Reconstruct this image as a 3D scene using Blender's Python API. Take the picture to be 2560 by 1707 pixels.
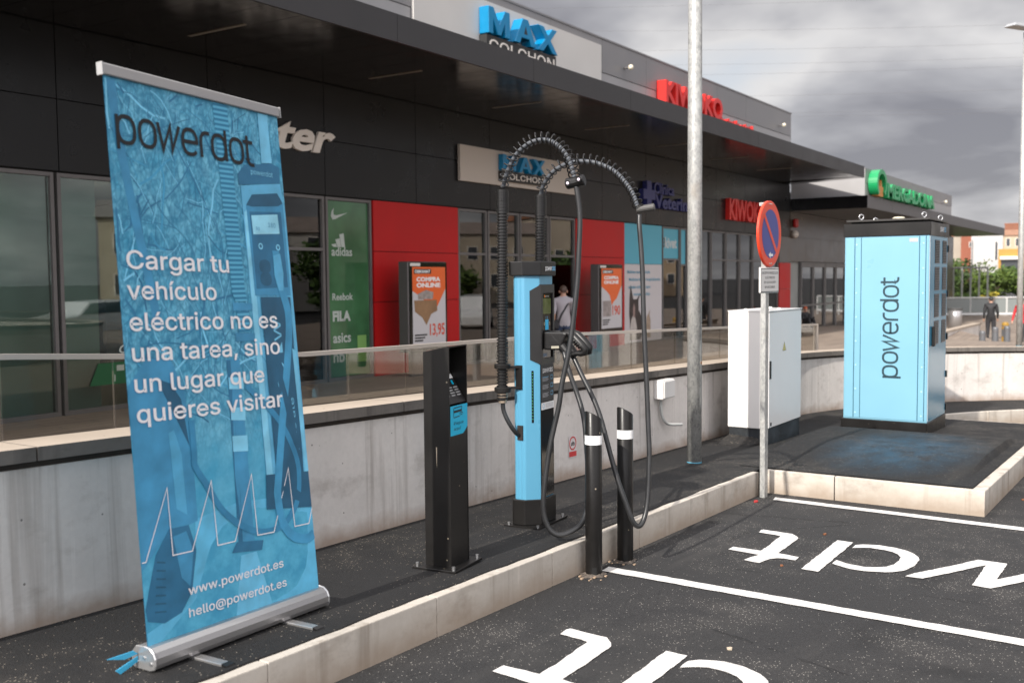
import bpy, bmesh, math, random
from mathutils import Vector, Matrix
R = math.radians
random.seed(7)
scene = bpy.context.scene
for o in list(bpy.data.objects):
    bpy.data.objects.remove(o)

# ------------------------------------------------------------------ camera
cam_data = bpy.data.cameras.new('camera')
cam = bpy.data.objects.new('camera', cam_data)
scene.collection.objects.link(cam)
scene.camera = cam
RIGHT = Vector((0.55293085, -0.83318004, -0.00885968))
UP = Vector((0.05579981, 0.02641765, 0.99809242))
FWD = Vector((0.83135663, 0.55237047, -0.06109842))
cam.matrix_world = Matrix(((RIGHT.x, UP.x, -FWD.x, 0.0), (RIGHT.y, UP.y, -FWD.y, 0.0),
                           (RIGHT.z, UP.z, -FWD.z, 1.5), (0, 0, 0, 1)))
cam_data.sensor_width = 36.0
cam_data.sensor_fit = 'HORIZONTAL'
cam_data.lens = 35.874
cam_data.clip_start = 0.05
cam_data.clip_end = 3000
cam_data.dof.use_dof = True
cam_data.dof.focus_distance = 6.1
cam_data.dof.aperture_fstop = 2.7
cam_data.dof.aperture_blades = 9

# ------------------------------------------------------------------ world, sun, exposure
SUN_EL = R(35.0)
SHADOW_AZ = R(-0.6)                       # direction in which shadows fall, from +X
sun_dir = Vector((-math.cos(SUN_EL) * math.cos(SHADOW_AZ), -math.cos(SUN_EL) * math.sin(SHADOW_AZ), math.sin(SUN_EL)))
world = bpy.data.worlds.new('World')
scene.world = world
world.use_nodes = True
wn, wl = world.node_tree.nodes, world.node_tree.links
wn.clear()
def wnode(t, **kw):
    n = wn.new(t)
    for k, v in kw.items():
        if hasattr(n, k): setattr(n, k, v)
        else: n.inputs[k].default_value = v
    return n
tc = wnode('ShaderNodeTexCoord')
sep = wnode('ShaderNodeSeparateXYZ'); wl.new(tc.outputs['Generated'], sep.inputs[0])
az = wnode('ShaderNodeMath', operation='ABSOLUTE'); wl.new(sep.outputs['Z'], az.inputs[0])
ad = wnode('ShaderNodeMath', operation='ADD'); ad.inputs[1].default_value = 0.22; wl.new(az.outputs[0], ad.inputs[0])
dx = wnode('ShaderNodeMath', operation='DIVIDE'); wl.new(sep.outputs['X'], dx.inputs[0]); wl.new(ad.outputs[0], dx.inputs[1])
dy = wnode('ShaderNodeMath', operation='DIVIDE'); wl.new(sep.outputs['Y'], dy.inputs[0]); wl.new(ad.outputs[0], dy.inputs[1])
cmb = wnode('ShaderNodeCombineXYZ'); wl.new(dx.outputs[0], cmb.inputs['X']); wl.new(dy.outputs[0], cmb.inputs['Y'])
n1 = wnode('ShaderNodeTexNoise', Scale=1.25, Detail=5.0, Roughness=0.5, Distortion=0.2); wl.new(cmb.outputs[0], n1.inputs['Vector'])
n1.noise_dimensions = '4D'; n1.inputs['W'].default_value = 0.4
ramp = wnode('ShaderNodeValToRGB')
ramp.color_ramp.elements[0].position = 0.40; ramp.color_ramp.elements[0].color = (0.145, 0.141, 0.155, 1)
ramp.color_ramp.elements[1].position = 0.60; ramp.color_ramp.elements[1].color = (0.45, 0.438, 0.433, 1)
e = ramp.color_ramp.elements.new(0.5); e.color = (0.265, 0.26, 0.272, 1)
wl.new(n1.outputs['Fac'], ramp.inputs['Fac'])
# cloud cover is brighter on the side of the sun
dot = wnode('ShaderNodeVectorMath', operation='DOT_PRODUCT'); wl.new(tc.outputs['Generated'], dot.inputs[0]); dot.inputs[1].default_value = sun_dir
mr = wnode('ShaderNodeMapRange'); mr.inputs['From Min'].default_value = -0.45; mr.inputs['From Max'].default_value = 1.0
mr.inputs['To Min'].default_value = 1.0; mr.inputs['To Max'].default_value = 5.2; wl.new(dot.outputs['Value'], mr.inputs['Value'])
hz = wnode('ShaderNodeMapRange'); hz.inputs['From Min'].default_value = 0.0; hz.inputs['From Max'].default_value = 0.30   # paler towards the horizon
hz.inputs['To Min'].default_value = 1.28; hz.inputs['To Max'].default_value = 1.0; wl.new(az.outputs[0], hz.inputs['Value'])
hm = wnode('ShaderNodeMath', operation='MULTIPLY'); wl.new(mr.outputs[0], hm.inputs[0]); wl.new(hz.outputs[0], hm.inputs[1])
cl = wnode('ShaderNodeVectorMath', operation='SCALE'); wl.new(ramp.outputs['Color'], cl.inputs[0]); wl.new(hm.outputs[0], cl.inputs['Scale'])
sky = wnode('ShaderNodeTexSky'); sky.sky_type = 'NISHITA'; sky.sun_disc = False
sky.sun_elevation = SUN_EL; sky.sun_rotation = R(-90.0)
sks = wnode('ShaderNodeVectorMath', operation='SCALE'); wl.new(sky.outputs['Color'], sks.inputs[0]); sks.inputs['Scale'].default_value = 0.07
gap = wnode('ShaderNodeMapRange'); gap.inputs['From Min'].default_value = 0.60; gap.inputs['From Max'].default_value = 0.78
gap.inputs['To Min'].default_value = 0.06; gap.inputs['To Max'].default_value = 0.45; wl.new(n1.outputs['Fac'], gap.inputs['Value'])
mx = wnode('ShaderNodeMix'); mx.data_type = 'RGBA'; wl.new(gap.outputs[0], mx.inputs['Factor'])
wl.new(cl.outputs[0], mx.inputs[6]); wl.new(sks.outputs[0], mx.inputs[7])
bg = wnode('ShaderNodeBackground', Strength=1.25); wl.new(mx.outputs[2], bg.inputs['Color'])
wo = wnode('ShaderNodeOutputWorld'); wl.new(bg.outputs[0], wo.inputs['Surface'])

sun_data = bpy.data.lights.new('sun', 'SUN')
sun_data.energy = 4.4; sun_data.angle = R(0.6); sun_data.color = (1.0, 0.94, 0.86)
sun = bpy.data.objects.new('sun', sun_data)
scene.collection.objects.link(sun)
sun.location = sun_dir * 60
sun.rotation_euler = (-sun_dir).to_track_quat('-Z', 'Y').to_euler()

scene.view_settings.view_transform = 'Standard'
scene.view_settings.look = 'None'
scene.view_settings.exposure = 0.38
scene.view_settings.gamma = 1.0
scene.view_settings.use_curve_mapping = False
scene.render.engine = 'CYCLES'
scene.cycles.use_denoising = True
scene.cycles.max_bounces = 8
scene.cycles.transparent_max_bounces = 12
scene.cycles.caustics_reflective = False
scene.cycles.caustics_refractive = False

# ------------------------------------------------------------------ helpers
SL = 0.02606
def G(x): return -SL * x                      # the car park falls away gently along X
SW = 0.183                                    # pavement height above the car park
class MB:
    def __init__(s): s.v = []; s.f = []; s.m = []; s.sm = []; s.cm = 0; s.cs = False
    def add(s, vs, fs):
        b = len(s.v); s.v += [tuple(p) for p in vs]
        for f in fs: s.f.append(tuple(i + b for i in f)); s.m.append(s.cm); s.sm.append(s.cs)
        return s
    def quad(s, a, b, c, d): return s.add([a, b, c, d], [(0, 1, 2, 3)])
    def hexa(s, p): return s.add(p, [(3, 2, 1, 0), (4, 5, 6, 7), (0, 1, 5, 4), (1, 2, 6, 5), (2, 3, 7, 6), (3, 0, 4, 7)])
    def box(s, x0, x1, y0, y1, z0, z1):
        return s.hexa([(x0, y0, z0), (x1, y0, z0), (x1, y1, z0), (x0, y1, z0), (x0, y0, z1), (x1, y0, z1), (x1, y1, z1), (x0, y1, z1)])
    def gbox(s, x0, x1, y0, y1, a0, a1):        # a box whose bottom and top follow the slope
        return s.hexa([(x0, y0, G(x0)+a0), (x1, y0, G(x1)+a0), (x1, y1, G(x1)+a0), (x0, y1, G(x0)+a0),
                       (x0, y0, G(x0)+a1), (x1, y0, G(x1)+a1), (x1, y1, G(x1)+a1), (x0, y1, G(x0)+a1)])
    def prism(s, lo, hi):
        n = len(lo)
        return s.add(list(lo) + list(hi), [tuple(range(n - 1, -1, -1)), tuple(range(n, 2 * n))] + [(i, (i + 1) % n, n + (i + 1) % n, n + i) for i in range(n)])
    def poly(s, pts): return s.add(pts, [tuple(range(len(pts)))])
    def tube(s, path, r, n=10, caps=True, closed=False):
        path = [Vector(p) for p in path]; m = len(path)
        rr = r if isinstance(r, (list, tuple)) else [r] * m
        T = []
        for i in range(m):
            a = path[(i - 1) % m] if closed else path[max(i - 1, 0)]
            b = path[(i + 1) % m] if closed else path[min(i + 1, m - 1)]
            d = b - a
            T.append(d.normalized() if d.length > 1e-9 else Vector((0, 0, 1)))
        up = Vector((0, 0, 1)) if abs(T[0].z) < 0.9 else Vector((1, 0, 0))
        nrm = (up - T[0] * up.dot(T[0])).normalized(); vs = []; fs = []
        for i in range(m):
            if i: 
                nrm = nrm - T[i] * nrm.dot(T[i]); nrm.normalize()
            bn = T[i].cross(nrm)
            for k in range(n):
                a = 2 * math.pi * k / n
                vs.append(path[i] + (nrm * math.cos(a) + bn * math.sin(a)) * rr[i])
        for i in range(m if closed else m - 1):
            j = (i + 1) % m
            for k in range(n):
                k2 = (k + 1) % n
                fs.append((i * n + k, i * n + k2, j * n + k2, j * n + k))
        if caps and not closed:
            fs.append(tuple(range(n - 1, -1, -1))); fs.append(tuple((m - 1) * n + k for k in range(n)))
        return s.add(vs, fs)
    def cyl(s, p, q, r, n=16, r2=None): return s.tube([p, q], [r, r if r2 is None else r2], n)
    def lathe(s, c, prof, n=24, axis='Z'):
        vs = []; fs = []
        for (r, h) in prof:
            for k in range(n):
                a = 2 * math.pi * k / n; ca, sa = r * math.cos(a), r * math.sin(a)
                vs.append((c[0] + ca, c[1] + sa, c[2] + h) if axis == 'Z' else ((c[0] + ca, c[1] + h, c[2] + sa) if axis == 'Y' else (c[0] + h, c[1] + ca, c[2] + sa)))
        for i in range(len(prof) - 1):
            for k in range(n):
                k2 = (k + 1) % n; fs.append((i * n + k, i * n + k2, (i + 1) * n + k2, (i + 1) * n + k))
        fs.append(tuple(range(n - 1, -1, -1))); fs.append(tuple((len(prof) - 1) * n + k for k in range(n)))
        return s.add(vs, fs)
    def grid(s, nx, ny, fn):
        vs = [fn(i / nx, j / ny) for j in range(ny + 1) for i in range(nx + 1)]
        fs = [(j * (nx + 1) + i, j * (nx + 1) + i + 1, (j + 1) * (nx + 1) + i + 1, (j + 1) * (nx + 1) + i) for j in range(ny) for i in range(nx)]
        return s.add(vs, fs)
    def ribbon(s, pts, w, mp, closed=False):      # flat stroke, mp maps (x, y) to space
        n = len(pts); L = []; Rr = []
        for i in range(n):
            p = Vector(pts[i]).to_2d()
            a = Vector(pts[(i - 1) % n]).to_2d() if (closed or i > 0) else None
            b = Vector(pts[(i + 1) % n]).to_2d() if (closed or i < n - 1) else None
            d1 = (p - a).normalized() if a is not None else None
            d2 = (b - p).normalized() if b is not None else None
            if d1 is None: d1 = d2
            if d2 is None: d2 = d1
            t = d1 + d2
            t = t.normalized() if t.length > 1e-6 else d1
            nn = Vector((-t.y, t.x)); c = max(0.35, nn.dot(Vector((-d1.y, d1.x))))
            L.append(mp(*(p + nn * (w / 2 / c)))); Rr.append(mp(*(p - nn * (w / 2 / c))))
        for i in range(n if closed else n - 1):
            j = (i + 1) % n; s.quad(Rr[i], Rr[j], L[j], L[i])
        return s

COL = scene.collection
def obj(name, mb, mat, parent=None, smooth=False, bevel=0, seg=1, weld=False):
    me = bpy.data.meshes.new(name)
    me.from_pydata(mb.v, [], mb.f)
    mats = mat if isinstance(mat, (list, tuple)) else [mat]
    for m in mats: me.materials.append(m)
    if len(mats) > 1: me.polygons.foreach_set('material_index', mb.m)
    if smooth: me.polygons.foreach_set('use_smooth', [True] * len(me.polygons))
    elif any(mb.sm): me.polygons.foreach_set('use_smooth', mb.sm)
    me.update()
    if bevel:
        bm = bmesh.new(); bm.from_mesh(me)
        bmesh.ops.remove_doubles(bm, verts=bm.verts, dist=1e-5)
        bmesh.ops.recalc_face_normals(bm, faces=bm.faces)
        ed = [e for e in bm.edges if len(e.link_faces) == 2 and e.calc_face_angle(0) > 0.5]
        bmesh.ops.bevel(bm, geom=ed, offset=bevel, segments=seg, profile=0.6, affect='EDGES', clamp_overlap=True)
        bm.to_mesh(me); bm.free()
    o = bpy.data.objects.new(name, me); COL.objects.link(o)
    if parent is not None: attach(o, parent)
    return o
WLOC = {}
def attach(o, parent):
    o.parent = parent
    o.matrix_parent_inverse = Matrix.Translation(-WLOC.get(parent.name, Vector((0, 0, 0))))
def thing(name, label, cat, loc=(0, 0, 0), group=None):
    o = bpy.data.objects.new(name, None); COL.objects.link(o); o.location = loc; o.empty_display_size = 0.1
    WLOC[o.name] = Vector(loc)
    o['label'] = label; o['category'] = cat
    if group: o['group'] = group
    return o
def tag(o, label, cat, group=None):
    o['label'] = label; o['category'] = cat
    if group: o['group'] = group
    return o
def struct(o): o['kind'] = 'structure'; return o

# ------------------------------------------------------------------ materials
MATS = {}
def mat(name, col=(0.5, 0.5, 0.5), rough=0.6, metal=0.0, var=0.0, vscale=6.0, bump=0.0, bscale=60.0, spec=0.5, coat=0.0, emit=None, estr=0.0, streak=None):
    if name in MATS: return MATS[name]
    m = bpy.data.materials.new(name); m.use_nodes = True; MATS[name] = m
    nt = m.node_tree; N, L = nt.nodes, nt.links; b = N['Principled BSDF']
    b.inputs['Base Color'].default_value = (*col, 1); b.inputs['Roughness'].default_value = rough
    b.inputs['Metallic'].default_value = metal; b.inputs['Specular IOR Level'].default_value = spec
    b.inputs['Coat Weight'].default_value = coat; b.inputs['Coat Roughness'].default_value = 0.15
    if emit: b.inputs['Emission Color'].default_value = (*emit, 1); b.inputs['Emission Strength'].default_value = estr
    if var or bump:
        t = N.new('ShaderNodeTexCoord')
        if var:
            n = N.new('ShaderNodeTexNoise'); n.inputs['Scale'].default_value = vscale; n.inputs['Detail'].default_value = 6
            if streak:
                mp = N.new('ShaderNodeMapping'); mp.inputs['Scale'].default_value = streak; L.new(t.outputs['Object'], mp.inputs[0]); L.new(mp.outputs[0], n.inputs['Vector'])
            else: L.new(t.outputs['Object'], n.inputs['Vector'])
            r = N.new('ShaderNodeMapRange'); r.inputs['From Min'].default_value = 0.25; r.inputs['From Max'].default_value = 0.75
            r.inputs['To Min'].default_value = 1 - var; r.inputs['To Max'].default_value = 1 + var; L.new(n.outputs['Fac'], r.inputs['Value'])
            sc = N.new('ShaderNodeVectorMath'); sc.operation = 'SCALE'; sc.inputs[0].default_value = col; L.new(r.outputs[0], sc.inputs['Scale'])
            L.new(sc.outputs[0], b.inputs['Base Color'])
            rr = N.new('ShaderNodeMapRange'); rr.inputs['To Min'].default_value = max(0.02, rough - 0.12); rr.inputs['To Max'].default_value = min(1, rough + 0.12)
            L.new(n.outputs['Fac'], rr.inputs['Value']); L.new(rr.outputs[0], b.inputs['Roughness'])
        if bump:
            n2 = N.new('ShaderNodeTexNoise'); n2.inputs['Scale'].default_value = bscale; n2.inputs['Detail'].default_value = 5; L.new(t.outputs['Object'], n2.inputs['Vector'])
            bp = N.new('ShaderNodeBump'); bp.inputs['Strength'].default_value = bump; bp.inputs['Distance'].default_value = 0.01
            L.new(n2.outputs['Fac'], bp.inputs['Height']); L.new(bp.outputs[0], b.inputs['Normal'])
    return m
class NT:       # small node builder for the richer surfaces
    def __init__(s, name, rough=0.8, spec=0.3):
        s.m = bpy.data.materials.new(name); s.m.use_nodes = True; MATS[name] = s.m
        s.N, s.L = s.m.node_tree.nodes, s.m.node_tree.links; s.b = s.N['Principled BSDF']
        s.b.inputs['Roughness'].default_value = rough; s.b.inputs['Specular IOR Level'].default_value = spec
        s.co = s.N.new('ShaderNodeTexCoord').outputs['Object']
    def map(s, scale=(1, 1, 1), loc=(0, 0, 0)):
        n = s.N.new('ShaderNodeMapping'); n.inputs['Scale'].default_value = scale; n.inputs['Location'].default_value = loc; s.L.new(s.co, n.inputs[0]); return n.outputs[0]
    def noise(s, scale, detail=5, rough=0.55, vec=None, dist=0.0):
        n = s.N.new('ShaderNodeTexNoise'); n.inputs['Scale'].default_value = scale; n.inputs['Detail'].default_value = detail; n.inputs['Roughness'].default_value = rough
        n.inputs['Distortion'].default_value = dist; s.L.new(vec or s.co, n.inputs['Vector']); return n.outputs['Fac']
    def vor(s, scale, vec=None, feature='F1', out='Distance'):
        n = s.N.new('ShaderNodeTexVoronoi'); n.feature = feature; n.inputs['Scale'].default_value = scale; s.L.new(vec or s.co, n.inputs['Vector']); return n.outputs[out]
    def rng(s, v, a, b, c=0.0, d=1.0):
        n = s.N.new('ShaderNodeMapRange'); n.inputs['From Min'].default_value = a; n.inputs['From Max'].default_value = b; n.inputs['To Min'].default_value = c; n.inputs['To Max'].default_value = d
        s.L.new(v, n.inputs['Value']); return n.outputs[0]
    def math(s, op, a, b=None):
        n = s.N.new('ShaderNodeMath'); n.operation = op
        for i, x in enumerate((a, b)):
            if x is None: continue
            if isinstance(x, (int, float)): n.inputs[i].default_value = x
            else: s.L.new(x, n.inputs[i])
        return n.outputs[0]
    def mix(s, f, a, b):
        n = s.N.new('ShaderNodeMix'); n.data_type = 'RGBA'
        for k, x in ((0, f), (6, a), (7, b)):
            if isinstance(x, tuple): n.inputs[k].default_value = (*x, 1)
            elif isinstance(x, (int, float)): n.inputs[k].default_value = x
            else: s.L.new(x, n.inputs[k])
        return n.outputs[2]
    def xyz(s):
        n = s.N.new('ShaderNodeSeparateXYZ'); s.L.new(s.co, n.inputs[0]); return n.outputs
    def col(s, c): s.L.new(c, s.b.inputs['Base Color']); return s
    def bump(s, h, strength=0.4, dist=0.01):
        n = s.N.new('ShaderNodeBump'); n.inputs['Strength'].default_value = strength; n.inputs['Distance'].default_value = dist
        s.L.new(h, n.inputs['Height']); s.L.new(n.outputs[0], s.b.inputs['Normal']); return s
    def rough(s, v): s.L.new(v, s.b.inputs['Roughness']); return s

def make_asphalt(name, base, dust, speck, extra=None):
    t = NT(name, 0.85, 0.35)
    big = t.noise(0.9, 5); mid = t.noise(5.0, 6); fine = t.noise(95.0, 3, 0.7)
    cells = t.vor(135.0, out='Color'); dd = t.vor(135.0)
    sepc = t.N.new('ShaderNodeSeparateColor'); t.L.new(cells, sepc.inputs[0])
    c = t.mix(t.rng(fine, 0.35, 0.7), tuple(b * 0.62 for b in base), tuple(b * 1.35 for b in base))
    patch = t.math('MULTIPLY', t.rng(big, 0.46, 0.66), t.rng(mid, 0.38, 0.62))
    c = t.mix(t.math('MULTIPLY', patch, 0.55), c, dust)
    drag = t.noise(1.0, 6, 0.62, t.map((0.55, 3.2, 1), (2, 5, 0)), 0.6)
    c = t.mix(t.rng(drag, 0.54, 0.72, 0, 0.45), c, dust)
    oil = t.noise(1.7, 4, 0.5, t.map((1, 1, 1), (9, 4, 0)))
    c = t.mix(t.rng(oil, 0.60, 0.70, 0, 0.6), c, tuple(b * 0.45 for b in base))
    ck = t.vor(0.55, t.map((1, 1, 1), (0.3, 0.7, 0)), 'DISTANCE_TO_EDGE')
    wob = t.math('ADD', ck, t.math('MULTIPLY', t.math('SUBTRACT', t.noise(9.0, 5), 0.5), 0.05))
    c = t.mix(t.math('MULTIPLY', t.rng(t.math('ABSOLUTE', wob), 0.0015, 0.005, 0.7, 0), t.rng(t.noise(0.8, 2), 0.5, 0.6)), c, tuple(b * 0.3 for b in base))
    # pale stone grains, denser on dusty patches
    thr = t.math('SUBTRACT', 0.981, t.math('MULTIPLY', patch, 0.24))
    g = t.math('MULTIPLY', t.math('GREATER_THAN', sepc.outputs[0], thr), t.math('LESS_THAN', dd, 0.36))
    c = t.mix(t.math('MULTIPLY', g, 0.85), c, speck)
    if extra: c = extra(t, c)
    t.col(c)
    h = t.math('ADD', t.math('MULTIPLY', fine, 0.6), t.math('MULTIPLY', dd, 0.5))
    t.bump(h, 0.55, 0.006)
    t.rough(t.rng(fine, 0.3, 0.7, 0.72, 0.95))
    return t.m
M_asph = make_asphalt('car_park_asphalt', (0.0275, 0.0272, 0.0278), (0.056, 0.053, 0.050), (0.33, 0.31, 0.28))
def blue_spray(t, c):
    x = t.xyz()
    ax = t.math('POWER', t.math('DIVIDE', t.math('SUBTRACT', x['X'], 9.15), 1.15), 2)
    ay = t.math('POWER', t.math('DIVIDE', t.math('SUBTRACT', x['Y'], 2.02), 0.62), 2)
    d = t.math('SQRT', t.math('ADD', ax, ay))
    f = t.math('MULTIPLY', t.rng(d, 0.35, 1.15, 1, 0), t.rng(t.noise(3.0, 8, 0.75, t.map((1.0, 1.6, 1))), 0.30, 0.66))
    return t.mix(t.math('MULTIPLY', f, 0.48), c, (0.025, 0.115, 0.20))
M_walk = make_asphalt('pavement_asphalt', (0.0135, 0.0133, 0.0137), (0.046, 0.042, 0.037), (0.30, 0.26, 0.21), blue_spray)

def make_concrete(name, base, stain, streaks=True, holes=True, foot=None):
    t = NT(name, 0.85, 0.25)
    big = t.noise(1.3, 5); fine = t.noise(38.0, 4)
    c = t.mix(t.rng(big, 0.3, 0.72), tuple(b * 0.86 for b in base), tuple(min(1, b * 1.10) for b in base))
    c = t.mix(t.rng(fine, 0.35, 0.75, 0, 0.25), c, tuple(b * 0.72 for b in base))
    if streaks:
        st = t.noise(1.0, 5, 0.6, t.map((7.5, 7.5, 0.35)), 0.3)
        c = t.mix(t.rng(st, 0.55, 0.69, 0, 0.62), c, stain)
        bl_ = t.noise(3.2, 7, 0.68, t.map((1, 1, 1.6), (3, 7, 1)))
        c = t.mix(t.rng(bl_, 0.53, 0.72, 0, 0.5), c, stain)
        st2 = t.noise(1.0, 4, 0.6, t.map((13, 13, 0.5), (4, 1, 2)))
        c = t.mix(t.rng(st2, 0.62, 0.72, 0, 0.45), c, tuple(min(1, b * 1.3) for b in base))
    h = fine
    if holes:
        dd = t.vor(17.0); cc = t.vor(17.0, out='Color')
        sp = t.N.new('ShaderNodeSeparateColor'); t.L.new(cc, sp.inputs[0])
        hole = t.math('MULTIPLY', t.math('GREATER_THAN', sp.outputs[0], 0.82), t.math('LESS_THAN', dd, t.rng(sp.outputs[1], 0, 1, 0.03, 0.13)))
        c = t.mix(t.math('MULTIPLY', hole, 0.8), c, tuple(b * 0.16 for b in base))
        h = t.math('SUBTRACT', fine, t.math('MULTIPLY', hole, 2.0))
    if foot:
        x = t.xyz(); zz = t.math('ADD', x['Z'], t.math('MULTIPLY', x['X'], SL))
        wob = t.math('ADD', zz, t.math('MULTIPLY', t.noise(6.0, 5), -0.16))
        c = t.mix(t.rng(wob, foot[0], foot[1], 0.75, 0), c, foot[2])
    t.col(c); t.bump(h, 0.3, 0.004)
    return t.m
M_wall = make_concrete('wall_concrete', (0.66, 0.622, 0.585), (0.27, 0.235, 0.205), foot=(SW - 0.07, SW + 0.03, (0.30, 0.21, 0.15)))
M_kerb = make_concrete('kerb_concrete', (0.53, 0.485, 0.425), (0.20, 0.165, 0.13), holes=False, foot=(-0.07, 0.06, (0.30, 0.23, 0.17)))
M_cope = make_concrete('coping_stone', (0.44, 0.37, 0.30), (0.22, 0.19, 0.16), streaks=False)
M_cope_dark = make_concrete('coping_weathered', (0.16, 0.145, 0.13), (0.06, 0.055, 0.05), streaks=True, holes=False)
def make_paint():
    t = NT('road_paint', 0.7, 0.3)
    worn = t.rng(t.noise(60.0, 6, 0.8), 0.54, 0.68); patch = t.rng(t.noise(2.2, 5, 0.6), 0.38, 0.68)
    c = t.mix(t.rng(t.noise(9.0, 5), 0.35, 0.7), (0.62, 0.60, 0.57), (0.71, 0.69, 0.67))
    c = t.mix(t.math('MULTIPLY', worn, t.math('ADD', t.math('MULTIPLY', patch, 0.75), 0.12)), c, (0.10, 0.095, 0.09))
    t.col(c); t.bump(t.noise(110, 3), 0.4, 0.004); return t.m
M_white_paint = make_paint()
def make_pave():
    t = NT('plaza_paving', 0.7, 0.35)
    br = t.N.new('ShaderNodeTexBrick'); t.L.new(t.co, br.inputs['Vector'])
    br.inputs['Color1'].default_value = (0.25, 0.20, 0.158, 1); br.inputs['Color2'].default_value = (0.19, 0.15, 0.12, 1); br.inputs['Mortar'].default_value = (0.11, 0.09, 0.08, 1)
    br.inputs['Scale'].default_value = 1.0; br.inputs['Mortar Size'].default_value = 0.012; br.inputs['Brick Width'].default_value = 1.2; br.inputs['Row Height'].default_value = 0.22
    c = t.mix(t.rng(t.noise(0.7, 5), 0.35, 0.7, 0, 0.5), br.outputs['Color'], (0.30, 0.245, 0.20))
    t.col(c); t.bump(t.noise(40, 4), 0.2, 0.004); return t.m
M_pave = make_pave()
M_char = mat('charcoal_cladding', (0.0095, 0.0095, 0.0102), 0.30, 0.0, 0.12, 2.0, spec=0.30)
M_soffit = mat('soffit_metal', (0.007, 0.0065, 0.0065), 0.17, 0.0, 0.1, 3.0, spec=0.55)
M_fascia = mat('fascia_metal', (0.032, 0.031, 0.033), 0.45, 0.0, 0.06, 1.5)
M_grey = mat('grey_cladding', (0.25, 0.245, 0.25), 0.42, 0.2, 0.06, 1.2)
M_grey2 = mat('light_grey_cladding', (0.36, 0.355, 0.36), 0.42, 0.2, 0.05, 1.2)
M_bronze = mat('bronze_cladding', (0.068, 0.05, 0.038), 0.22, 0.1, 0.1, 2.0)
M_joint = mat('dark_joint', (0.008, 0.008, 0.008), 0.9)
M_red = mat('red_panel', (0.46, 0.010, 0.011), 0.42, 0.0, 0.06, 2.0, spec=0.25)
M_alu = mat('window_aluminium', (0.135, 0.128, 0.128), 0.42, 0.2, 0.08, 8.0)
M_signwhite = mat('sign_panel_white', (0.62, 0.60, 0.57), 0.45, 0.0, 0.04, 1.0)
M_signcream = mat('sign_panel_cream', (0.55, 0.49, 0.43), 0.5, 0.0, 0.04, 1.0)
M_blue_letter = mat('blue_letter', (0.0, 0.22, 0.45), 0.35, 0.0, 0.05, 5.0)
M_dark_letter = mat('dark_letter', (0.02, 0.02, 0.02), 0.5)
M_pale = mat('pale_letter', (0.84, 0.78, 0.71), 0.5)
M_kiw = mat('red_letter', (0.72, 0.03, 0.025), 0.35)
M_navy = mat('navy_letter', (0.026, 0.03, 0.14), 0.4)
M_green = mat('green_letter', (0.01, 0.30, 0.10), 0.35)
M_galv = None
def make_galv():
    t = NT('galvanised_steel', 0.5, 0.5); t.b.inputs['Metallic'].default_value = 0.3
    v = t.vor(85.0, t.map((1, 1, 0.6)), out='Color'); sp = t.N.new('ShaderNodeSeparateColor'); t.L.new(v, sp.inputs[0])
    w = t.noise(1.0, 4, 0.6, t.map((16.0, 16.0, 11.0)))
    c = t.mix(sp.outputs[0], (0.27, 0.275, 0.27), (0.42, 0.42, 0.40))
    c = t.mix(t.rng(w, 0.45, 0.65, 0, 0.4), c, (0.55, 0.55, 0.53))
    c = t.mix(t.rng(t.noise(5.0, 6), 0.64, 0.74, 0, 0.35), c, (0.30, 0.24, 0.18))
    t.col(c); t.rough(t.rng(sp.outputs[1], 0, 1, 0.36, 0.58)); t.bump(t.noise(25, 3), 0.12, 0.004); return t.m
M_galv = make_galv()
M_black_steel = None
def make_black(name, base, rough, scr=0.5):
    t = NT(name, rough, 0.32)
    n = t.noise(3.0, 6); f = t.noise(60.0, 3)
    c = t.mix(t.rng(n, 0.3, 0.7), tuple(b * 0.8 for b in base), tuple(b * 1.4 for b in base))
    d = t.vor(42.0); cc = t.vor(42.0, out='Color'); sp = t.N.new('ShaderNodeSeparateColor'); t.L.new(cc, sp.inputs[0])
    spot = t.math('MULTIPLY', t.math('GREATER_THAN', sp.outputs[0], 0.955), t.math('LESS_THAN', d, 0.2))
    c = t.mix(t.math('MULTIPLY', spot, scr), c, (0.45, 0.38, 0.28))
    t.col(c); t.rough(t.rng(n, 0.3, 0.7, rough - 0.1, rough + 0.12)); t.bump(f, 0.08, 0.002); return t.m
M_black_steel = make_black('black_painted_steel', (0.0085, 0.0078, 0.0074), 0.36)
M_black_gloss = mat('black_gloss_panel', (0.004, 0.004, 0.0045), 0.10, 0.0, spec=0.45)
M_black_plastic = mat('black_plastic', (0.0085, 0.008, 0.008), 0.36, 0.0, 0.2, 9.0, 0.05, 120, spec=0.4)
M_rubber = mat('cable_rubber', (0.018, 0.0185, 0.0195), 0.36, 0.0, 0.25, 14.0)
M_greycable = mat('grey_cable', (0.075, 0.083, 0.096), 0.5, 0.0, 0.1, 12.0)
M_cyan = mat('blue_paint', (0.085, 0.285, 0.43), 0.30, 0.0, 0.03, 3.0, coat=0.25)
M_cyan_cab = mat('blue_cabinet_paint', (0.185, 0.395, 0.51), 0.33, 0.0, 0.03, 2.5, coat=0.2)
M_reflect = mat('white_reflective_band', (0.80, 0.80, 0.80), 0.35, 0.0, 0.08, 40)
M_whitecab = mat('white_cabinet_paint', (0.68, 0.662, 0.64), 0.4, 0.0, 0.03, 3.0)
M_ink = mat('ink_black', (0.012, 0.013, 0.016), 0.6)
M_ink_teal = mat('ink_dark_teal', (0.008, 0.035, 0.05), 0.5)
M_inkwhite = mat('ink_white', (0.80, 0.80, 0.80), 0.6)
M_screw = mat('steel_screw', (0.55, 0.55, 0.55), 0.3, 0.9)
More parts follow.
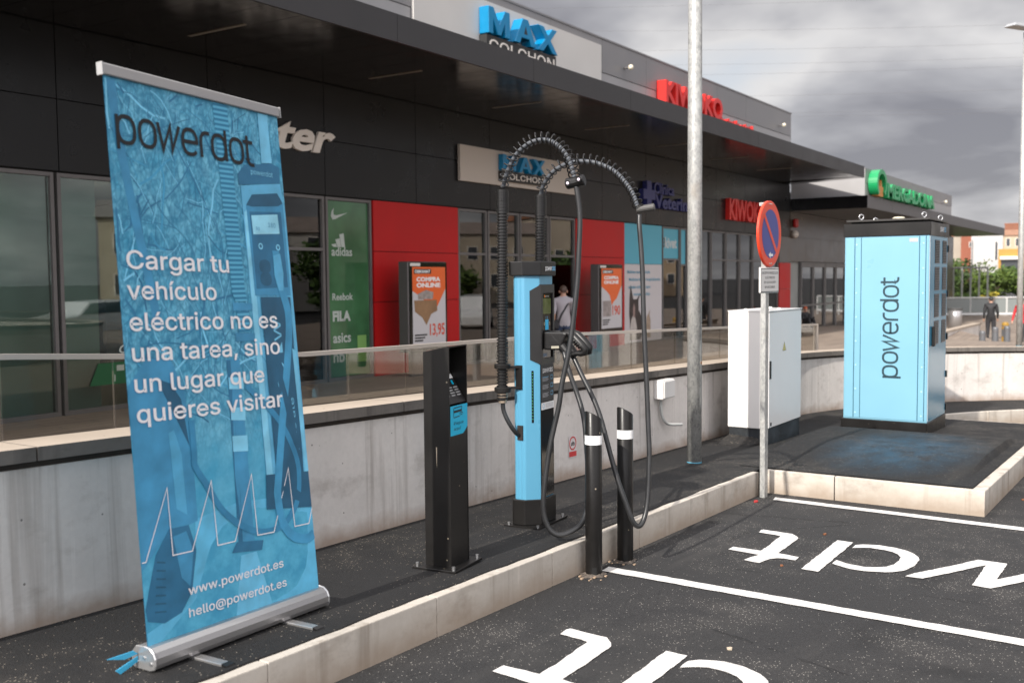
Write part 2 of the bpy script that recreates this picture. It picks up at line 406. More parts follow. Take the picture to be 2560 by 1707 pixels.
def make_glass(name, tint, refl=1.0, ior=1.5, rough=0.0):
    m = bpy.data.materials.new(name); m.use_nodes = True; MATS[name] = m
    N, L = m.node_tree.nodes, m.node_tree.links; N.clear()
    o = N.new('ShaderNodeOutputMaterial'); mxs = N.new('ShaderNodeMixShader'); tr = N.new('ShaderNodeBsdfTransparent'); gl = N.new('ShaderNodeBsdfGlossy')
    fr = N.new('ShaderNodeFresnel'); fr.inputs['IOR'].default_value = ior
    ml = N.new('ShaderNodeMath'); ml.operation = 'MULTIPLY'; ml.inputs[1].default_value = refl; ml.use_clamp = True
    tr.inputs['Color'].default_value = (*tint, 1); gl.inputs['Roughness'].default_value = rough
    L.new(fr.outputs[0], ml.inputs[0]); L.new(ml.outputs[0], mxs.inputs[0]); L.new(tr.outputs[0], mxs.inputs[1]); L.new(gl.outputs[0], mxs.inputs[2]); L.new(mxs.outputs[0], o.inputs[0])
    return m
M_shopglass = make_glass('shop_glass', (0.72, 0.80, 0.77), 1.9)
M_rail_glass = make_glass('balustrade_glass', (0.84, 0.83, 0.80), 0.30)

# ------------------------------------------------------------------ text
import os
FONT = None
try:
    FONT = bpy.data.fonts.load(os.path.join(bpy.utils.system_resource('DATAFILES'), 'fonts', 'Inter.woff2'))
except Exception:
    FONT = None
def text_geo(s, offset=0.0, shear=0.0, spacing=1.0, depth=0.0):
    c = bpy.data.curves.new('tmp_text', 'FONT'); c.body = s; c.font = (FONT if (FONT and offset < 0.012) else c.font); c.offset = offset; c.shear = shear; c.space_character = spacing; c.extrude = depth; c.resolution_u = 3
    o = bpy.data.objects.new('tmp_text', c); COL.objects.link(o)
    dg = bpy.context.evaluated_depsgraph_get(); dg.update()
    me = bpy.data.meshes.new_from_object(o.evaluated_get(dg))
    vs = [tuple(v.co) for v in me.vertices]; fs = [tuple(p.vertices) for p in me.polygons]
    bpy.data.objects.remove(o); bpy.data.curves.remove(c); bpy.data.meshes.remove(me)
    return vs, fs
def text_mb(s, mp, width=None, size=None, height=None, offset=0.0, shear=0.0, spacing=1.0, depth=0.0, mb=None):
    """flat or solid lettering; mp(x, y, d) maps text space to the world. Base line at y = 0, left edge at x = 0."""
    vs, fs = text_geo(s, offset, shear, spacing, 0.5 if depth else 0.0)
    x0 = min(v[0] for v in vs); x1 = max(v[0] for v in vs); y1 = max(v[1] for v in vs); y0 = min(v[1] for v in vs)
    sy = size if size else (height / (y1 - max(y0, -0.01)) if height else None)
    sx = width / (x1 - x0) if width else sy
    if sy is None: sy = sx
    mb = mb or MB()
    mb.add([mp((v[0] - x0) * sx, v[1] * sy, (v[2] + 0.5) * depth if depth else 0.0) for v in vs], fs)
    return mb
def letters(name, s, mp, mt, parent, **kw):
    """solid sign lettering, one object for each letter"""
    big = text_mb(s, mp, **kw); par = list(range(len(big.v)))
    def find(a):
        while par[a] != a: par[a] = par[par[a]]; a = par[a]
        return a
    key = {}
    for i, v in enumerate(big.v):
        k = tuple(round(c, 5) for c in v)
        if k in key: par[find(i)] = find(key[k])
        else: key[k] = i
    for f in big.f:
        for a in f[1:]: par[find(a)] = find(f[0])
    isl = {}
    for fi, f in enumerate(big.f): isl.setdefault(find(f[0]), []).append(fi)
    its = []
    for fl in isl.values():
        xs_ = [big.v[a][0] for fi in fl for a in big.f[fi]]; its.append([min(xs_), max(xs_), fl])
    its.sort(); out = []
    for a, b, fl in its:
        if out and min(b, out[-1][1]) - max(a, out[-1][0]) > 0.45 * min(b - a, out[-1][1] - out[-1][0]):
            out[-1][1] = max(b, out[-1][1]); out[-1][2] = out[-1][2] + fl
        else: out.append([a, b, list(fl)])
    for a, b, fl in out:
        m = MB(); mp_ = {}
        for fi in fl:
            for q in big.f[fi]:
                if q not in mp_: mp_[q] = len(m.v); m.v.append(big.v[q])
            m.f.append(tuple(mp_[q] for q in big.f[fi])); m.m.append(0); m.sm.append(False)
        obj(name, m, mt, parent)
def words(name, s, mp, mt, parent, width, size, offset=0.0):
    """printed line, one object for each word, spread to the given width"""
    vs, fs = text_geo(s, offset); x0 = min(v[0] for v in vs); x1 = max(v[0] for v in vs); k = width / (x1 - x0); pos = 0
    parts = s.split(' ')
    for i, w_ in enumerate(parts):
        pre = ' '.join(parts[:i + 1])
        a, _ = text_geo(pre, offset); b, f = text_geo(w_, offset)
        sh = max(v[0] for v in a) - max(v[0] for v in b)
        obj(name, MB().add([mp((v[0] + sh - x0) * k, v[1] * size) for v in b], f), mt, parent)
def sup(cx, cy, a, b, n=28, t0=0, t1=360, p=2.5):
    out = []
    for i in range(n + 1):
        t = R(t0 + (t1 - t0) * i / n); c, s_ = math.cos(t), math.sin(t)
        out.append((cx + a * math.copysign(abs(c) ** (2 / p), c), cy + b * math.copysign(abs(s_) ** (2 / p), s_)))
    return out
def powerdot(mb, mp, width, xh, w=0.13, only=None):
    """the round monoline lower-case lettering; mp(x, y, d)."""
    gl = []; x = 0.0
    def put(strokes, adv):
        nonlocal x
        gl.append((x, strokes)); x += adv
    O = lambda: (sup(0.40, 0.5, 0.36, 0.5)[:-1], True)
    put([([(0.03, -0.26), (0.03, 1.03)], False), (sup(0.42, 0.5, 0.37, 0.5)[:-1], True)], 0.98)
    put([O()], 0.90)
    put([([(0.0, 1.03), (0.20, 0.02), (0.60, 0.97), (0.63, 0.02), (1.04, 1.03)], False)], 1.14)
    put([([(0.03, 0.5), (0.75, 0.5)] + sup(0.40, 0.5, 0.36, 0.5, 22, 2, 320)[0:], False)], 0.93)
    put([([(0.04, -0.03), (0.04, 0.55)] + sup(0.34, 0.58, 0.30, 0.41, 6, 180, 92, 2.3) + [(0.52, 0.99)], False)], 0.60)
    put([O(), ([(0.78, -0.03), (0.78, 1.27)], False)], 0.98)
    put([O()], 0.86)
    put([([(0.17, 1.24), (0.17, 0.25)] + sup(0.38, 0.25, 0.21, 0.25, 6, 180, 270, 2.2) + [(0.52, 0.0)], False), ([(-0.06, 0.97), (0.50, 0.97)], False)], 0.55)
    k = width / x; ky = xh; lay = 0
    for gi, (gx, st) in enumerate(gl):
        if only is not None and gi not in only: continue
        for pts, cl in st:
            lay += 1
            pp = [((gx + px) * k, py * ky) for px, py in pts]
            mb.ribbon(pp, w * ky, lambda a, b, q=lay: mp(a, b, 0.00006 * (q % 3)), cl)
    return mb
# ================================================================== SETTING
ARC_C = (11.0, -2.2); ARC_R = 6.0
def PW(s, d):           # point at s along the wall face, d in front of it
    if s <= 11.0: return (s, 3.8 - d)
    th = (s - 11.0) / ARC_R
    return (ARC_C[0] + (ARC_R - d) * math.sin(th), ARC_C[1] + (ARC_R - d) * math.cos(th))
def plaza_z(x, y):
    up = -0.25 - 0.03 * max(0, min(x - 33, 12)) - 0.10 * max(0, min(x - 45, 2.5))
    lo = -0.25 - 0.10 * max(0, min(x - 30, 5.5)) - 0.036 * max(0, min(x - 35.5, 7.8))
    t = min(1, max(0, (6.85 - y) / 0.1)) if x < 44 else min(1, max(0, (9 - y) / 2.5))
    return up * (1 - t) + lo * t
# ground sheet
def ground():
    xs = [-900, -300, -100, -40] + [-20 + 2 * i for i in range(0, 34)] + [60, 90, 140, 250, 500, 1200]
    ys = [-900, -300, -120, -60, -30, -15, -8, -4, -2, 0, 1, 2, 3, 3.86, 3.98, 6, 10, 16, 30, 60, 120, 300, 1200]
    def z(x, y):
        g = G(max(-20, min(x, 44)))
        return g if y < 3.9 else min(g, -0.5 if x < 33 else g - 0.12)
    m = MB(); vs = [(x, y, z(x, y)) for y in ys for x in xs]; n = len(xs)
    m.add(vs, [(j * n + i, j * n + i + 1, (j + 1) * n + i + 1, (j + 1) * n + i) for j in range(len(ys) - 1) for i in range(n - 1)])
    return struct(obj('ground', m, M_asph))
ground()
# plaza behind the retaining wall
def plaza():
    m = MB(); ss = [-16 + i * 1.5 for i in range(18)] + [11 + ARC_R * R(a) for a in range(3, 120, 3)]
    ds = [0.12, 0.5, 1, 1.6, 2.2, 2.8, 3.0, 3.1, 3.6, 4.5, 5.5, 6.5, 7.5, 8.6, 9.5, 12, 15, 19, 24, 29, 34, 40, 50, 62]
    vs = []
    for s in ss:
        for d in ds:
            if s <= 11 and d > 14: d = 14 + (d - 14) * 0.001
            x, y = PW(s, -d); vs.append((x, y, plaza_z(x, y)))
    k = len(ds); m.add(vs, [(i * k + j + 1, i * k + j, (i + 1) * k + j, (i + 1) * k + j + 1) for i in range(len(ss) - 1) for j in range(k - 1)])
    return struct(obj('plaza', m, M_pave))
plaza()
# pavement strip along the wall, ragged front edge over the kerb
def sidewalk():
    m = MB(); ss = [-7 + 0.12 * i for i in range(150)] + [11 + ARC_R * R(a) for a in range(2, 100, 2)]
    rnd = random.Random(3); ds = [-0.03, 0.3, 0.6, 0.85]
    vs = []
    for s in ss:
        e = 0.990 + 0.0015 * math.sin(s * 9.1) + rnd.uniform(-0.006, 0.006)
        for d in ds + [e, e + 0.004]:
            x, y = PW(s, d); h = SW + 0.006 + (0.010 * math.sin(s * 1.7 + d * 5) * (0.3 if d > 0.8 else 1)) * 0.3
            if d == e + 0.004: h = SW - 0.004
            vs.append((x, y, G(x) + h))
    k = len(ds) + 2
    m.add(vs, [(i * k + j, i * k + j + 1, (i + 1) * k + j + 1, (i + 1) * k + j) for i in range(len(ss) - 1) for j in range(k - 1)])
    return struct(obj('sidewalk', m, M_walk))
sidewalk()
# raised pad that carries the two cabinets
PX0, PX1, PY0 = 7.76, 12.35, 1.20
def ss_(t): t = max(0, min(1, t)); return t * t * (3 - 2 * t)
def pad():
    m = MB(); rnd = random.Random(5)
    def f(a, b):
        x = PX0 + 0.03 + (PX1 - PX0 - 0.06) * a; y = PY0 + 0.05 + (2.99 - PY0 - 0.05) * b
        h = 0.065 * ss_((y - 1.33) / 0.04) * ss_((x - 7.95) / 1.3) * ss_((11.0 - x) / 0.8) + rnd.uniform(-0.001, 0.001)
        return (x, y, G(x) + SW + 0.010 + h)
    m.grid(70, 60, f)
    m.gbox(PX0 + 0.03, PX1 - 0.03, PY0 + 0.05, 2.99, 0.02, SW + 0.004)
    return struct(obj('cabinet_pad', m, M_walk))
pad()
# soft asphalt fillet at the foot of the wall near the lamp post
# kerbs
kerb = struct(bpy.data.objects.new('kerb', None)); COL.objects.link(kerb); WLOC[kerb.name] = Vector((0, 0, 0))
def sweep_piece(prof, s0, s1, n):
    m = MB(); k = len(prof); vs = []
    for i in range(n + 1):
        s = s0 + (s1 - s0) * i / n
        for (d, a) in prof:
            x, y = PW(s, d); vs.append((x, y, G(x) + a))
    fs = [(i * k + j, i * k + (j + 1) % k, (i + 1) * k + (j + 1) % k, (i + 1) * k + j) for i in range(n) for j in range(k)]
    fs += [tuple(range(k - 1, -1, -1)), tuple(n * k + j for j in range(k))]
    return m.add(vs, fs)
def prof_box(d0, d1, a0, a1): return [(d0, a0), (d1, a0), (d1, a1), (d0, a1)]
kj = [-6.5, -5.5, -4.5, -3.5, -2.5, -1.5, -0.5, 0.5, 1.52, 2.53, 3.53, 4.52, 5.54, 6.57, 7.61]
for a, b in zip(kj, kj[1:]):
    obj('kerb_stone', sweep_piece(prof_box(0.90, 1.04, -0.2, SW + random.uniform(-0.002, 0.001)), a + 0.0015, b - 0.0015, 1), M_kerb, kerb, bevel=0.005, seg=2)
for i in range(9):
    obj('kerb_stone', sweep_piece(prof_box(0.90, 1.04, -0.25, SW), 11.3 + i * 1.0 + 0.003, 12.3 + i * 1.0 - 0.003, 4), M_kerb, kerb, bevel=0.007)
for y0, y1 in ((2.22, 2.757), (1.165, 2.214)):
    obj('kerb_stone', MB().gbox(7.75, 7.89, y0, y1, -0.25, SW + 0.001), M_kerb, kerb, bevel=0.008, seg=2)
for a, b in ((7.896, 8.9), (8.906, 9.9), (9.906, 10.9), (10.906, 11.9), (11.906, 12.4)):
    obj('kerb_stone', MB().gbox(a, b, 1.165, 1.30, -0.3, SW + 0.001), M_kerb, kerb, bevel=0.008, seg=2)
for y0, y1 in ((1.31, 2.2), (2.206, 2.75)):
    obj('kerb_stone', MB().gbox(12.32, 12.44, y0, y1, -0.3, SW + 0.001), M_kerb, kerb, bevel=0.008)

# painted markings
def mark(name, pts):
    m = MB(); m.poly([(x, y, G(x) + 0.0045) for x, y in pts])
    o = struct(obj(name, m, M_white_paint)); return o
def ragged(pts, step=0.05, amp=0.004, seed=0):
    rnd = random.Random(seed); out = []
    for i, p in enumerate(pts):
        q = pts[(i + 1) % len(pts)]; L = math.dist(p, q); n = max(1, int(L / step))
        for k in range(n):
            t = k / n; j = amp if k else 0
            out.append((p[0] + (q[0] - p[0]) * t + rnd.uniform(-j, j), p[1] + (q[1] - p[1]) * t + rnd.uniform(-j, j)))
    return out
mark('parking_line', ragged([(4.93, 2.69), (5.03, 2.70), (4.985, 0.58), (4.95, -2.6), (4.85, -2.6), (4.885, 0.57)], seed=1))
mark('parking_line', ragged([(7.48, 2.60), (7.585, 2.62), (7.515, 0.89), (7.48, -2.6), (7.37, -2.6), (7.405, 0.87)], seed=2))
mark('parking_line', ragged([(2.40, 2.66), (2.50, 2.66), (2.47, -2.6), (2.37, -2.6)], seed=3))
T_ = [(6.354, 2.302), (6.425, 2.314), (6.449, 2.305), (6.438, 2.182), (6.435, 2.108), (6.382, 2.06), (6.341, 2.037), (6.203, 2.028), (6.12, 2.022), (5.887, 2.015), (5.881, 1.98), (5.863, 1.879), (5.776, 1.873), (5.781, 1.941), (5.765, 1.977), (5.727, 2.004), (5.671, 2.017), (5.6, 2.024), (5.6, 2.065), (5.615, 2.124), (5.699, 2.114), (5.782, 2.094), (5.793, 2.179), (5.804, 2.294), (5.884, 2.293), (5.885, 2.119), (6.039, 2.123), (6.331, 2.15), (6.346, 2.195)]
BAR_ = [(6.424, 1.815), (6.421, 1.715), (5.601, 1.687), (5.608, 1.785)]
ARC_ = [(6.272, 1.683), (6.361, 1.686), (6.404, 1.652), (6.442, 1.56), (6.431, 1.469), (6.387, 1.383), (6.332, 1.332), (6.268, 1.296), (6.22, 1.281), (6.114, 1.271), (6.021, 1.273), (5.909, 1.293), (5.832, 1.341), (5.803, 1.378), (5.763, 1.479), (5.767, 1.561), (5.825, 1.673), (5.921, 1.675), (5.878, 1.611), (5.856, 1.503), (5.888, 1.443), (5.934, 1.398), (6.006, 1.374), (6.12, 1.37), (6.2, 1.38), (6.267, 1.411), (6.309, 1.452), (6.333, 1.506), (6.338, 1.587), (6.32, 1.623)]
W_ = [(5.783, 1.263), (5.879, 1.235), (6.149, 1.101), (6.406, 0.992), (6.404, 0.84), (6.38, 0.835), (6.218, 0.835), (5.998, 0.833), (6.214, 0.727), (6.40, 0.60), (6.40, 0.50), (6.037, 0.706), (5.803, 0.827), (5.789, 0.834), (5.803, 0.928), (5.999, 0.927), (6.296, 0.935), (6.016, 1.063), (5.787, 1.173)]
for dx_, sd in ((0.0, 10), (-2.487, 20)):
    for k, P_ in enumerate((T_, BAR_, ARC_, W_)):
        mark('painted_letter', ragged([(x + dx_, y + (0.02 if dx_ else 0)) for x, y in P_], 0.03, 0.003, sd + k))

# leaf and stone litter: a handful of real bits on the ground
M_leaf = mat('dry_leaf', (0.20, 0.075, 0.03), 0.7); M_chip = mat('pale_chip', (0.5, 0.42, 0.32), 0.8, 0, 0.3, 30)
rl = random.Random(11)
def litter(name, label, cat, pos, on_walk, size, mt, seed):
    r2 = random.Random(seed); x, y = pos; z = G(x) + (SW + 0.012 if on_walk else 0.003); m = MB(); n = 7
    top = [(x + size * r2.uniform(0.6, 1) * math.cos(6.28 * k / n), y + 0.6 * size * r2.uniform(0.6, 1) * math.sin(6.28 * k / n), z + size * r2.uniform(0.1, 0.35)) for k in range(n)]
    bot = [(p[0], p[1], z - 0.002) for p in top]
    m.prism(bot, top); return tag(obj(name, m, mt), label, cat)
litter('fallen_leaf', 'orange dry leaf on asphalt above the far painted t', 'leaf', (6.55, 1.93), False, 0.022, M_leaf, 1)
litter('fallen_leaf', 'brown dry leaf on asphalt between far painted t and bar', 'leaf', (5.62, 1.90), False, 0.018, M_leaf, 2)
litter('fallen_leaf', 'orange leaf by the right end of the island kerb', 'leaf', (8.6, 1.02), False, 0.03, M_leaf, 3)
litter('stone_chip', 'pale oval chip lying on asphalt in the near bay', 'stone', (4.12, 1.62), False, 0.022, M_chip, 4)
M_redlit = mat('red_wrapper', (0.35, 0.02, 0.02), 0.5)
litter('red_wrapper', 'crumpled red scrap at the foot of the sign post', 'litter', (7.33, 2.68), False, 0.03, M_redlit, 5)

# ================================================================== RETAINING WALL
rw = thing('retaining_wall', 'long low concrete wall with stone coping behind the charging bay', 'wall', (4, 3.9, G(4)))
WT = SW + 0.733                      # coping top above the car park
wj = [-7.0, -4.6, -2.2, 0.2, 2.6, 5.0, 7.4, 9.8]
obj('wall_body', sweep_piece(prof_box(-0.22, 0.0, -0.3, WT - 0.085), -7, 11, 30), M_wall, rw)
obj('wall_body', sweep_piece(prof_box(-0.22, 0.0, -0.4, WT - 0.085), 11.002, 25, 50), M_wall, rw)
obj('mortar_bed', sweep_piece(prof_box(-0.21, -0.012, WT - 0.0849, WT - 0.0565), -7, 25, 60), mat('mortar_dark', (0.045, 0.035, 0.028), 0.95, 0, 0.4, 9), rw)
cj = [-7.0 + 1.1 * i for i in range(8)]
s = -6.74; i = 0
while s < 24:
    L_ = 1.128
    m = sweep_piece([(-0.24, WT - 0.056), (0.03, WT - 0.056), (0.03, WT), (-0.24, WT)], s + 0.004, s + L_ - 0.004, 1 if s < 10 else 4)
    for fi in range(len(m.f)):          # weathered front and end faces, pale top
        zz = [m.v[k] for k in m.f[fi]]
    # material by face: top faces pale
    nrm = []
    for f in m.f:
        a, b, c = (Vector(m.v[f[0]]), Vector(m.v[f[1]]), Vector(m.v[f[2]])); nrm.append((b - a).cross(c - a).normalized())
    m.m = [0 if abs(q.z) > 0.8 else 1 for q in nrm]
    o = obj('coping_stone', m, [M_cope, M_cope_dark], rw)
    s += L_; i += 1

# ------------------------------------------------------------------ glass balustrade on the wall
gb = thing('glass_balustrade', 'frameless glass balustrade with pale handrail along the wall top', 'railing', (6, 4.06, 0.7))
def rail_z(x):
    p = [(-7, 1.62), (2.35, 1.205), (2.925, 1.167), (4.03, 1.103), (4.93, 1.09), (6.2, 1.075), (7.12, 1.062), (10.42, 0.97), (13.3, 0.877)]
    for (a, za), (b, zb) in zip(p, p[1:]):
        if x <= b: return za + (zb - za) * (x - a) / (b - a)
    return p[-1][1]
M_rail = mat('handrail', (0.50, 0.45, 0.40), 0.4, 0.3)
xs = [-7, -3, 0, 2.35, 2.925, 4.03, 4.93, 6.2, 7.12, 8.5, 10.42, 11.8, 13.27]
m = MB()
for a, b in zip(xs, xs[1:]):
    za, zb = rail_z(a), rail_z(b); y0, y1 = 4.035, 4.075
    m.hexa([(a, y0, za - 0.018), (b, y0, zb - 0.018), (b, y1, zb - 0.018), (a, y1, za - 0.018), (a, y0, za + 0.005), (b, y0, zb + 0.005), (b, y1, zb + 0.005), (a, y1, za + 0.005)])
obj('handrail', m, M_rail, gb)
gx = [-7, -5.3, -3.4, -1.5, 0.4, 2.31, 2.84, 4.39, 4.91, 6.05, 7.19, 7.99, 8.89, 10.0, 11.1, 12.2, 13.25]
for a, b in zip(gx, gx[1:]):
    a += 0.006; b -= 0.006; zb0 = lambda x: G(x) + SW + 0.66 - (0.12 if x > 11 else 0)
    obj('pane', MB().hexa([(a, 4.049, zb0(a)), (b, 4.049, zb0(b)), (b, 4.061, zb0(b)), (a, 4.061, zb0(a)),
                           (a, 4.049, rail_z(a) - 0.019), (b, 4.049, rail_z(b) - 0.019), (b, 4.061, rail_z(b) - 0.019), (a, 4.061, rail_z(a) - 0.019)]), M_rail_glass, gb)
obj('end_post', MB().box(13.255, 13.30, 4.03, 4.08, 0.42, 0.880), M_rail, gb)

# ================================================================== SHOPPING CENTRE
FY = 12.35
sc = thing('shopping_centre', 'long dark-clad shopping centre with projecting black canopy and grey parapet', 'building', (18, FY, -0.25))
# charcoal cladding panels above the shop fronts
px = [-4.39 + 2.46 * i for i in range(16)] + [37.05]
pi = 0
for a, b in zip(px, px[1:]):
    for z0, z1 in ((2.95, 3.88), (3.88, 4.83)):
        obj('cladding_panel', MB().box(a + 0.007, b - 0.007, FY - 0.035, FY - 0.002, z0 + 0.007, z1 - 0.007), M_char, sc)
obj('backing_wall', MB().box(-4.4, 37.05, FY, FY + 0.2, 2.94, 7.40), M_joint, sc)
# parapet
qx = px
for a, b in zip(qx, qx[1:]):
    obj('parapet_panel', MB().box(a + 0.005, b - 0.005, FY - 0.05, FY - 0.003, 6.60, 7.40), M_grey, sc)
    obj('parapet_panel', MB().box(a + 0.005, b - 0.005, FY - 0.035, FY - 0.003, 5.0, 6.59), M_grey2, sc)
obj('parapet_cap', MB().box(-4.4, 37.08, FY - 0.07, FY + 0.3, 7.402, 7.445), M_grey, sc)
obj('parapet_end', MB().box(37.052, 37.07, FY - 0.04, FY + 6, 4.9, 7.40), M_grey, sc)
# canopy
can = obj('canopy', MB().prism([(-4.4, 9.39, 4.87), (35.83, 9.39, 4.87), (37.04, FY - 0.06, 4.87), (-4.4, FY - 0.06, 4.87)], [(-4.4, 9.39, 5.20), (35.83, 9.39, 5.20), (37.04, FY - 0.06, 5.20), (-4.4, FY - 0.06, 5.20)]), M_joint, sc)
fx = [-4.4, 0.5, 4.1, 7.66, 11.24, 14.81, 18.4, 22.0, 25.6, 29.2, 32.8, 35.86]
for a, b in zip(fx, fx[1:]):
    obj('fascia_panel', MB().box(a + 0.004, b - 0.004, 9.35, 9.388, 4.825, 5.215), M_fascia, can)
    n = 6
    for k in range(n):                      # soffit boards running across
        xa, xb = a + (b - a) * k / n, a + (b - a) * (k + 1) / n
        sh = 0.40 if xb > 35.8 else 0
        obj('soffit_board', MB().prism([(xa + 0.004, 9.392, 4.835), (xb - 0.004, 9.392, 4.835), (xb - 0.004 + sh * 2.5, FY - 0.07, 4.835), (xa + 0.004 + sh * 2, FY - 0.07, 4.835)],
                                       [(xa + 0.004, 9.392, 4.866), (xb - 0.004, 9.392, 4.866), (xb - 0.004 + sh * 2.5, FY - 0.07, 4.866), (xa + 0.004 + sh * 2, FY - 0.07, 4.866)]), M_soffit, can)
M_slot = mat('soffit_light_slot', (0.30, 0.27, 0.22), 0.4, 0.3)
for x in (2.0, 5.7, 9.34, 13.0, 16.6, 20.25, 23.9, 27.5, 31.2):
    obj('light_slot', MB().box(x - 0.03, x + 0.03, 10.33, 11.43, 4.826, 4.8345), M_slot, can)
# shop front frames and glass
def win(x0, x1, z0=-0.25, z1=2.93, transom=None, frame=0.05, tint=None, y=FY):
    o = obj('window', MB(), M_alu, sc) if False else None
    m = MB(); f = frame
    m.box(x0, x0 + f, y - 0.03, y + 0.08, z0, z1); m.box(x1 - f, x1, y - 0.03, y + 0.08, z0, z1)
    m.box(x0 + f, x1 - f, y - 0.028, y + 0.078, z1 - f, z1); m.box(x0 + f, x1 - f, y - 0.028, y + 0.078, z0, z0 + f * 1.2)
    if transom: m.box(x0 + f, x1 - f, y - 0.028, y + 0.078, transom - f / 2, transom + f / 2)
    w = obj('window_frame', m, M_alu, sc)
    zs = [z0 + f * 1.2] + ([transom - f / 2, transom + f / 2] if transom else []) + [z1 - f]
    for a, b in zip(zs[::2], zs[1::2]):
        obj('pane', MB().box(x0 + f + 0.001, x1 - f - 0.001, y + 0.02, y + 0.032, a + 0.001, b - 0.001), M_shopglass, w)
    return w
for a, b, t in ((-1.9, 0.5, None), (0.55, 2.95, None), (3.0, 5.38, None), (5.42, 7.83, None), (7.88, 10.31, None), (10.36, 12.80, 2.03), (12.84, 14.0, None),
                (16.62, 17.63, 2.02), (17.67, 18.87, 2.02), (18.91, 20.11, 2.02), (20.15, 21.32, 2.02),
                (26.2, 27.35, 2.01), (27.39, 27.85, 1.86), (27.89, 29.66, None), (29.70, 30.86, 2.03), (30.90, 32.06, 2.03), (32.10, 33.26, 2.03), (33.30, 34.46, 2.03), (34.5, 35.84, None)):
    win(a, b, transom=t)
# red panels
for (a, b) in ((14.04, 16.6), (21.36, 23.86)):
    for z0, z1 in ((-0.25, 1.10), (1.10, 2.02), (2.02, 2.94)):
        obj('red_panel', MB().box(a, b, FY - 0.04, FY + 0.1, z0 + 0.006, z1 - 0.006), M_red, sc)
    obj('panel_backing', MB().box(a + 0.02, b - 0.02, FY - 0.02, FY + 0.12, -0.3, 2.94), M_joint, sc)
for z0, z1 in ((-0.32, 1.05), (1.05, 2.0)):
    obj('red_panel', MB().box(35.9, 37.12, FY - 0.05, FY + 0.1, z0 + 0.006, z1 - 0.006), M_red, sc)
for z0, z1 in ((2.0, 2.94), (2.94, 3.88)):
    pass
obj('bronze_panel', MB().box(35.9, 37.12, FY - 0.04, FY + 0.1, 2.006, 2.94), M_bronze, sc)
# veterinary shop front: blue band, white poster panel, blue fanlights
M_vetblue = mat('vet_blue_panel', (0.085, 0.40, 0.53), 0.4)
M_poster = mat('poster_white', (0.58, 0.55, 0.56), 0.5)
obj('blue_panel', MB().box(23.9, 26.16, FY - 0.02, FY + 0.05, 1.87, 2.93), M_vetblue, sc)
obj('poster_panel', MB().box(23.9, 26.16, FY - 0.02, FY + 0.05, -0.22, 1.86), M_poster, sc)
obj('blue_panel', MB().box(26.255, 27.295, FY + 0.002, FY + 0.0185, 2.04, 2.875), M_vetblue, sc)
obj('blue_panel', MB().box(27.445, 27.795, FY + 0.002, FY + 0.0185, 1.89, 2.875), M_vetblue, sc)
for a, b in ((16.68, 17.57), (17.73, 18.81), (18.97, 20.05), (20.21, 21.26)):
    obj('window_film', MB().box(a, b, FY + 0.033, FY + 0.038, 2.72, 2.87), M_vetblue, sc)
obj('window_film', MB().box(16.68, 17.57, FY + 0.033, FY + 0.038, -0.18, 0.05), M_vetblue, sc)
# interiors (dim shop, floor, back wall, lit ceiling strips)
M_int = mat('shop_interior', (0.30, 0.31, 0.30), 0.8, 0, 0.3, 0.6)
M_shelf = mat('shop_shelving', (0.16, 0.10, 0.06), 0.7, 0, 0.7, 1.3)
M_frost = mat('frosted_partition', (0.38, 0.46, 0.43), 0.5)
obj('shop_ceiling', MB().box(-4.4, 35.9, FY + 0.2, 22, 3.2, 3.3), M_int, sc)
obj('shop_back_wall', MB().box(-4.4, 35.9, 21.9, 22, -0.3, 3.3), M_int, sc)
obj('partition', MB().box(2.0, 8.75, FY + 0.45, FY + 0.48, -0.25, 3.19), M_frost, sc)
for x in (13.9, 16.7, 21.4, 23.95, 27.8, 35.85): obj('partition', MB().box(x - 0.05, x + 0.05, FY + 0.3, 21.89, -0.25, 3.19), M_int, sc)
rs = random.Random(21)
for k in range(22):
    x = rs.uniform(9.5, 35); y = rs.uniform(14.5, 20.5)
    if any(abs(x - q) < 0.9 for q in (13.9, 16.7, 21.4, 23.95, 27.8, 35.85)): continue
    mcol = mat('stock_%d' % (k % 6), [(0.20, 0.04, 0.03), (0.05, 0.10, 0.16), (0.22, 0.17, 0.10), (0.10, 0.12, 0.06), (0.25, 0.23, 0.2), (0.06, 0.05, 0.05)][k % 6], 0.7)
    mm = MB(); w_ = rs.uniform(0.5, 0.8); h_ = rs.uniform(1.0, 1.9)
    mm.box(x - w_, x + w_, y - 0.2, y + 0.2, -0.25, h_)
    for q in range(4): mm.box(x - w_ - 0.02, x + w_ + 0.02, y - 0.25, y - 0.201, -0.2 + h_ * q / 4, -0.16 + h_ * q / 4)
    obj('shelf_unit', mm, mcol, sc)
M_lit = mat('lit_tube', (0.9, 0.8, 0.6), 0.5, emit=(1.0, 0.82, 0.55), estr=14.0)
for x, y in ((9.6, 14.6), (10.3, 16.0), (12.6, 15.5), (17.2, 14.8), (18.4, 16.2), (20.1, 15.4), (29.0, 15), (31.5, 16), (3.5, 12.58), (6.5, 12.58), (11.5, 18.5), (14.9, 17), (19.3, 18.5), (22.6, 15), (25.5, 15.5), (30.3, 18), (33.6, 15), (33.9, 18)):
    obj('ceiling_light', MB().box(x - 0.45, x + 0.45, y - 0.04, y + 0.04, 3.13, 3.195), M_lit, sc)

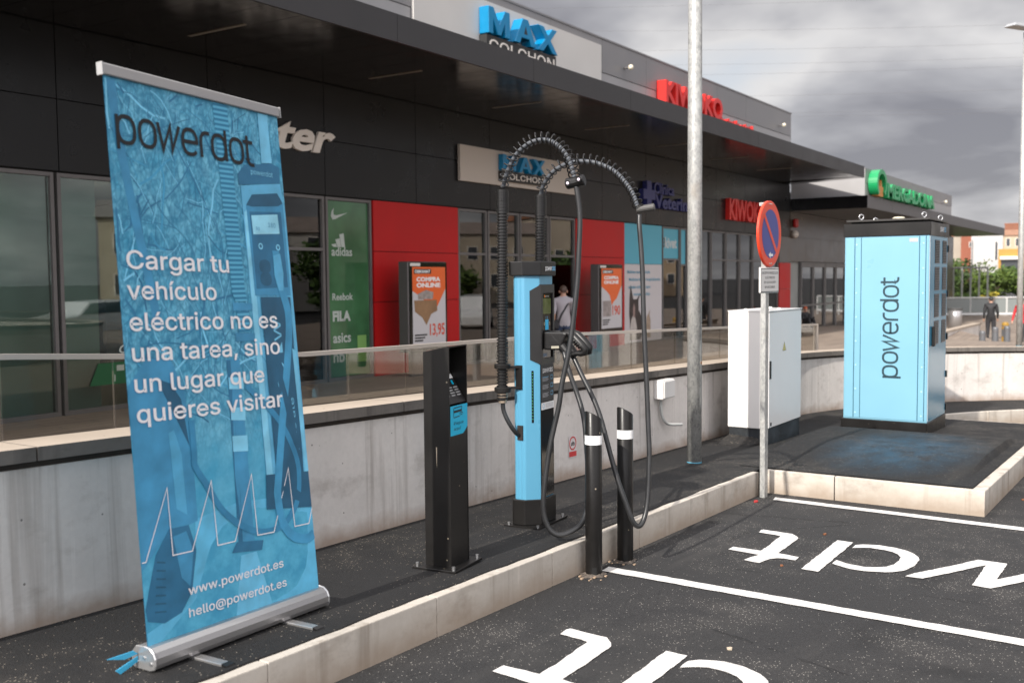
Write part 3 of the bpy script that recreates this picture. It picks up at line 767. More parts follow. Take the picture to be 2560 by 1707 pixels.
# second block: supermarket with its own canopy
mk = thing('supermarket_block', 'supermarket block with grey canopy band and bronze entrance beyond the main canopy', 'building', (46, 11, -0.5))
obj('canopy_box', MB().box(37.12, 69, 9.60, FY - 0.06, 3.93, 4.31), M_joint, mk)
x = 37.10
while x < 69:
    b = min(x + 3.6, 69.0); obj('fascia_panel', MB().box(x + 0.004, b - 0.004, 9.56, 9.598, 3.90, 4.33), mat('canopy_band', (0.10, 0.095, 0.098), 0.45, 0.2), mk); x = b
obj('canopy_end', MB().box(37.09, 37.118, 9.56, FY - 0.06, 3.90, 4.33), M_black_gloss, mk)
obj('soffit', MB().box(37.12, 68.98, 9.60, FY - 0.06, 3.89, 3.928), mat('bronze_soffit', (0.06, 0.055, 0.05), 0.3, 0.3), mk)
obj('parapet', MB().box(37.3, 53.0, 9.75, FY, 4.335, 5.30), M_grey2, mk)
x = 37.28
while x < 53:
    b = min(x + 2.46, 53.02)
    obj('parapet_panel', MB().box(x + 0.005, b - 0.005, 9.70, 9.748, 4.34, 4.78), M_grey2, mk); obj('parapet_panel', MB().box(x + 0.005, b - 0.005, 9.69, 9.748, 4.79, 5.31), M_grey, mk); x = b
obj('side_panel', MB().box(37.24, 37.298, 9.69, FY, 4.34, 5.31), M_grey2, mk)
x = 37.14
while x < 68:
    b = min(x + 1.85, 68.2)
    for z0, z1 in ((2.05, 2.95), (2.95, 3.88)):
        obj('bronze_panel', MB().box(x + 0.005, b - 0.005, FY - 0.03, FY + 0.1, z0 + 0.005, z1 - 0.005), M_bronze, mk)
    if b < 38.5 or x > 44.5: obj('bronze_panel', MB().box(x + 0.005, b - 0.005, FY - 0.03, FY + 0.1, -1.2, 2.04), M_bronze, mk)
    x = b
obj('core', MB().box(37.2, 68.18, FY + 0.1, FY + 12, -1.2, 4.6), M_int, mk)
for a, b in ((38.45, 39.95), (39.98, 41.48), (41.52, 43.0), (43.04, 44.5)):
    m = MB(); m.box(a, a + 0.09, FY - 0.03, FY + 0.06, -0.75, 2.03); m.box(b - 0.09, b, FY - 0.03, FY + 0.06, -0.75, 2.03); m.box(a + 0.09, b - 0.09, FY - 0.029, FY + 0.06, 1.85, 2.03); m.box(a + 0.09, b - 0.09, FY - 0.02, FY + 0.05, 0.35, 0.42)
    d_ = obj('door', m, M_alu, mk)
    obj('pane', MB().box(a + 0.091, b - 0.091, FY + 0.02, FY + 0.03, -0.74, 1.849), M_shopglass, d_)

# parapet spot lamps, siren
M_spot = mat('spot_lamp', (0.75, 0.7, 0.55), 0.3, 0.2)
for k, (x, y, z, lab) in enumerate(((23.83, FY - 0.2, 6.88, 'small round spot lamp on grey parapet right of the white panel'), (35.7, FY - 0.2, 6.83, 'small round spot lamp at the far end of the parapet'), (50.6, 9.55, 4.87, 'small round lamp on the supermarket parapet'))):
    t = thing('spot_lamp', lab, 'lamp', (x, y, z)); sg = 1.0
    obj('globe', MB().lathe((x, y - 0.05, z), [(0.015, -0.07), (0.055, -0.05), (0.072, 0.0), (0.055, 0.05), (0.02, 0.07)], 14), M_spot, t, smooth=True)
    obj('bracket', MB().cyl((x, y, z), (x, (FY - 0.03) if y > 11 else 9.7, z), 0.025, 8), M_alu, t)
t = thing('alarm_siren', 'small red alarm siren on the bronze wall under the canopy', 'siren', (37.43, 12.25, 3.3))
obj('siren_body', MB().box(37.3, 37.56, 12.14, 12.30, 3.30, 3.62), mat('siren_red', (0.35, 0.01, 0.01), 0.4), t, bevel=0.04)
obj('speaker', MB().lathe((37.45, 12.25, 3.05), [(0.05, -0.15), (0.13, -0.05), (0.13, 0.05), (0.05, 0.15)], 12), M_signcream, t, smooth=True)

# ------------------------------------------------------------------ signs
def fm(x0, z0, y): return lambda a, b, d=0.0: (x0 + a, y - d, z0 + b)       # facade mapping, depth toward the car park
def block_letter(polys, x0, x1, z0, z1, y0, y1):
    m = MB()
    for P_ in polys:
        q = [(x0 + (x1 - x0) * a, z0 + (z1 - z0) * b) for a, b in P_]
        m.prism([(a, y1, b) for a, b in q], [(a, y0, b) for a, b in q])
    return m
L_M = [[(0, 0), (0.2, 0), (0.2, 1), (0, 1)], [(0.8, 0), (1, 0), (1, 1), (0.8, 1)], [(0.2, 1), (0.2, 0.52), (0.42, 0), (0.58, 0), (0.8, 0.52), (0.8, 1), (0.5, 0.38)]]
L_M = [[(0, 0), (0.22, 0), (0.22, 0.55), (0.42, 0.02), (0.58, 0.02), (0.78, 0.55), (0.78, 0), (1, 0), (1, 1), (0.76, 1), (0.5, 0.42), (0.24, 1), (0, 1)]]
L_A = [[(0, 0), (0.24, 0), (0.32, 0.24), (0.68, 0.24), (0.76, 0), (1, 0), (0.63, 1), (0.37, 1)]]
L_X = [[(0, 0), (0.27, 0), (0.5, 0.33), (0.73, 0), (1, 0), (0.645, 0.51), (0.98, 1), (0.71, 1), (0.5, 0.68), (0.29, 1), (0.02, 1), (0.355, 0.51)]]
def max_sign(name, label, x0, x1, z0, z1, y0, y1, plate, cz0, cz1, plate_lab=None):
    t = thing(name, label, 'sign', ((x0 + x1) / 2, y1, z0))
    w = x1 - x0
    obj('panel', MB().box(plate[0], plate[1], y1 + 0.002, FY - 0.052, plate[2], plate[3]), plate[4], t)
    for nm, lt, a, b in (('letter_m', L_M, 0.0, 0.29), ('letter_a', L_A, 0.355, 0.665), ('letter_x', L_X, 0.69, 1.0)):
        lo = obj(nm, block_letter(lt, x0 + w * a, x0 + w * b, z0, z1, y0, y1), M_blue_letter, t, bevel=0.012)
        if nm == 'letter_a':
            ax, bx = x0 + w * a, x0 + w * b; ww = bx - ax; zz = z1 - z0
            obj('letter_counter', MB().poly([(ax + ww * 0.42, y0 - 0.003, z0 + zz * 0.40), (ax + ww * 0.58, y0 - 0.003, z0 + zz * 0.40), (ax + ww * 0.5, y0 - 0.003, z0 + zz * 0.72)]), M_dark_letter, lo)
    bo = obj('letter_band', MB().box(x0, x1 - 0.01, y0 + 0.05, y1, cz0, cz1), M_dark_letter, t)
    h = (cz1 - cz0) * 0.62
    letters('letter', 'COLCHON', fm(x0 + w * 0.03, cz0 + (cz1 - cz0) * 0.2, y0 + 0.046), M_pale, bo, width=w * 0.94, height=h, offset=0.01)
    return t
max_sign('roof_sign', 'big blue three-letter sign over black strip on the white parapet panel', 17.31, 20.04, 6.495, 7.04, 12.0, 12.24, (15.2, 22.52, 5.0, 7.22, M_signwhite), 6.11, 6.475)
max_sign('shop_sign', 'cream sign board with blue and grey lettering under the canopy behind charger hoses', 17.95, 19.65, 3.79, 4.125, 12.1, 12.235, (16.6, 21.36, 3.48, 4.20, M_signcream), 3.575, 3.775)
t = thing('shop_sign', 'pale bold italic sports shop lettering on dark cladding beside the banner', 'sign', (11.5, 12.2, 3.6))
letters('letter', 'Sprinter', fm(9.50, 3.66, FY - 0.04), M_pale, t, width=3.55, size=0.70, offset=0.028, shear=0.28, depth=0.05, spacing=0.98)
t = thing('roof_sign', 'red block letters standing on the grey parapet behind the lamp post', 'sign', (28.5, 12.1, 6.4))
letters('letter', 'KIWOKO', fm(25.76, 6.285, FY - 0.04), M_kiw, t, width=4.05, height=0.60, offset=0.035, depth=0.30)
letters('letter', 'tu tienda animal', fm(30.1, 6.24, FY - 0.04), M_kiw, t, width=2.8, size=0.32, offset=0.02, depth=0.12)
t = thing('shop_sign', 'red block letters on dark cladding behind the no parking sign', 'sign', (32.5, 12.2, 3.4))
letters('letter', 'KIWOKO', fm(30.80, 3.34, FY - 0.04), M_kiw, t, width=3.25, height=0.66, offset=0.035, depth=0.14)
t = thing('clinic_sign', 'dark blue cross and Clinica Veterinaria letters on cladding by the lamp post', 'sign', (26, 12.2, 3.3))
m = MB(); m.box(24.90, 25.18, 12.16, 12.30, 3.36, 4.09); m.box(24.68, 24.899, 12.16, 12.30, 3.60, 3.86); m.box(25.181, 25.40, 12.16, 12.30, 3.60, 3.86)
obj('cross', m, M_navy, t)
letters('letter', 'Clínica', fm(25.44, 3.80, FY - 0.04), M_navy, t, width=1.30, size=0.42, offset=0.02, depth=0.10)
letters('letter', 'Veterinaria', fm(25.46, 3.41, FY - 0.04), M_navy, t, width=3.2, size=0.50, offset=0.03, depth=0.12)
t = thing('supermarket_sign', 'green block letters with round green emblem on the far supermarket parapet', 'sign', (42, 9.6, 4.4))
m = MB(); ring = [(38.35 + 0.62 * math.cos(R(a)), 9.50, 4.78 + 0.48 * math.sin(R(a))) for a in range(-40, 221, 12)]
cx_ = 38.35
outer = [(cx_ + 0.72 * math.cos(R(a)), 4.80 + 0.52 * math.sin(R(a))) for a in range(-50, 231, 10)]; inner = [(cx_ + 0.52 * math.cos(R(a)), 4.80 + 0.36 * math.sin(R(a))) for a in range(230, -51, -10)]
pl = outer + inner; m.prism([(a, 9.68, b) for a, b in pl], [(a, 9.36, b) for a, b in pl])
obj('emblem_ring', m, M_green, t)
obj('emblem_basket', block_letter([[(0.05, 0), (0.95, 0), (1, 0.55), (0.72, 0.62), (0.6, 1), (0.45, 0.62), (0, 0.55)]], 38.0, 38.75, 4.36, 4.95, 9.42, 9.66), mat('basket_orange', (0.50, 0.22, 0.06), 0.5), t)
letters('letter', 'MERCADONA', fm(39.25, 4.40, 9.68), M_green, t, width=8.3, height=0.52, offset=0.04, depth=0.30)

# window lettering of the sports shop (flat print stuck to the glass)
M_vin = mat('window_vinyl', (0.45, 0.50, 0.47), 0.6); M_vingreen = mat('green_vinyl', (0.012, 0.12, 0.045), 0.5)
def decal(name, label, cat, mb, mt, loc): 
    o = obj(name, mb, mt); o['label'] = label; o['category'] = cat; return o
YG = FY + 0.009
def sw(pts, x0, z0, sc_): return MB().poly([(x0 + a * sc_, YG, z0 + b * sc_) for a, b in pts])
dec = thing('window_decal', 'white sports brand logos down the green shop window', 'decal', (13.4, YG, 1.0))
obj('swoosh', sw([(0, 0.02), (0.10, -0.12), (0.25, -0.10), (1.0, 0.20), (0.32, 0.06), (0.17, 0.08), (0.15, 0.2), (0.19, 0.36), (0.05, 0.22)], 13.0, 2.60, 0.42), M_vin, dec)
for k in range(3): obj('bar', MB().poly([(13.02 + k * 0.10 + 0.03, YG, 2.08), (13.11 + k * 0.10 + 0.03, YG, 2.08), (13.11 + k * 0.10 + 0.00, YG, 2.14 + 0.09 * k), (13.02 + k * 0.10 + 0.0 - 0.02, YG, 2.12 + 0.09 * k)]), M_vin, dec)
for tx, z, w in (('adidas', 1.93, 0.52), ('Reebok', 1.16, 0.52), ('FILA', 0.80, 0.45), ('asics', 0.42, 0.45), ('nb', 0.08, 0.28)):
    letters('letter', tx, fm(13.0, z, YG), M_vin, dec, width=w, offset=0.02 if tx != 'FILA' else 0.05)
gd = decal('window_film', 'tall green film across the sports shop window', 'decal', MB().box(12.895, 13.945, FY + 0.012, FY + 0.0185, -0.18, 2.875), mat('green_window_film', (0.05, 0.145, 0.065), 0.08, 0, 0.5, 1.3, spec=0.6), (13.4, YG, 0))
gd2 = decal('notice', 'small green and white notice low on the green window', 'notice', MB().box(13.62, 13.85, FY + 0.006, FY + 0.012, 0.05, 0.52), mat('notice_green', (0.18, 0.36, 0.10), 0.6), (0, 0, 0))
cc_ = thing('window_decal', 'click and collect lettering over green stripe on left shop window', 'decal', (8.9, YG, 0.4))
obj('stripe', MB().poly([(8.28, YG, 0.10), (10.3, YG, 0.10), (10.3, YG, 0.40), (8.42, YG, 0.40)]), M_vingreen, cc_)
letters('letter', 'CLICK & COLLECT', fm(8.75, 0.52, YG), M_vin, cc_, width=1.55, size=0.16, offset=0.02, shear=0.2)
for k, x in enumerate((8.66, 9.15, 9.65)):
    obj('number', text_mb(str(k + 1), fm(x, 0.14, YG - 0.002), size=0.13, offset=0.02), M_vin, cc_)
    obj('icon', MB().box(x + 0.04, x + 0.16, YG - 0.003, YG - 0.001, 0.28, 0.36), M_vin, cc_)
# clinic poster: text lines and a dog
po = thing('clinic_poster', 'white clinic poster with blue text lines and sitting dog print', 'poster', (25, FY - 0.03, 0))
M_txtblue = mat('text_blue', (0.06, 0.28, 0.42), 0.6); M_dog = mat('dog_brown', (0.06, 0.045, 0.04), 0.7, 0, 0.5, 5.0); M_dogw = mat('dog_white', (0.50, 0.45, 0.42), 0.7, 0, 0.15, 8)
YP = FY - 0.024
for tx, x, z, w in (('Medicina general y cirugía', 24.05, 1.62, 1.35), ('Medicina felina y hospitalización', 24.15, 1.42, 1.9), ('animales exóticos y rayos', 24.12, 1.22, 1.3), ('vacunas y chip', 24.4, 1.03, 1.0)):
    words('printed_word', tx, fm(x, z, YP), M_txtblue, po, w, 0.115, 0.02)
dg_ = lambda pts, mt, d=0.0, nm='dog_print': obj(nm, MB().poly([(24.1 + a, YP - d, -0.15 + b) for a, b in pts]), mt, po)
dg_([(0.10, 0.0), (0.75, 0.0), (0.90, 0.35), (0.82, 0.60), (0.62, 0.78), (0.60, 1.05), (0.72, 1.24), (0.50, 1.08), (0.30, 1.08), (0.14, 1.48), (0.07, 1.10), (0.05, 0.70), (0.10, 0.45)], M_dog, 0, 'dog_body')
dg_([(0.14, 0.0), (0.46, 0.0), (0.50, 0.35), (0.40, 0.60), (0.30, 0.68), (0.18, 0.55), (0.10, 0.3)], M_dogw, 0.002, 'dog_chest')
dg_([(0.28, 0.60), (0.38, 0.60), (0.40, 0.86), (0.33, 0.98), (0.27, 0.86)], mat('dog_muzzle', (0.32, 0.22, 0.20), 0.7), 0.003, 'dog_muzzle')
dg_([(1.02, 0.02), (1.34, 0.02), (1.34, 0.50), (1.27, 0.62), (1.30, 0.80), (1.20, 0.66), (1.10, 0.60), (1.04, 0.3)], mat('cat_tan', (0.36, 0.27, 0.20), 0.7, 0, 0.25, 9), 0, 'cat_body')
ks = thing('door_sign', 'white lettering on the blue panel above the clinic door', 'sign', (26.8, FY - 0.01, 2.4))
letters('letter', 'kivet', fm(26.42, 2.34, FY + 0.0005), mat('vin_white', (0.6, 0.62, 0.62), 0.6), ks, width=0.78, size=0.42, offset=0.03)
obj('emblem', text_mb('3', fm(26.29, 2.36, FY + 0.0005), width=0.12, size=0.36, offset=0.02), M_dark_letter, ks)
# ================================================================== ROLL-UP BANNER
BL, BR, TL, TR = Vector((2.2223, 3.03, 0.1939)), Vector((3.1116, 3.068, 0.1649)), Vector((2.0782, 2.975, 2.179)), Vector((2.9241, 3.063, 2.1552))
BN = Vector((0.04, -0.998, 0.03)).normalized()
def bmap(u, v, d=0.0):
    a, b = u / 0.86, v / 2.0
    p = BL * (1 - a) * (1 - b) + BR * a * (1 - b) + TL * (1 - a) * b + TR * a * b
    return tuple(p + BN * (d + 0.012 * math.sin(math.pi * a) * b * (1 - b) * 4 * 0.6))
bn = thing('roll_up_banner', 'tall blue roll-up banner with white Spanish text standing on the pavement', 'banner', (2.67, 3.04, G(2.67) + SW))
def banner_mat():
    t = NT('banner_print_branches', 0.45, 0.3)
    mp = t.map((1, 1, 1)); nz = t.noise(3.0, 4, 0.6)
    def lines(sc, w, off):
        cb = t.N.new('ShaderNodeVectorMath'); cb.operation = 'ADD'
        m1 = t.N.new('ShaderNodeMapping'); m1.inputs['Location'].default_value = (off, off * 0.7, off * 1.3); m1.inputs['Rotation'].default_value = (0, math.sin(off * 3.1) * 1.3, 0); m1.inputs['Scale'].default_value = (sc * 1.15, 0.001, sc * 0.6); t.L.new(t.co, m1.inputs[0])
        nn = t.N.new('ShaderNodeTexNoise'); nn.inputs['Scale'].default_value = 1.2; nn.inputs['Detail'].default_value = 2; t.L.new(m1.outputs[0], nn.inputs['Vector'])
        sc2 = t.N.new('ShaderNodeVectorMath'); sc2.operation = 'SCALE'; sc2.inputs['Scale'].default_value = 0.4; t.L.new(nn.outputs['Color'], sc2.inputs[0])
        t.L.new(m1.outputs[0], cb.inputs[0]); t.L.new(sc2.outputs[0], cb.inputs[1])
        d = t.vor(1.0, cb.outputs[0], 'DISTANCE_TO_EDGE')
        return t.rng(d, w * 0.35, w, 1, 0)
    light, mid, dark = (0.20, 0.56, 0.74), (0.07, 0.37, 0.57), (0.022, 0.17, 0.31)
    z = t.xyz()['Z']
    c = t.mix(t.rng(t.noise(7.0, 6, 0.65), 0.34, 0.66), mid, light)
    fade = t.rng(z, 0.75, 1.15, 0.12, 1)
    for sc, w, off, amt, colr in ((13, 0.10, 0.0, 0.35, dark), (42, 0.16, 5.1, 0.45, dark), (19, 0.06, 9.1, 0.3, (0.22, 0.55, 0.74))):
        c = t.mix(t.math('MULTIPLY', t.math('MULTIPLY', lines(sc, w, off), amt), fade), c, colr)
    c = t.mix(t.math('MULTIPLY', t.rng(t.noise(26, 5, 0.75), 0.44, 0.60), t.math('MULTIPLY', fade, 0.55)), c, dark)
    low = t.mix(t.rng(t.noise(9.0, 6, 0.7), 0.40, 0.62), (0.055, 0.33, 0.54), (0.11, 0.48, 0.70))
    c = t.mix(t.rng(z, 0.55, 1.0, 0.85, 0), c, low)
    t.col(c); return t.m
m = MB(); m.grid(14, 30, lambda a, b: bmap(0.86 * a, 2.0 * b, 0.0)); k = len(m.v)
m.grid(14, 30, lambda a, b: bmap(0.86 * (1 - a), 2.0 * b, -0.002))
pr = obj('printed_sheet', m, banner_mat(), bn, smooth=True)
BC = lambda nm, c: mat('banner_ink_' + nm, tuple(min(0.9, q * 1.2 + 0.003) for q in c), 0.45, 0, 0.22, 11.0)
B_dark, B_mid, B_light, B_deep = BC('dark', (0.022, 0.135, 0.25)), BC('mid', (0.045, 0.235, 0.41)), BC('light', (0.15, 0.46, 0.66)), BC('deep', (0.016, 0.09, 0.165))
B_sky = BC('pale', (0.20, 0.54, 0.73)); B_ground = BC('ground', (0.10, 0.41, 0.62))
lay = [0.0006]
def art(name, pts, mt, sub=True):
    lay[0] += 0.00008
    pts = [(min(0.858, max(0.002, u)), min(1.998, max(0.002, v))) for u, v in pts]
    # cut into horizontal bands so that it follows the gently curved sheet
    return obj(name, MB().poly([bmap(u, v, lay[0]) for u, v in pts]), mt, pr)
def band(name, pts, w, mt):
    lay[0] += 0.00008; q = lay[0]
    sm = []
    for i in range(len(pts) - 1):
        p0 = pts[max(i - 1, 0)]; p1 = pts[i]; p2 = pts[i + 1]; p3 = pts[min(i + 2, len(pts) - 1)]
        for k in range(6):
            t = k / 6; sm.append(tuple(0.5 * ((2 * p1[j]) + (-p0[j] + p2[j]) * t + (2 * p0[j] - 5 * p1[j] + 4 * p2[j] - p3[j]) * t * t + (-p0[j] + 3 * p1[j] - 3 * p2[j] + p3[j]) * t ** 3) for j in (0, 1)))
    sm.append(pts[-1])
    sm = [(min(0.857, max(0.003, u)), min(1.99, max(0.003, v))) for u, v in sm]
    return obj(name, MB().ribbon(sm, w, lambda a, b: bmap(min(0.859, max(0.001, a)), b, q)), mt, pr)
def twigs():
    rd = random.Random(77); m = MB(); 
    for k in range(330):
        u, v = rd.uniform(-0.05, 0.9), rd.uniform(0.80, 2.0); a = rd.gauss(1.57, 0.75) if rd.random() < 0.7 else rd.uniform(0, 3.14); pts = [(u, v)]
        n = rd.randrange(3, 8); st = rd.uniform(0.02, 0.055)
        for _ in range(n):
            a += rd.gauss(0, 0.22); u += st * math.cos(a); v += st * math.sin(a); pts.append((u, v))
        pts = [(x_, y_) for x_, y_ in pts if 0.004 < x_ < 0.856 and 0.78 < y_ < 1.99]
        if len(pts) < 2: continue
        w_ = rd.choice((0.0015, 0.002, 0.003, 0.003, 0.005, 0.008)); m.cm = rd.choice((0, 0, 0, 1, 1, 2)); dd = 0.00025 + 0.0000011 * k
        m.ribbon(pts, w_, lambda a_, b_: bmap(min(0.859, max(0.001, a_)), b_, dd))
    o = obj('print_branches', m, [BC('twig_dark', (0.022, 0.15, 0.28)), BC('twig_light', (0.17, 0.50, 0.70)), BC('twig_mid', (0.045, 0.27, 0.45))], pr); o['kind'] = 'stuff'
twigs()
art('print_ground', [(0.244, 0.4464), (0.4489, 0.4746), (0.5997, 0.4659), (0.86, 0.3816), (0.86, 0.002), (0.001, 0.002), (0.001, 0.0713), (0.1824, 0.1305), (0.2358, 0.3046)], B_ground)
art('print_road', [(0.40, 0.002), (0.60, 0.002), (0.53, 0.262), (0.45, 0.262)], BC('road', (0.13, 0.45, 0.66)))
band('print_stripe', [(0.03, 1.993), (0.045, 1.80), (0.09, 1.52), (0.125, 1.324), (0.15, 1.16)], 0.036, B_mid)
art('print_car', [(0.001, 0.96), (0.0856, 1.0508), (0.1886, 1.0462), (0.2398, 0.9324), (0.2557, 0.7149), (0.2556, 0.44), (0.10, 0.40), (0.001, 0.30)], B_mid)
art('print_window', [(0.12, 0.98), (0.18, 0.96), (0.222, 0.90), (0.245, 0.72), (0.19, 0.84)], B_deep)
art('print_panel_line', [(0.155, 0.78), (0.18, 0.79), (0.205, 0.70), (0.21, 0.47), (0.165, 0.50)], BC('sheen', (0.07, 0.31, 0.50)))
art('print_tyre', [(0.002, 0.1596), (0.0612, 0.3481), (0.1248, 0.4325), (0.2131, 0.4311), (0.2385, 0.3307), (0.2066, 0.1778), (0.1548, 0.1112), (0.0778, 0.0901), (0.0079, 0.1148)], B_dark)
art('print_rim', [(0.14, 0.40), (0.20, 0.41), (0.225, 0.33), (0.20, 0.20), (0.165, 0.24)], B_mid)
for k in range(7): art('print_tread', [(0.065 - 0.004 * k, 0.325 - 0.03 * k), (0.10 - 0.002 * k, 0.315 - 0.03 * k), (0.10 - 0.002 * k, 0.309 - 0.03 * k), (0.063 - 0.004 * k, 0.318 - 0.03 * k)], B_deep)
# printed bollard, corrugated hose and charger
art('print_bollard', [(0.4527, 1.0344), (0.5205, 1.0314), (0.5212, 0.5715), (0.523, 0.2814), (0.4397, 0.2878), (0.4462, 0.5826)], B_mid)
art('print_bollard_shade', [(0.452, 1.03), (0.472, 1.03), (0.468, 0.5), (0.462, 0.29), (0.44, 0.29), (0.446, 0.58)], B_dark)
for q in ([(0.4557, 0.9651), (0.5309, 0.9606), (0.5294, 0.9145), (0.4543, 0.9198)], [(0.4535, 0.8475), (0.5289, 0.8436), (0.5269, 0.7918), (0.4518, 0.7992)], [(0.4501, 0.7372), (0.5277, 0.7323), (0.5267, 0.6695), (0.4491, 0.676)]):
    art('print_band', q, B_sky)
art('print_plate', [(0.4035, 0.2816), (0.4324, 0.3199), (0.5701, 0.3001), (0.5585, 0.2625)], B_dark)
def hose_mat():
    t = NT('banner_ink_hose', 0.45, 0.3); w = t.N.new('ShaderNodeTexWave'); w.bands_direction = 'Z'; w.inputs['Scale'].default_value = 17.5; w.inputs['Distortion'].default_value = 0.0; t.L.new(t.map((1, 1, 1)), w.inputs['Vector'])
    t.col(t.mix(t.rng(w.outputs['Fac'], 0.2, 0.85), (0.035, 0.20, 0.35), (0.12, 0.45, 0.66))); return t.m
art('print_hose', [(0.4958, 1.996), (0.5725, 1.996), (0.5810, 1.2892), (0.59, 1.2563), (0.5238, 1.2559), (0.5103, 1.2883)], hose_mat())
for v0, v1 in ((1.2187, 1.2505), (1.10, 1.135)): art('print_flange', [(0.5088, v1), (0.615, v1 - 0.004), (0.6122, v0 + 0.002), (0.5088, v0)], B_mid)
art('print_hose', [(0.527, 1.2180), (0.592, 1.2180), (0.589, 1.1355), (0.527, 1.1355)], hose_mat())
art('print_post', [(0.7417, 1.996), (0.7967, 1.994), (0.80, 1.8091), (0.7392, 1.8015)], B_light)
art('print_body', [(0.6084, 1.7009), (0.8389, 1.7342), (0.857, 1.60), (0.857, 0.5403), (0.614, 0.5607)], BC('body', (0.105, 0.39, 0.60)))
art('print_body_edge', [(0.6136, 1.6), (0.640, 1.62), (0.648, 0.556), (0.614, 0.5607)], B_sky)
art('print_cap', [(0.5967, 1.7025), (0.5976, 1.7446), (0.6381, 1.7832), (0.7996, 1.8062), (0.8422, 1.7967), (0.8385, 1.7312)], B_dark)
art('print_housing', [(0.6282, 1.6293), (0.6658, 1.6727), (0.8161, 1.6916), (0.8456, 1.6542), (0.8446, 1.2805), (0.6352, 1.2792)], B_mid)
art('print_brow', [(0.6282, 1.6293), (0.6658, 1.6727), (0.8161, 1.6916), (0.8456, 1.6542), (0.815, 1.640), (0.66, 1.625)], B_deep)
art('print_face', [(0.643, 1.605), (0.828, 1.618), (0.832, 1.315), (0.646, 1.305)], B_dark)
art('print_screen', [(0.6521, 1.5913), (0.8059, 1.6067), (0.8097, 1.5297), (0.6542, 1.5179)], BC('screen', (0.27, 0.60, 0.76)))
obj('lettering', text_mb('180', lambda x, y, d=0: bmap(0.745 + x, 1.552 + y, lay[0] + 0.0003), size=0.035), B_mid, pr)
obj('lettering', text_mb('80', lambda x, y, d=0: bmap(0.672 + x, 1.535 + y, lay[0] + 0.0003), size=0.026), B_mid, pr)
for u in (0.690, 0.792):
    lay[0] += 0.0001; q = lay[0]; obj('print_button', MB().ribbon(sup(u, 1.474, 0.010, 0.010, 14, p=2)[:-1], 0.005, lambda a, b: bmap(a, b, q), True), B_sky, pr)
for v in (1.395, 1.345): art('print_socket', sup(0.705, v, 0.033, 0.027, 16)[:-1], B_deep)
art('print_panel', [(0.6639, 1.2731), (0.8401, 1.2749), (0.8276, 0.5324), (0.6678, 0.5557)], B_deep)
art('print_right_edge', [(0.8232, 1.0639), (0.8456, 1.0517), (0.857, 0.5403), (0.8341, 0.5389)], B_light)
art('print_base', [(0.6102, 0.5613), (0.8555, 0.5417), (0.857, 0.3875), (0.5985, 0.4205)], B_deep)
lay[0] += 0.0001
vk = lay[0]; words('printed_word', '200 kW', lambda x, y, d=0: bmap(0.765 - y, 0.84 + x, vk), B_light, pr, 0.345, 0.085)
words('printed_word', 'pido ate', lambda x, y, d=0: bmap(0.806 - y, 0.64 + x, vk), B_light, pr, 0.22, 0.045)
band('print_cable', [(0.26, 0.818), (0.26, 0.6936), (0.2612, 0.6434), (0.3064, 0.5683), (0.3762, 0.4545), (0.4809, 0.3688), (0.5812, 0.3322), (0.6833, 0.3414), (0.7636, 0.409), (0.7958, 0.5101), (0.7878, 0.6204), (0.7083, 0.774), (0.5419, 0.9273)], 0.026, BC('cable', (0.032, 0.20, 0.36)))
band('print_cable', [(0.775, 1.46), (0.7818, 1.3359), (0.8182, 1.1953), (0.7841, 0.9968), (0.7281, 0.7721), (0.675, 0.5287), (0.665, 0.4608), (0.6807, 0.3535), (0.7332, 0.2846), (0.8126, 0.2566), (0.857, 0.2712)], 0.040, BC('cable2', (0.048, 0.26, 0.45)))
art('print_plug', [(0.758, 1.44), (0.80, 1.45), (0.81, 1.37), (0.80, 1.30), (0.775, 1.30), (0.755, 1.36)], BC('plug', (0.09, 0.36, 0.57)))
lay[0] += 0.0003
M_print_white = mat('print_white', (0.86, 0.84, 0.85), 0.5)
zz = [(0.001, 0.3326), (0.0167, 0.3325), (0.1279, 0.5832), (0.1314, 0.3327), (0.2177, 0.3309), (0.3285, 0.5798), (0.3366, 0.3272), (0.4223, 0.3259), (0.5312, 0.5752), (0.5391, 0.3263), (0.6278, 0.3219), (0.7373, 0.5714), (0.7472, 0.3221), (0.8307, 0.3193), (0.857, 0.3805)]
tl_ = lay[0]
obj('pulse_line', MB().ribbon(zz, 0.0042, lambda a, b: bmap(a, b, tl_)), M_print_white, pr)
lay[0] += 0.0003; tq = lay[0]
def btext(s, u, v, w, size): words('printed_word', s, lambda x, y, d=0: bmap(u + x, v + y, tq), M_print_white, pr, w, size, 0.009)
obj('lettering', powerdot(MB(), lambda x, y, d=0: bmap(0.036 + x, 1.787 + y, tq + d), 0.662, 0.088, 0.15), M_ink, pr)
for s, u, v, w in (('Cargar tu', 0.033, 1.3646, 0.470), ('vehículo', 0.026, 1.260, 0.402), ('eléctrico no es', 0.026, 1.151, 0.722), ('una tarea, sino', 0.026, 1.045, 0.722), ('un lugar que', 0.026, 0.936, 0.618), ('quieres visitar', 0.026, 0.830, 0.712)):
    btext(s, u, v, w, 0.120)
btext('www.powerdot.es', 0.187, 0.168, 0.478, 0.066); btext('hello@powerdot.es', 0.182, 0.084, 0.492, 0.066)
obj('lettering', text_mb('powerdot', lambda x, y, d=0: bmap(0.67 + x, 1.752 + y, tq), width=0.127, size=0.038), B_sky, pr)
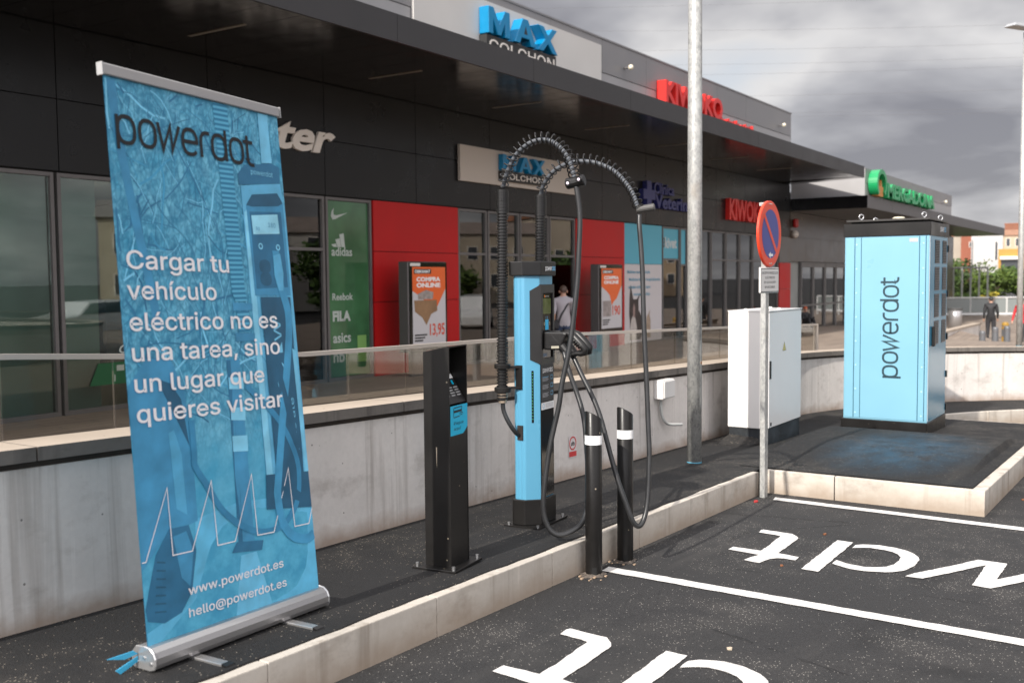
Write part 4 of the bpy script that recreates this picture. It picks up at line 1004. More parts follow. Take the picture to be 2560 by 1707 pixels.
# hardware
M_ban_alu = mat('banner_aluminium', (0.50, 0.49, 0.485), 0.30, 0.8)
top = MB(); h = 0.014
def btop(u0, u1, v0, v1, d0, d1):
    return [bmap(u0, v0, d1), bmap(u1, v0, d1), bmap(u1, v0, d0), bmap(u0, v0, d0), bmap(u0, v1, d1), bmap(u1, v1, d1), bmap(u1, v1, d0), bmap(u0, v1, d0)]
obj('top_rail', top.hexa(btop(-0.006, 0.866, 1.998, 2.035, -0.014, 0.012)), M_ban_alu, bn, bevel=0.003)
for u0, u1 in ((-0.011, -0.0062), (0.8662, 0.871)): obj('rail_end_cap', MB().hexa(btop(u0, u1, 1.996, 2.037, -0.016, 0.014)), mat('cap_plastic', (0.35, 0.35, 0.35), 0.4), bn)
BA, BB = Vector((2.214, 3.035, 0)), Vector((3.128, 3.08, 0)); bd = (BB - BA).normalized(); bperp = Vector((bd.y, -bd.x, 0))
def cass(p, d, zh): x = BA + bd * p + bperp * d; return (x.x, x.y, G(x.x) + SW + 0.012 + zh * (0.9 if zh > 0 else 1))
prof = [(d_ * 0.86, z_) for d_, z_ in [(0.055, 0.008), (0.062, 0.025), (0.062, 0.05), (0.052, 0.072), (0.03, 0.088), (0.0, 0.092), (-0.05, 0.088), (-0.075, 0.06), (-0.075, 0.01), (-0.05, 0.0), (0.03, 0.0)]]
obj('cassette', MB().prism([cass(0.006, d, z) for d, z in prof], [cass(0.906, d, z) for d, z in prof]), M_ban_alu, bn)
for a, b in ((-0.004, 0.0055), (0.9065, 0.916)):
    e_ = obj('end_cap', MB().prism([cass(a, d * 1.06, z * 1.05 - 0.002) for d, z in prof], [cass(b, d * 1.06, z * 1.05 - 0.002) for d, z in prof]), mat('end_cap_chrome', (0.62, 0.62, 0.62), 0.3, 0.8), bn, bevel=0.003)
for k in range(3):
    obj('screw', MB().cyl(cass(-0.008, -0.035 + 0.035 * k, 0.03 + 0.018 * (k % 2)), cass(-0.0045, -0.035 + 0.035 * k, 0.03 + 0.018 * (k % 2)), 0.006, 8), M_screw, bn)
for p in (0.19, 0.67):
    m = MB(); w = 0.02
    m.hexa([cass(p - w, 0.02, -0.011), cass(p + w, 0.02, -0.011), cass(p + w, 0.20, -0.011), cass(p - w, 0.20, -0.011), cass(p - w, 0.02, 0.004), cass(p + w, 0.02, 0.004), cass(p + w, 0.20, 0.004), cass(p - w, 0.20, 0.004)])
    ft = obj('foot', m, M_ban_alu, bn, bevel=0.003)
    obj('foot_tip', MB().hexa([cass(p - w * 1.05, 0.195, -0.011), cass(p + w * 1.05, 0.195, -0.011), cass(p + w * 1.05, 0.222, -0.011), cass(p - w * 1.05, 0.222, -0.011), cass(p - w * 1.05, 0.195, 0.006), cass(p + w * 1.05, 0.195, 0.006), cass(p + w * 1.05, 0.215, 0.0), cass(p - w * 1.05, 0.215, 0.0)]), M_black_plastic, ft)
    obj('foot_back', MB().hexa([cass(p - w, -0.16, -0.011), cass(p + w, -0.16, -0.011), cass(p + w, -0.06, -0.011), cass(p - w, -0.06, -0.011), cass(p - w, -0.16, 0.002), cass(p + w, -0.16, 0.002), cass(p + w, -0.06, 0.002), cass(p - w, -0.06, 0.002)]), M_ban_alu, bn)
rib = tag(obj('blue_ribbon', MB().prism([cass(-0.115, -0.055, 0.066), cass(-0.02, -0.035, 0.074), cass(-0.006, -0.03, 0.060), cass(-0.055, -0.04, 0.050)], [cass(-0.115, -0.058, 0.067), cass(-0.02, -0.038, 0.075), cass(-0.006, -0.033, 0.061), cass(-0.055, -0.043, 0.051)]).prism([cass(-0.085, -0.05, 0.012), cass(-0.006, -0.03, 0.050), cass(-0.006, -0.03, 0.030), cass(-0.07, -0.045, -0.004)], [cass(-0.085, -0.053, 0.013), cass(-0.006, -0.033, 0.051), cass(-0.006, -0.033, 0.031), cass(-0.07, -0.048, -0.003)]), mat('ribbon_blue', (0.03, 0.27, 0.45), 0.5)), 'torn blue plastic ribbon sticking out left of the banner foot', 'ribbon')

# ================================================================== PAYMENT KIOSK
KO = Vector((3.905, 2.962)); ku = Vector((math.cos(R(8)), math.sin(R(8)))); kv = Vector((-ku.y, ku.x)); KZ = G(3.98) + SW + 0.008
def kmap(u, v, z): p = KO + ku * u + kv * v; return (p.x, p.y, KZ + z)
def kbox(u0, u1, v0, v1, z0, z1): return MB().hexa([kmap(u0, v0, z0), kmap(u1, v0, z0), kmap(u1, v1, z0), kmap(u0, v1, z0), kmap(u0, v0, z1), kmap(u1, v0, z1), kmap(u1, v1, z1), kmap(u0, v1, z1)])
KW, KD, KH = 0.185, 0.142, 1.092
ki = thing('payment_post', 'square black steel payment post with card sticker between banner and charger', 'post', kmap(0.09, 0.1, 0))
obj('base_plate', kbox(-0.05, KW + 0.05, -0.05, KD + 0.05, 0, 0.012), M_black_steel, ki, bevel=0.002)
for u, v in ((-0.03, -0.03), (KW + 0.03, -0.03), (-0.03, KD + 0.03), (KW + 0.03, KD + 0.03)):
    obj('anchor_bolt', MB().cyl(kmap(u, v, 0.012), kmap(u, v, 0.03), 0.009, 6), M_screw, ki)
obj('column', kbox(0.0065, KW - 0.0065, 0.0, KD - 0.0065, 0.012, 0.80), M_black_steel, ki)
obj('side_plate', MB().prism([kmap(0, -0.002, 0.0121), kmap(0, KD, 0.0121), kmap(0, KD, KH - 0.03), kmap(0, 0.0, KH)], [kmap(0.006, -0.002, 0.0121), kmap(0.006, KD, 0.0121), kmap(0.006, KD, KH - 0.03), kmap(0.006, 0.0, KH)]), M_black_steel, ki)
obj('side_plate', MB().prism([kmap(KW - 0.006, -0.002, 0.0121), kmap(KW - 0.006, KD, 0.0121), kmap(KW - 0.006, KD, KH - 0.03), kmap(KW - 0.006, 0.0, KH)], [kmap(KW, -0.002, 0.0121), kmap(KW, KD, 0.0121), kmap(KW, KD, KH - 0.03), kmap(KW, 0.0, KH)]), M_black_steel, ki)
obj('back_plate', MB().prism([kmap(0.006, KD - 0.006, 0.0121), kmap(KW - 0.006, KD - 0.006, 0.0121), kmap(KW - 0.006, KD - 0.006, KH - 0.03), kmap(0.006, KD - 0.006, KH - 0.03)], [kmap(0.006, KD, 0.0121), kmap(KW - 0.006, KD, 0.0121), kmap(KW - 0.006, KD, KH - 0.03), kmap(0.006, KD, KH - 0.03)]), M_black_steel, ki)
obj('hood', MB().prism([kmap(0.006, 0.0, KH - 0.006), kmap(KW - 0.006, 0.0, KH - 0.006), kmap(KW - 0.006, KD, KH - 0.036), kmap(0.006, KD, KH - 0.036)], [kmap(0.006, 0.0, KH), kmap(KW - 0.006, 0.0, KH), kmap(KW - 0.006, KD, KH - 0.03), kmap(0.006, KD, KH - 0.03)]), M_black_steel, ki)
def ks_(u, t, d=0.0):        # sloped control panel, t 0..1 upward
    return kmap(u, 0.004 + t * 0.125 - d * 0.8, 0.81 + t * 0.20 + d * 0.6)
obj('sloped_panel', MB().prism([ks_(0.007, 0, -0.01), ks_(KW - 0.007, 0, -0.01), ks_(KW - 0.007, 1, -0.01), ks_(0.007, 1, -0.01)], [ks_(0.007, 0), ks_(KW - 0.007, 0), ks_(KW - 0.007, 1), ks_(0.007, 1)]), mat('panel_charcoal', (0.014, 0.013, 0.013), 0.4), ki)
obj('white_strip', MB().poly([ks_(0.012, 0.56, 0.001), ks_(KW - 0.012, 0.56, 0.001), ks_(KW - 0.012, 0.66, 0.001), ks_(0.012, 0.66, 0.001)]), M_inkwhite, ki)
M_kblue = mat('sticker_blue', (0.0, 0.38, 0.60), 0.4)
for k in range(3):
    obj('icon', MB().poly([ks_(0.025 + 0.055 * k, 0.42, 0.001), ks_(0.043 + 0.055 * k, 0.42, 0.001), ks_(0.043 + 0.055 * k, 0.52, 0.001), ks_(0.025 + 0.055 * k, 0.52, 0.001)]), M_kblue, ki)
    for q in range(4): obj('text_line', MB().poly([ks_(0.018 + 0.055 * k, 0.34 - 0.06 * q, 0.001), ks_(0.060 + 0.055 * k - 0.006 * (q % 2), 0.34 - 0.06 * q, 0.001), ks_(0.060 + 0.055 * k - 0.006 * (q % 2), 0.365 - 0.06 * q, 0.001), ks_(0.018 + 0.055 * k, 0.365 - 0.06 * q, 0.001)]), mat('text_grey', (0.35, 0.35, 0.35), 0.6), ki)
obj('card_reader', MB().hexa([ks_(0.03, 0.74, 0.001), ks_(KW - 0.03, 0.74, 0.001), ks_(KW - 0.03, 0.98, 0.001), ks_(0.03, 0.98, 0.001), ks_(0.03, 0.74, 0.02), ks_(KW - 0.03, 0.74, 0.02), ks_(KW - 0.03, 0.98, 0.03), ks_(0.03, 0.98, 0.03)]), M_black_plastic, ki, bevel=0.004)
stz = lambda z: z - KZ
sk = obj('pay_sticker', MB().poly([kmap(0.007, -0.0024, 0.655), kmap(0.135, -0.0024, 0.655), kmap(KW - 0.004, -0.0024, 0.685), kmap(KW - 0.004, -0.0024, 0.800), kmap(0.007, -0.0024, 0.800)]), M_kblue, ki)
tm = lambda x0, z0: (lambda x, y, d=0: kmap(x0 + x, -0.0032 - d, z0 + y))
obj('lettering', text_mb('Pague', tm(0.040, 0.706), width=0.098, size=0.030), M_ink, sk); obj('lettering', text_mb('aqui', tm(0.040, 0.679), width=0.068, size=0.030), M_ink, sk)
obj('card_icon', MB().ribbon([(0.10, 0.745), (0.040, 0.742), (0.040, 0.788), (0.120, 0.791), (0.120, 0.776)], 0.0045, lambda a, b: kmap(a, -0.0032, b)).ribbon([(0.040, 0.770), (0.122, 0.772)], 0.011, lambda a, b: kmap(a, -0.0034, b)), M_ink, sk)
obj('wave_icon', MB().ribbon(sup(0.117, 0.742, 0.010, 0.010, 8, 35, 145, 2), 0.004, lambda a, b: kmap(a, -0.0032, b)).ribbon(sup(0.117, 0.742, 0.022, 0.020, 8, 35, 145, 2), 0.004, lambda a, b: kmap(a, -0.0032, b)), M_ink, sk)
obj('scratch', MB().poly([kmap(-0.0008, 0.07, 0.60), kmap(-0.0008, 0.075, 0.60), kmap(-0.0008, 0.073, 0.52), kmap(-0.0008, 0.071, 0.50)]), mat('bare_metal', (0.5, 0.42, 0.32), 0.6), ki)

# ================================================================== CHARGER
CO = Vector((5.085, 3.137)); cu = Vector((math.cos(R(5)), math.sin(R(5)))); cv = Vector((-cu.y, cu.x)); CZ = G(5.1) + SW + 0.008
def cmap(u, v, z): p = CO + cu * u + cv * v; return (p.x, p.y, z)
ch = thing('charging_station', 'slim blue electric car charger with black screen head and two hose arms', 'charger', cmap(0, 0.1, CZ))
OCT = [(-0.082, 0), (0.082, 0), (0.142, 0.07), (0.142, 0.132), (0.128, 0.146), (-0.128, 0.146), (-0.142, 0.132), (-0.142, 0.07)]
def grow(k): return [(u * (1 + k / 0.12), 0.073 + (v - 0.073) * (1 + k / 0.073)) for u, v in OCT]
def col_(pts, z0, z1): return MB().prism([cmap(u, v, z0) for u, v in pts], [cmap(u, v, z1) for u, v in pts])
obj('base_plate', MB().prism([cmap(u, v, CZ - 0.004) for u, v in ((-0.19, -0.04), (0.19, -0.04), (0.19, 0.19), (-0.19, 0.19))], [cmap(u, v, CZ + 0.008) for u, v in ((-0.19, -0.04), (0.19, -0.04), (0.19, 0.19), (-0.19, 0.19))]), M_black_steel, ch)
for u, v in ((-0.165, -0.02), (0.165, -0.02), (0.165, 0.17), (-0.165, 0.17)): obj('anchor_bolt', MB().cyl(cmap(u, v, CZ + 0.008), cmap(u, v, CZ + 0.022), 0.009, 6), M_screw, ch)
obj('base_skirt', col_(grow(0.013), CZ + 0.008, 0.215), M_black_steel, ch, bevel=0.004)
bd_ = obj('column', col_(OCT, 0.2, 1.52), M_cyan, ch, bevel=0.006, seg=2)
for sg in (-1, 1):                                      # pressed ribs on the sides
    for k, v in enumerate((0.092, 0.116)):
        obj('rib', MB().prism([cmap(sg * 0.1415, v - 0.007, 0.225), cmap(sg * 0.1415, v + 0.007, 0.225), cmap(sg * 0.1445, v, 0.225)][::sg], [cmap(sg * 0.1415, v - 0.007, 1.51), cmap(sg * 0.1415, v + 0.007, 1.51), cmap(sg * 0.1445, v, 1.51)][::sg]), M_cyan, bd_)
cap = obj('cap', MB().prism([cmap(u, v, 1.517) for u, v in grow(0.018)], [cmap(u, v + (0.004 if v < 0.1 else 0), 1.600) for u, v in grow(0.020)]), M_black_plastic, ch, bevel=0.006, seg=2)
vm = lambda u0, z0, v0: (lambda x, y, d=0: cmap(u0 + x, v0 - d, z0 + y))
M_dot = mat('ink_lightblue', (0.16, 0.45, 0.70), 0.5)
obj('lettering', powerdot(MB(), vm(-0.048, 1.548, -0.0225), 0.13, 0.020, 0.20, only=(0, 1, 2, 3, 4)), M_inkwhite, cap)
obj('lettering', powerdot(MB(), vm(-0.048, 1.548, -0.0225), 0.13, 0.020, 0.20, only=(5, 6, 7)), M_dot, cap)
# screen housing: wraps the chamfers, deep reveal round the recessed display
HZ0, HZ1 = 1.003, 1.467
ho = MB()
for sg in (-1, 1):
    a = [(sg * 0.085, -0.012), (sg * 0.122, 0.044), (sg * 0.118, 0.050), (sg * 0.070, 0.004)]
    lo = [(HZ0, 0), (HZ0 + 0.028, 1), (HZ0 + 0.028, 1), (HZ0, 0)]
    hi = [HZ1, HZ1 - 0.037, HZ1 - 0.037, HZ1]
    p0 = [cmap(*a[i], lo[i][0]) for i in range(4)]; p1 = [cmap(*a[i], hi[i]) for i in range(4)]
    ho.prism(p0[::sg], p1[::sg])
def cb(u0, u1, v0, v1, z0, z1, mb=None): return (mb or MB()).hexa([cmap(u0, v0, z0), cmap(u1, v0, z0), cmap(u1, v1, z0), cmap(u0, v1, z0), cmap(u0, v0, z1), cmap(u1, v0, z1), cmap(u1, v1, z1), cmap(u0, v1, z1)])
cb(-0.0845, -0.064, -0.0121, 0.03, HZ0 + 0.001, HZ1 - 0.001, ho); cb(0.064, 0.0845, -0.0121, 0.03, HZ0 + 0.001, HZ1 - 0.001, ho)
ho.hexa([cmap(-0.0638, -0.0122, HZ1 - 0.05), cmap(0.0638, -0.0122, HZ1 - 0.05), cmap(0.0638, 0.012, HZ1 - 0.07), cmap(-0.0638, 0.012, HZ1 - 0.07), cmap(-0.0638, -0.0122, HZ1 - 0.001), cmap(0.0638, -0.0122, HZ1 - 0.001), cmap(0.0638, 0.012, HZ1 - 0.001), cmap(-0.0638, 0.012, HZ1 - 0.001)])
cb(-0.0638, 0.0638, -0.0122, 0.03, HZ0 + 0.001, HZ0 + 0.035, ho)
hs = obj('screen_housing', ho, mat('housing_charcoal', (0.012, 0.0115, 0.0115), 0.38, 0, 0.15, 6), ch)
VF = -0.004
fp = obj('display_panel', cb(-0.0637, 0.0637, VF, -0.0001, HZ0 + 0.0355, HZ1 - 0.0505), M_black_gloss, ch)
M_lcd = mat('lcd_screen', (0.075, 0.10, 0.03), 0.12, 0, 0.35, 22.0, spec=0.7)  # the mottled green is a reflection painted into the screen colour
obj('screen', MB().poly([cmap(-0.055, VF - 0.001, 1.295), cmap(0.052, VF - 0.001, 1.295), cmap(0.052, VF - 0.001, 1.385), cmap(-0.055, VF - 0.001, 1.385)]), M_lcd, fp)
obj('brand_mark', MB().poly([cmap(-0.032, VF - 0.001, 1.392), cmap(-0.022, VF - 0.001, 1.392), cmap(-0.022, VF - 0.001, 1.405), cmap(-0.032, VF - 0.001, 1.405)]), mat('orange_mark', (0.8, 0.22, 0.02), 0.5), fp)
obj('lettering', text_mb('KEMPOWER', vm(-0.019, 1.394, VF - 0.001), width=0.045, size=0.012), M_inkwhite, fp)
obj('contactless_icon', MB().ribbon([(-0.012, 1.263), (-0.012, 1.282)], 0.003, lambda a, b: cmap(a, VF - 0.001, b)).ribbon([(0.008, 1.263), (0.008, 1.282)], 0.003, lambda a, b: cmap(a, VF - 0.001, b)), M_dot, fp)
obj('info_sticker', MB().poly([cmap(-0.022, VF - 0.001, 1.202), cmap(0.020, VF - 0.001, 1.202), cmap(0.020, VF - 0.001, 1.262), cmap(-0.022, VF - 0.001, 1.262)]), mat('sticker_cyan', (0.03, 0.42, 0.72), 0.5), fp)
for u in (-0.034, 0.034): obj('button', MB().ribbon(sup(u, 1.238, 0.006, 0.008, 14, p=2)[:-1], 0.004, lambda a, b: cmap(a, VF - 0.001, b), True), mat('button_ring', (0.45, 0.42, 0.33), 0.4, 0.6), fp)
cb2 = obj('blue_reflector', MB().poly([cmap(-0.05, VF - 0.001, 1.046), cmap(0.0, VF - 0.001, 1.046), cmap(0.0, VF - 0.001, 1.066), cmap(-0.05, VF - 0.001, 1.066)]), mat('socket_label', (0.05, 0.12, 0.22), 0.3), fp)
# lower front panel
lp = obj('front_panel', cb(-0.0805, 0.0805, -0.006, 0.0005, 0.222, HZ0 - 0.001), M_black_gloss, ch)
obj('lettering', powerdot(MB(), vm(-0.062, 0.965, -0.0065), 0.122, 0.019, 0.20), M_inkwhite, lp)
info = obj('info_panel', cb(-0.079, 0.079, -0.0072, -0.0061, 0.785, 1.001), mat('info_charcoal', (0.035, 0.034, 0.036), 0.5), lp)
info2 = obj('lettering', powerdot(MB(), vm(-0.062, 0.955, -0.0077), 0.128, 0.021, 0.20), M_inkwhite, lp)
M_tg = mat('print_grey', (0.42, 0.42, 0.44), 0.6)
for k in range(3):
    z = 0.925 - 0.047 * k
    for q in range(4): obj('text_line', MB().poly([cmap(-0.068, -0.0076, z - 0.007 * q), cmap(0.012 - 0.012 * (q % 2), -0.0076, z - 0.007 * q), cmap(0.012 - 0.012 * (q % 2), -0.0076, z + 0.003 - 0.007 * q), cmap(-0.068, -0.0076, z + 0.003 - 0.007 * q)]), M_tg if q or k else M_dot, lp)
    obj('icon', MB().ribbon([(0.04, z - 0.014), (0.066, z - 0.014), (0.066, z + 0.008), (0.04, z + 0.008)], 0.003, lambda a, b: cmap(a, -0.0076, b), True), M_dot, lp)
ws = obj('white_sticker', cb(-0.079, 0.079, -0.0073, -0.0061, 0.737, 0.779), M_inkwhite, lp)
for q in range(4): obj('text_line', MB().poly([cmap(-0.03, -0.0077, 0.747 + 0.007 * q), cmap(0.07, -0.0077, 0.747 + 0.007 * q), cmap(0.07, -0.0077, 0.7495 + 0.007 * q), cmap(-0.03, -0.0077, 0.7495 + 0.007 * q)]), M_tg, ws)
obj('icon', MB().ribbon(sup(-0.056, 0.758, 0.013, 0.013, 12, p=2)[:-1], 0.003, lambda a, b: cmap(a, -0.0077, b), True), M_dot, ws)
# led strip on the left chamfer
def cham(t, z, d=0.0): u, v = -0.082 - 0.06 * t, 0.07 * t; n = (-0.759, -0.651); return cmap(u + n[0] * d, v + n[1] * d, z)
obj('led_strip', MB().poly([cham(0.57, 0.665, 0.0012), cham(0.43, 0.665, 0.0012), cham(0.43, 0.968, 0.0012), cham(0.57, 0.968, 0.0012)]), M_black_gloss, ch)
M_led = mat('led_green', (0.05, 0.3, 0.1), 0.4, emit=(0.2, 0.9, 0.35), estr=0.5)
for k in range(16):
    z = 0.685 + 0.0178 * k; obj('led', MB().poly([cham(0.52, z, 0.0018), cham(0.48, z, 0.0018), cham(0.48, z + 0.004, 0.0018), cham(0.52, z + 0.004, 0.0018)]), M_led, ch)
# plugs in their holsters
def plug(uo, zo):
    def pm(f, z, u): return cmap(uo + u, -0.012 - f, zo + z)
    hw = 0.030
    body = [(0.0, -0.050), (0.085, -0.050), (0.105, -0.044), (0.150, 0.048), (0.128, 0.056), (0.0, 0.056)]
    p = obj('connector', MB().prism([pm(f, z, -hw) for f, z in body], [pm(f, z, hw) for f, z in body]), M_black_plastic, ch, bevel=0.010, seg=2)
    obj('cable_grip', MB().tube([pm(0.045, 0.035, 0), pm(0.085, -0.005, 0), pm(0.13, -0.055, 0), pm(0.150, -0.078, 0)], [0.031, 0.031, 0.029, 0.027], 14), M_black_plastic, p, smooth=False)
    hp = [(0.10, 0.048), (0.135, 0.049), (0.175, 0.036), (0.225, -0.012), (0.250, -0.040), (0.246, -0.062), (0.225, -0.068), (0.20, -0.066), (0.175, -0.072), (0.158, -0.082)]
    obj('handle', MB().tube([pm(f, z, 0) for f, z in hp], [0.017, 0.019, 0.022, 0.023, 0.022, 0.020, 0.017, 0.015, 0.014, 0.013], 12), M_black_plastic, p, smooth=True)
    for k in range(6):
        t = 0.25 + 0.11 * k; f, z = 0.135 + 0.115 * t, 0.049 - 0.089 * t
        obj('grip_ridge', MB().tube([pm(f - 0.002, z + 0.002, 0), pm(f + 0.002, z - 0.002, 0)], [0.0245, 0.0245], 12), M_black_plastic, p)
    obj('type_label', MB().poly([pm(0.05, -0.040, -hw - 0.0012), pm(0.10, -0.038, -hw - 0.0012), pm(0.10, -0.024, -hw - 0.0012), pm(0.05, -0.026, -hw - 0.0012)]), mat('label_cream', (0.30, 0.28, 0.22), 0.6), p)
    for zz_ in (-0.004, -0.010, -0.020): obj('groove', MB().poly([pm(0.01, zz_, -hw - 0.0008), pm(0.085, zz_, -hw - 0.0008), pm(0.085, zz_ + 0.0015, -hw - 0.0008), pm(0.01, zz_ + 0.0015, -hw - 0.0008)]), M_joint, p)
    return pm
pm1 = plug(-0.030, 1.137); pm2 = plug(0.034, 1.140)
# hose arms
def catmull(P_, n=8):
    out = []
    for i in range(len(P_) - 1):
        p0 = Vector(P_[max(i - 1, 0)]); p1 = Vector(P_[i]); p2 = Vector(P_[i + 1]); p3 = Vector(P_[min(i + 2, len(P_) - 1)])
        for k in range(n):
            t = k / n; out.append(0.5 * ((2 * p1) + (-p0 + p2) * t + (2 * p0 - 5 * p1 + 4 * p2 - p3) * t * t + (-p0 + 3 * p1 - 3 * p2 + p3) * t ** 3))
    out.append(Vector(P_[-1])); return out
def smoothpath(P_, it=2):
    P_ = [Vector(p) for p in P_]
    for _ in range(it): P_ = [P_[0]] + [(P_[i - 1] + 2 * P_[i] + P_[i + 1]) / 4 for i in range(1, len(P_) - 1)] + [P_[-1]]
    return P_
def coil(path, r, turns, w, n=12, steps=22):
    path = [Vector(p) for p in path]; L = [0.0]
    for a, b in zip(path, path[1:]): L.append(L[-1] + (b - a).length)
    N_ = int(turns * steps); pts = []; T0 = None; nr = None
    for i in range(N_ + 1):
        d = L[-1] * i / N_; k = max(j for j in range(len(L)) if L[j] <= d + 1e-9); k = min(k, len(path) - 2)
        t = (d - L[k]) / max(1e-9, L[k + 1] - L[k]); p = path[k].lerp(path[k + 1], t); tg = (path[min(k + 2, len(path) - 1)] - path[max(k - 1, 0)]).normalized()
        if nr is None: nr = tg.cross(Vector((0, 1, 0.2))).normalized()
        nr = (nr - tg * nr.dot(tg)).normalized(); bn_ = tg.cross(nr); a = 2 * math.pi * i / steps
        pts.append(p + (nr * math.cos(a) + bn_ * math.sin(a)) * r)
    return MB().tube(pts, w, 6)
def hose(top, zb, zt, lean):
    x, y = top; pitch = 0.0178; prof = []; z = zb; m = MB(); pts = []; rr = []
    n = int((zt - zb) / pitch)
    for k in range(n + 1):
        for q, r_ in ((0.0, 0.0245), (0.26, 0.0245), (0.38, 0.0325), (0.86, 0.0325)):
            zz_ = zb + pitch * (k + q); f = (zz_ - zb) / (zt - zb); pts.append((x + lean[0] * f, y + lean[1] * f, zz_)); rr.append(r_)
    return m.tube(pts, rr, 18)
SP1 = [[4.917, 3.32, 2.025], [4.906, 3.299, 2.068], [4.894, 3.278, 2.1], [4.89, 3.248, 2.152], [4.893, 3.208, 2.208], [4.9, 3.16, 2.246], [4.909, 3.107, 2.272], [4.922, 3.046, 2.278], [4.929, 2.993, 2.263], [4.931, 2.944, 2.228], [4.925, 2.907, 2.191], [4.913, 2.878, 2.155], [4.899, 2.853, 2.116], [4.883, 2.831, 2.071], [4.865, 2.812, 2.035]]
SP2 = [[5.365, 3.342, 2.012], [5.35, 3.323, 2.05], [5.34, 3.297, 2.084], [5.334, 3.265, 2.119], [5.335, 3.222, 2.153], [5.338, 3.175, 2.176], [5.343, 3.124, 2.193], [5.35, 3.068, 2.198], [5.357, 3.013, 2.194], [5.363, 2.957, 2.183], [5.368, 2.902, 2.162], [5.37, 2.851, 2.136], [5.369, 2.804, 2.1], [5.363, 2.762, 2.057], [5.355, 2.724, 2.014], [5.343, 2.693, 1.969], [5.326, 2.668, 1.922], [5.308, 2.645, 1.881]]
CB1 = [[4.867, 2.806, 2.011], [4.87, 2.789, 1.895], [4.867, 2.782, 1.789], [4.853, 2.784, 1.611], [4.844, 2.785, 1.504], [4.827, 2.794, 1.345], [4.808, 2.806, 1.185], [4.789, 2.821, 1.06], [4.765, 2.842, 0.927], [4.752, 2.849, 0.830], [4.74, 2.861, 0.751], [4.717, 2.883, 0.622], [4.696, 2.898, 0.483], [4.682, 2.908, 0.366], [4.674, 2.91, 0.284], [4.673, 2.904, 0.208], [4.684, 2.88, 0.138], [4.706, 2.842, 0.105], [4.742, 2.805, 0.108], [4.793, 2.775, 0.130], [4.835, 2.762, 0.150], [4.885, 2.765, 0.19], [4.925, 2.770, 0.27], [4.953, 2.785, 0.39], [4.972, 2.806, 0.547], [4.993, 2.829, 0.679], [5.005, 2.856, 0.766], [5.019, 2.897, 0.855], [5.022, 2.945, 0.965], [5.035, 2.978, 1.045], [5.045, 2.992, 1.075]]
CB2 = [[5.309, 2.643, 1.861], [5.296, 2.637, 1.80], [5.287, 2.624, 1.706], [5.275, 2.606, 1.52], [5.258, 2.593, 1.334], [5.243, 2.578, 1.149], [5.23, 2.562, 0.964], [5.215, 2.546, 0.78], [5.202, 2.535, 0.645], [5.19, 2.523, 0.531], [5.174, 2.518, 0.417], [5.157, 2.514, 0.304], [5.134, 2.514, 0.203], [5.103, 2.520, 0.138], [5.072, 2.532, 0.116], [5.05, 2.552, 0.138], [5.039, 2.572, 0.193], [5.031, 2.593, 0.255], [5.027, 2.623, 0.333], [5.032, 2.659, 0.426], [5.042, 2.695, 0.52], [5.056, 2.736, 0.631], [5.068, 2.784, 0.752], [5.078, 2.84, 0.852], [5.086, 2.900, 0.945], [5.098, 2.955, 1.035], [5.108, 2.985, 1.065]]
for (SPp, CBp, hx, hl, zb) in ((SP1, CB1, (4.850, 3.294), (0.060, 0.026), 0.80), (SP2, CB2, (5.315, 3.335), (0.045, 0.007), 0.90)):
    hp = obj('hose', hose(hx, zb, 2.0, hl), M_black_plastic, ch, smooth=False)
    tx_, ty_ = hx[0] + hl[0], hx[1] + hl[1]
    obj('hose_collar', MB().tube([(tx_, ty_, 1.88), (tx_, ty_, 2.012)], 0.0335, 18), M_black_plastic, hp)
    for k in range(10): obj('collar_ring', MB().tube([(tx_, ty_, 1.885 + 0.0125 * k), (tx_, ty_, 1.891 + 0.0125 * k)], 0.0372, 18), M_black_plastic, hp)
    path = smoothpath(catmull(SPp, 6), 3)
    obj('arm_cable', MB().tube(path, 0.0125, 12), M_greycable, ch, smooth=True)
    obj('spring', coil([q + Vector((0, 0, 0.012)) for q in path], 0.0300, 23, 0.0042), M_black_plastic, ch, smooth=True)
    obj('charging_cable', MB().tube(smoothpath(catmull(CBp, 6), 4), 0.0145, 14), M_rubber, ch, smooth=True)
# spring ends
e1 = SP1[-1]; cl1 = MB(); cl1.tube([(e1[0] + 0.012, e1[1] - 0.055, e1[2] - 0.002), (e1[0] - 0.006, e1[1] + 0.05, e1[2] - 0.02)], 0.031, 14)
ce = obj('cable_clamp', cl1, M_black_plastic, ch, bevel=0.006)
for k in (-1, 1):
    c0 = Vector((e1[0] - 0.026, e1[1] - 0.002 - 0.034 * k, e1[2] - 0.010 + 0.008 * k))
    obj('clamp_socket', MB().cyl(c0, c0 + Vector((-0.012, -0.008, 0.0)), 0.015, 14), M_joint, ce)
    obj('clamp_screw', MB().cyl(c0 + Vector((-0.010, -0.007, 0.0)), c0 + Vector((-0.0145, -0.0100, 0.0)), 0.008, 8), mat('screw_bright', (0.85, 0.72, 0.78), 0.15, 0.9), ce)
e2 = SP2[-1]; 
ce2 = obj('cable_clamp', MB().tube([(e2[0] + 0.0, e2[1] + 0.015, e2[2] + 0.008), (e2[0] + 0.03, e2[1] - 0.085, e2[2] + 0.022)], 0.021, 14), mat('clamp_grey', (0.06, 0.058, 0.055), 0.5), ch, bevel=0.004)
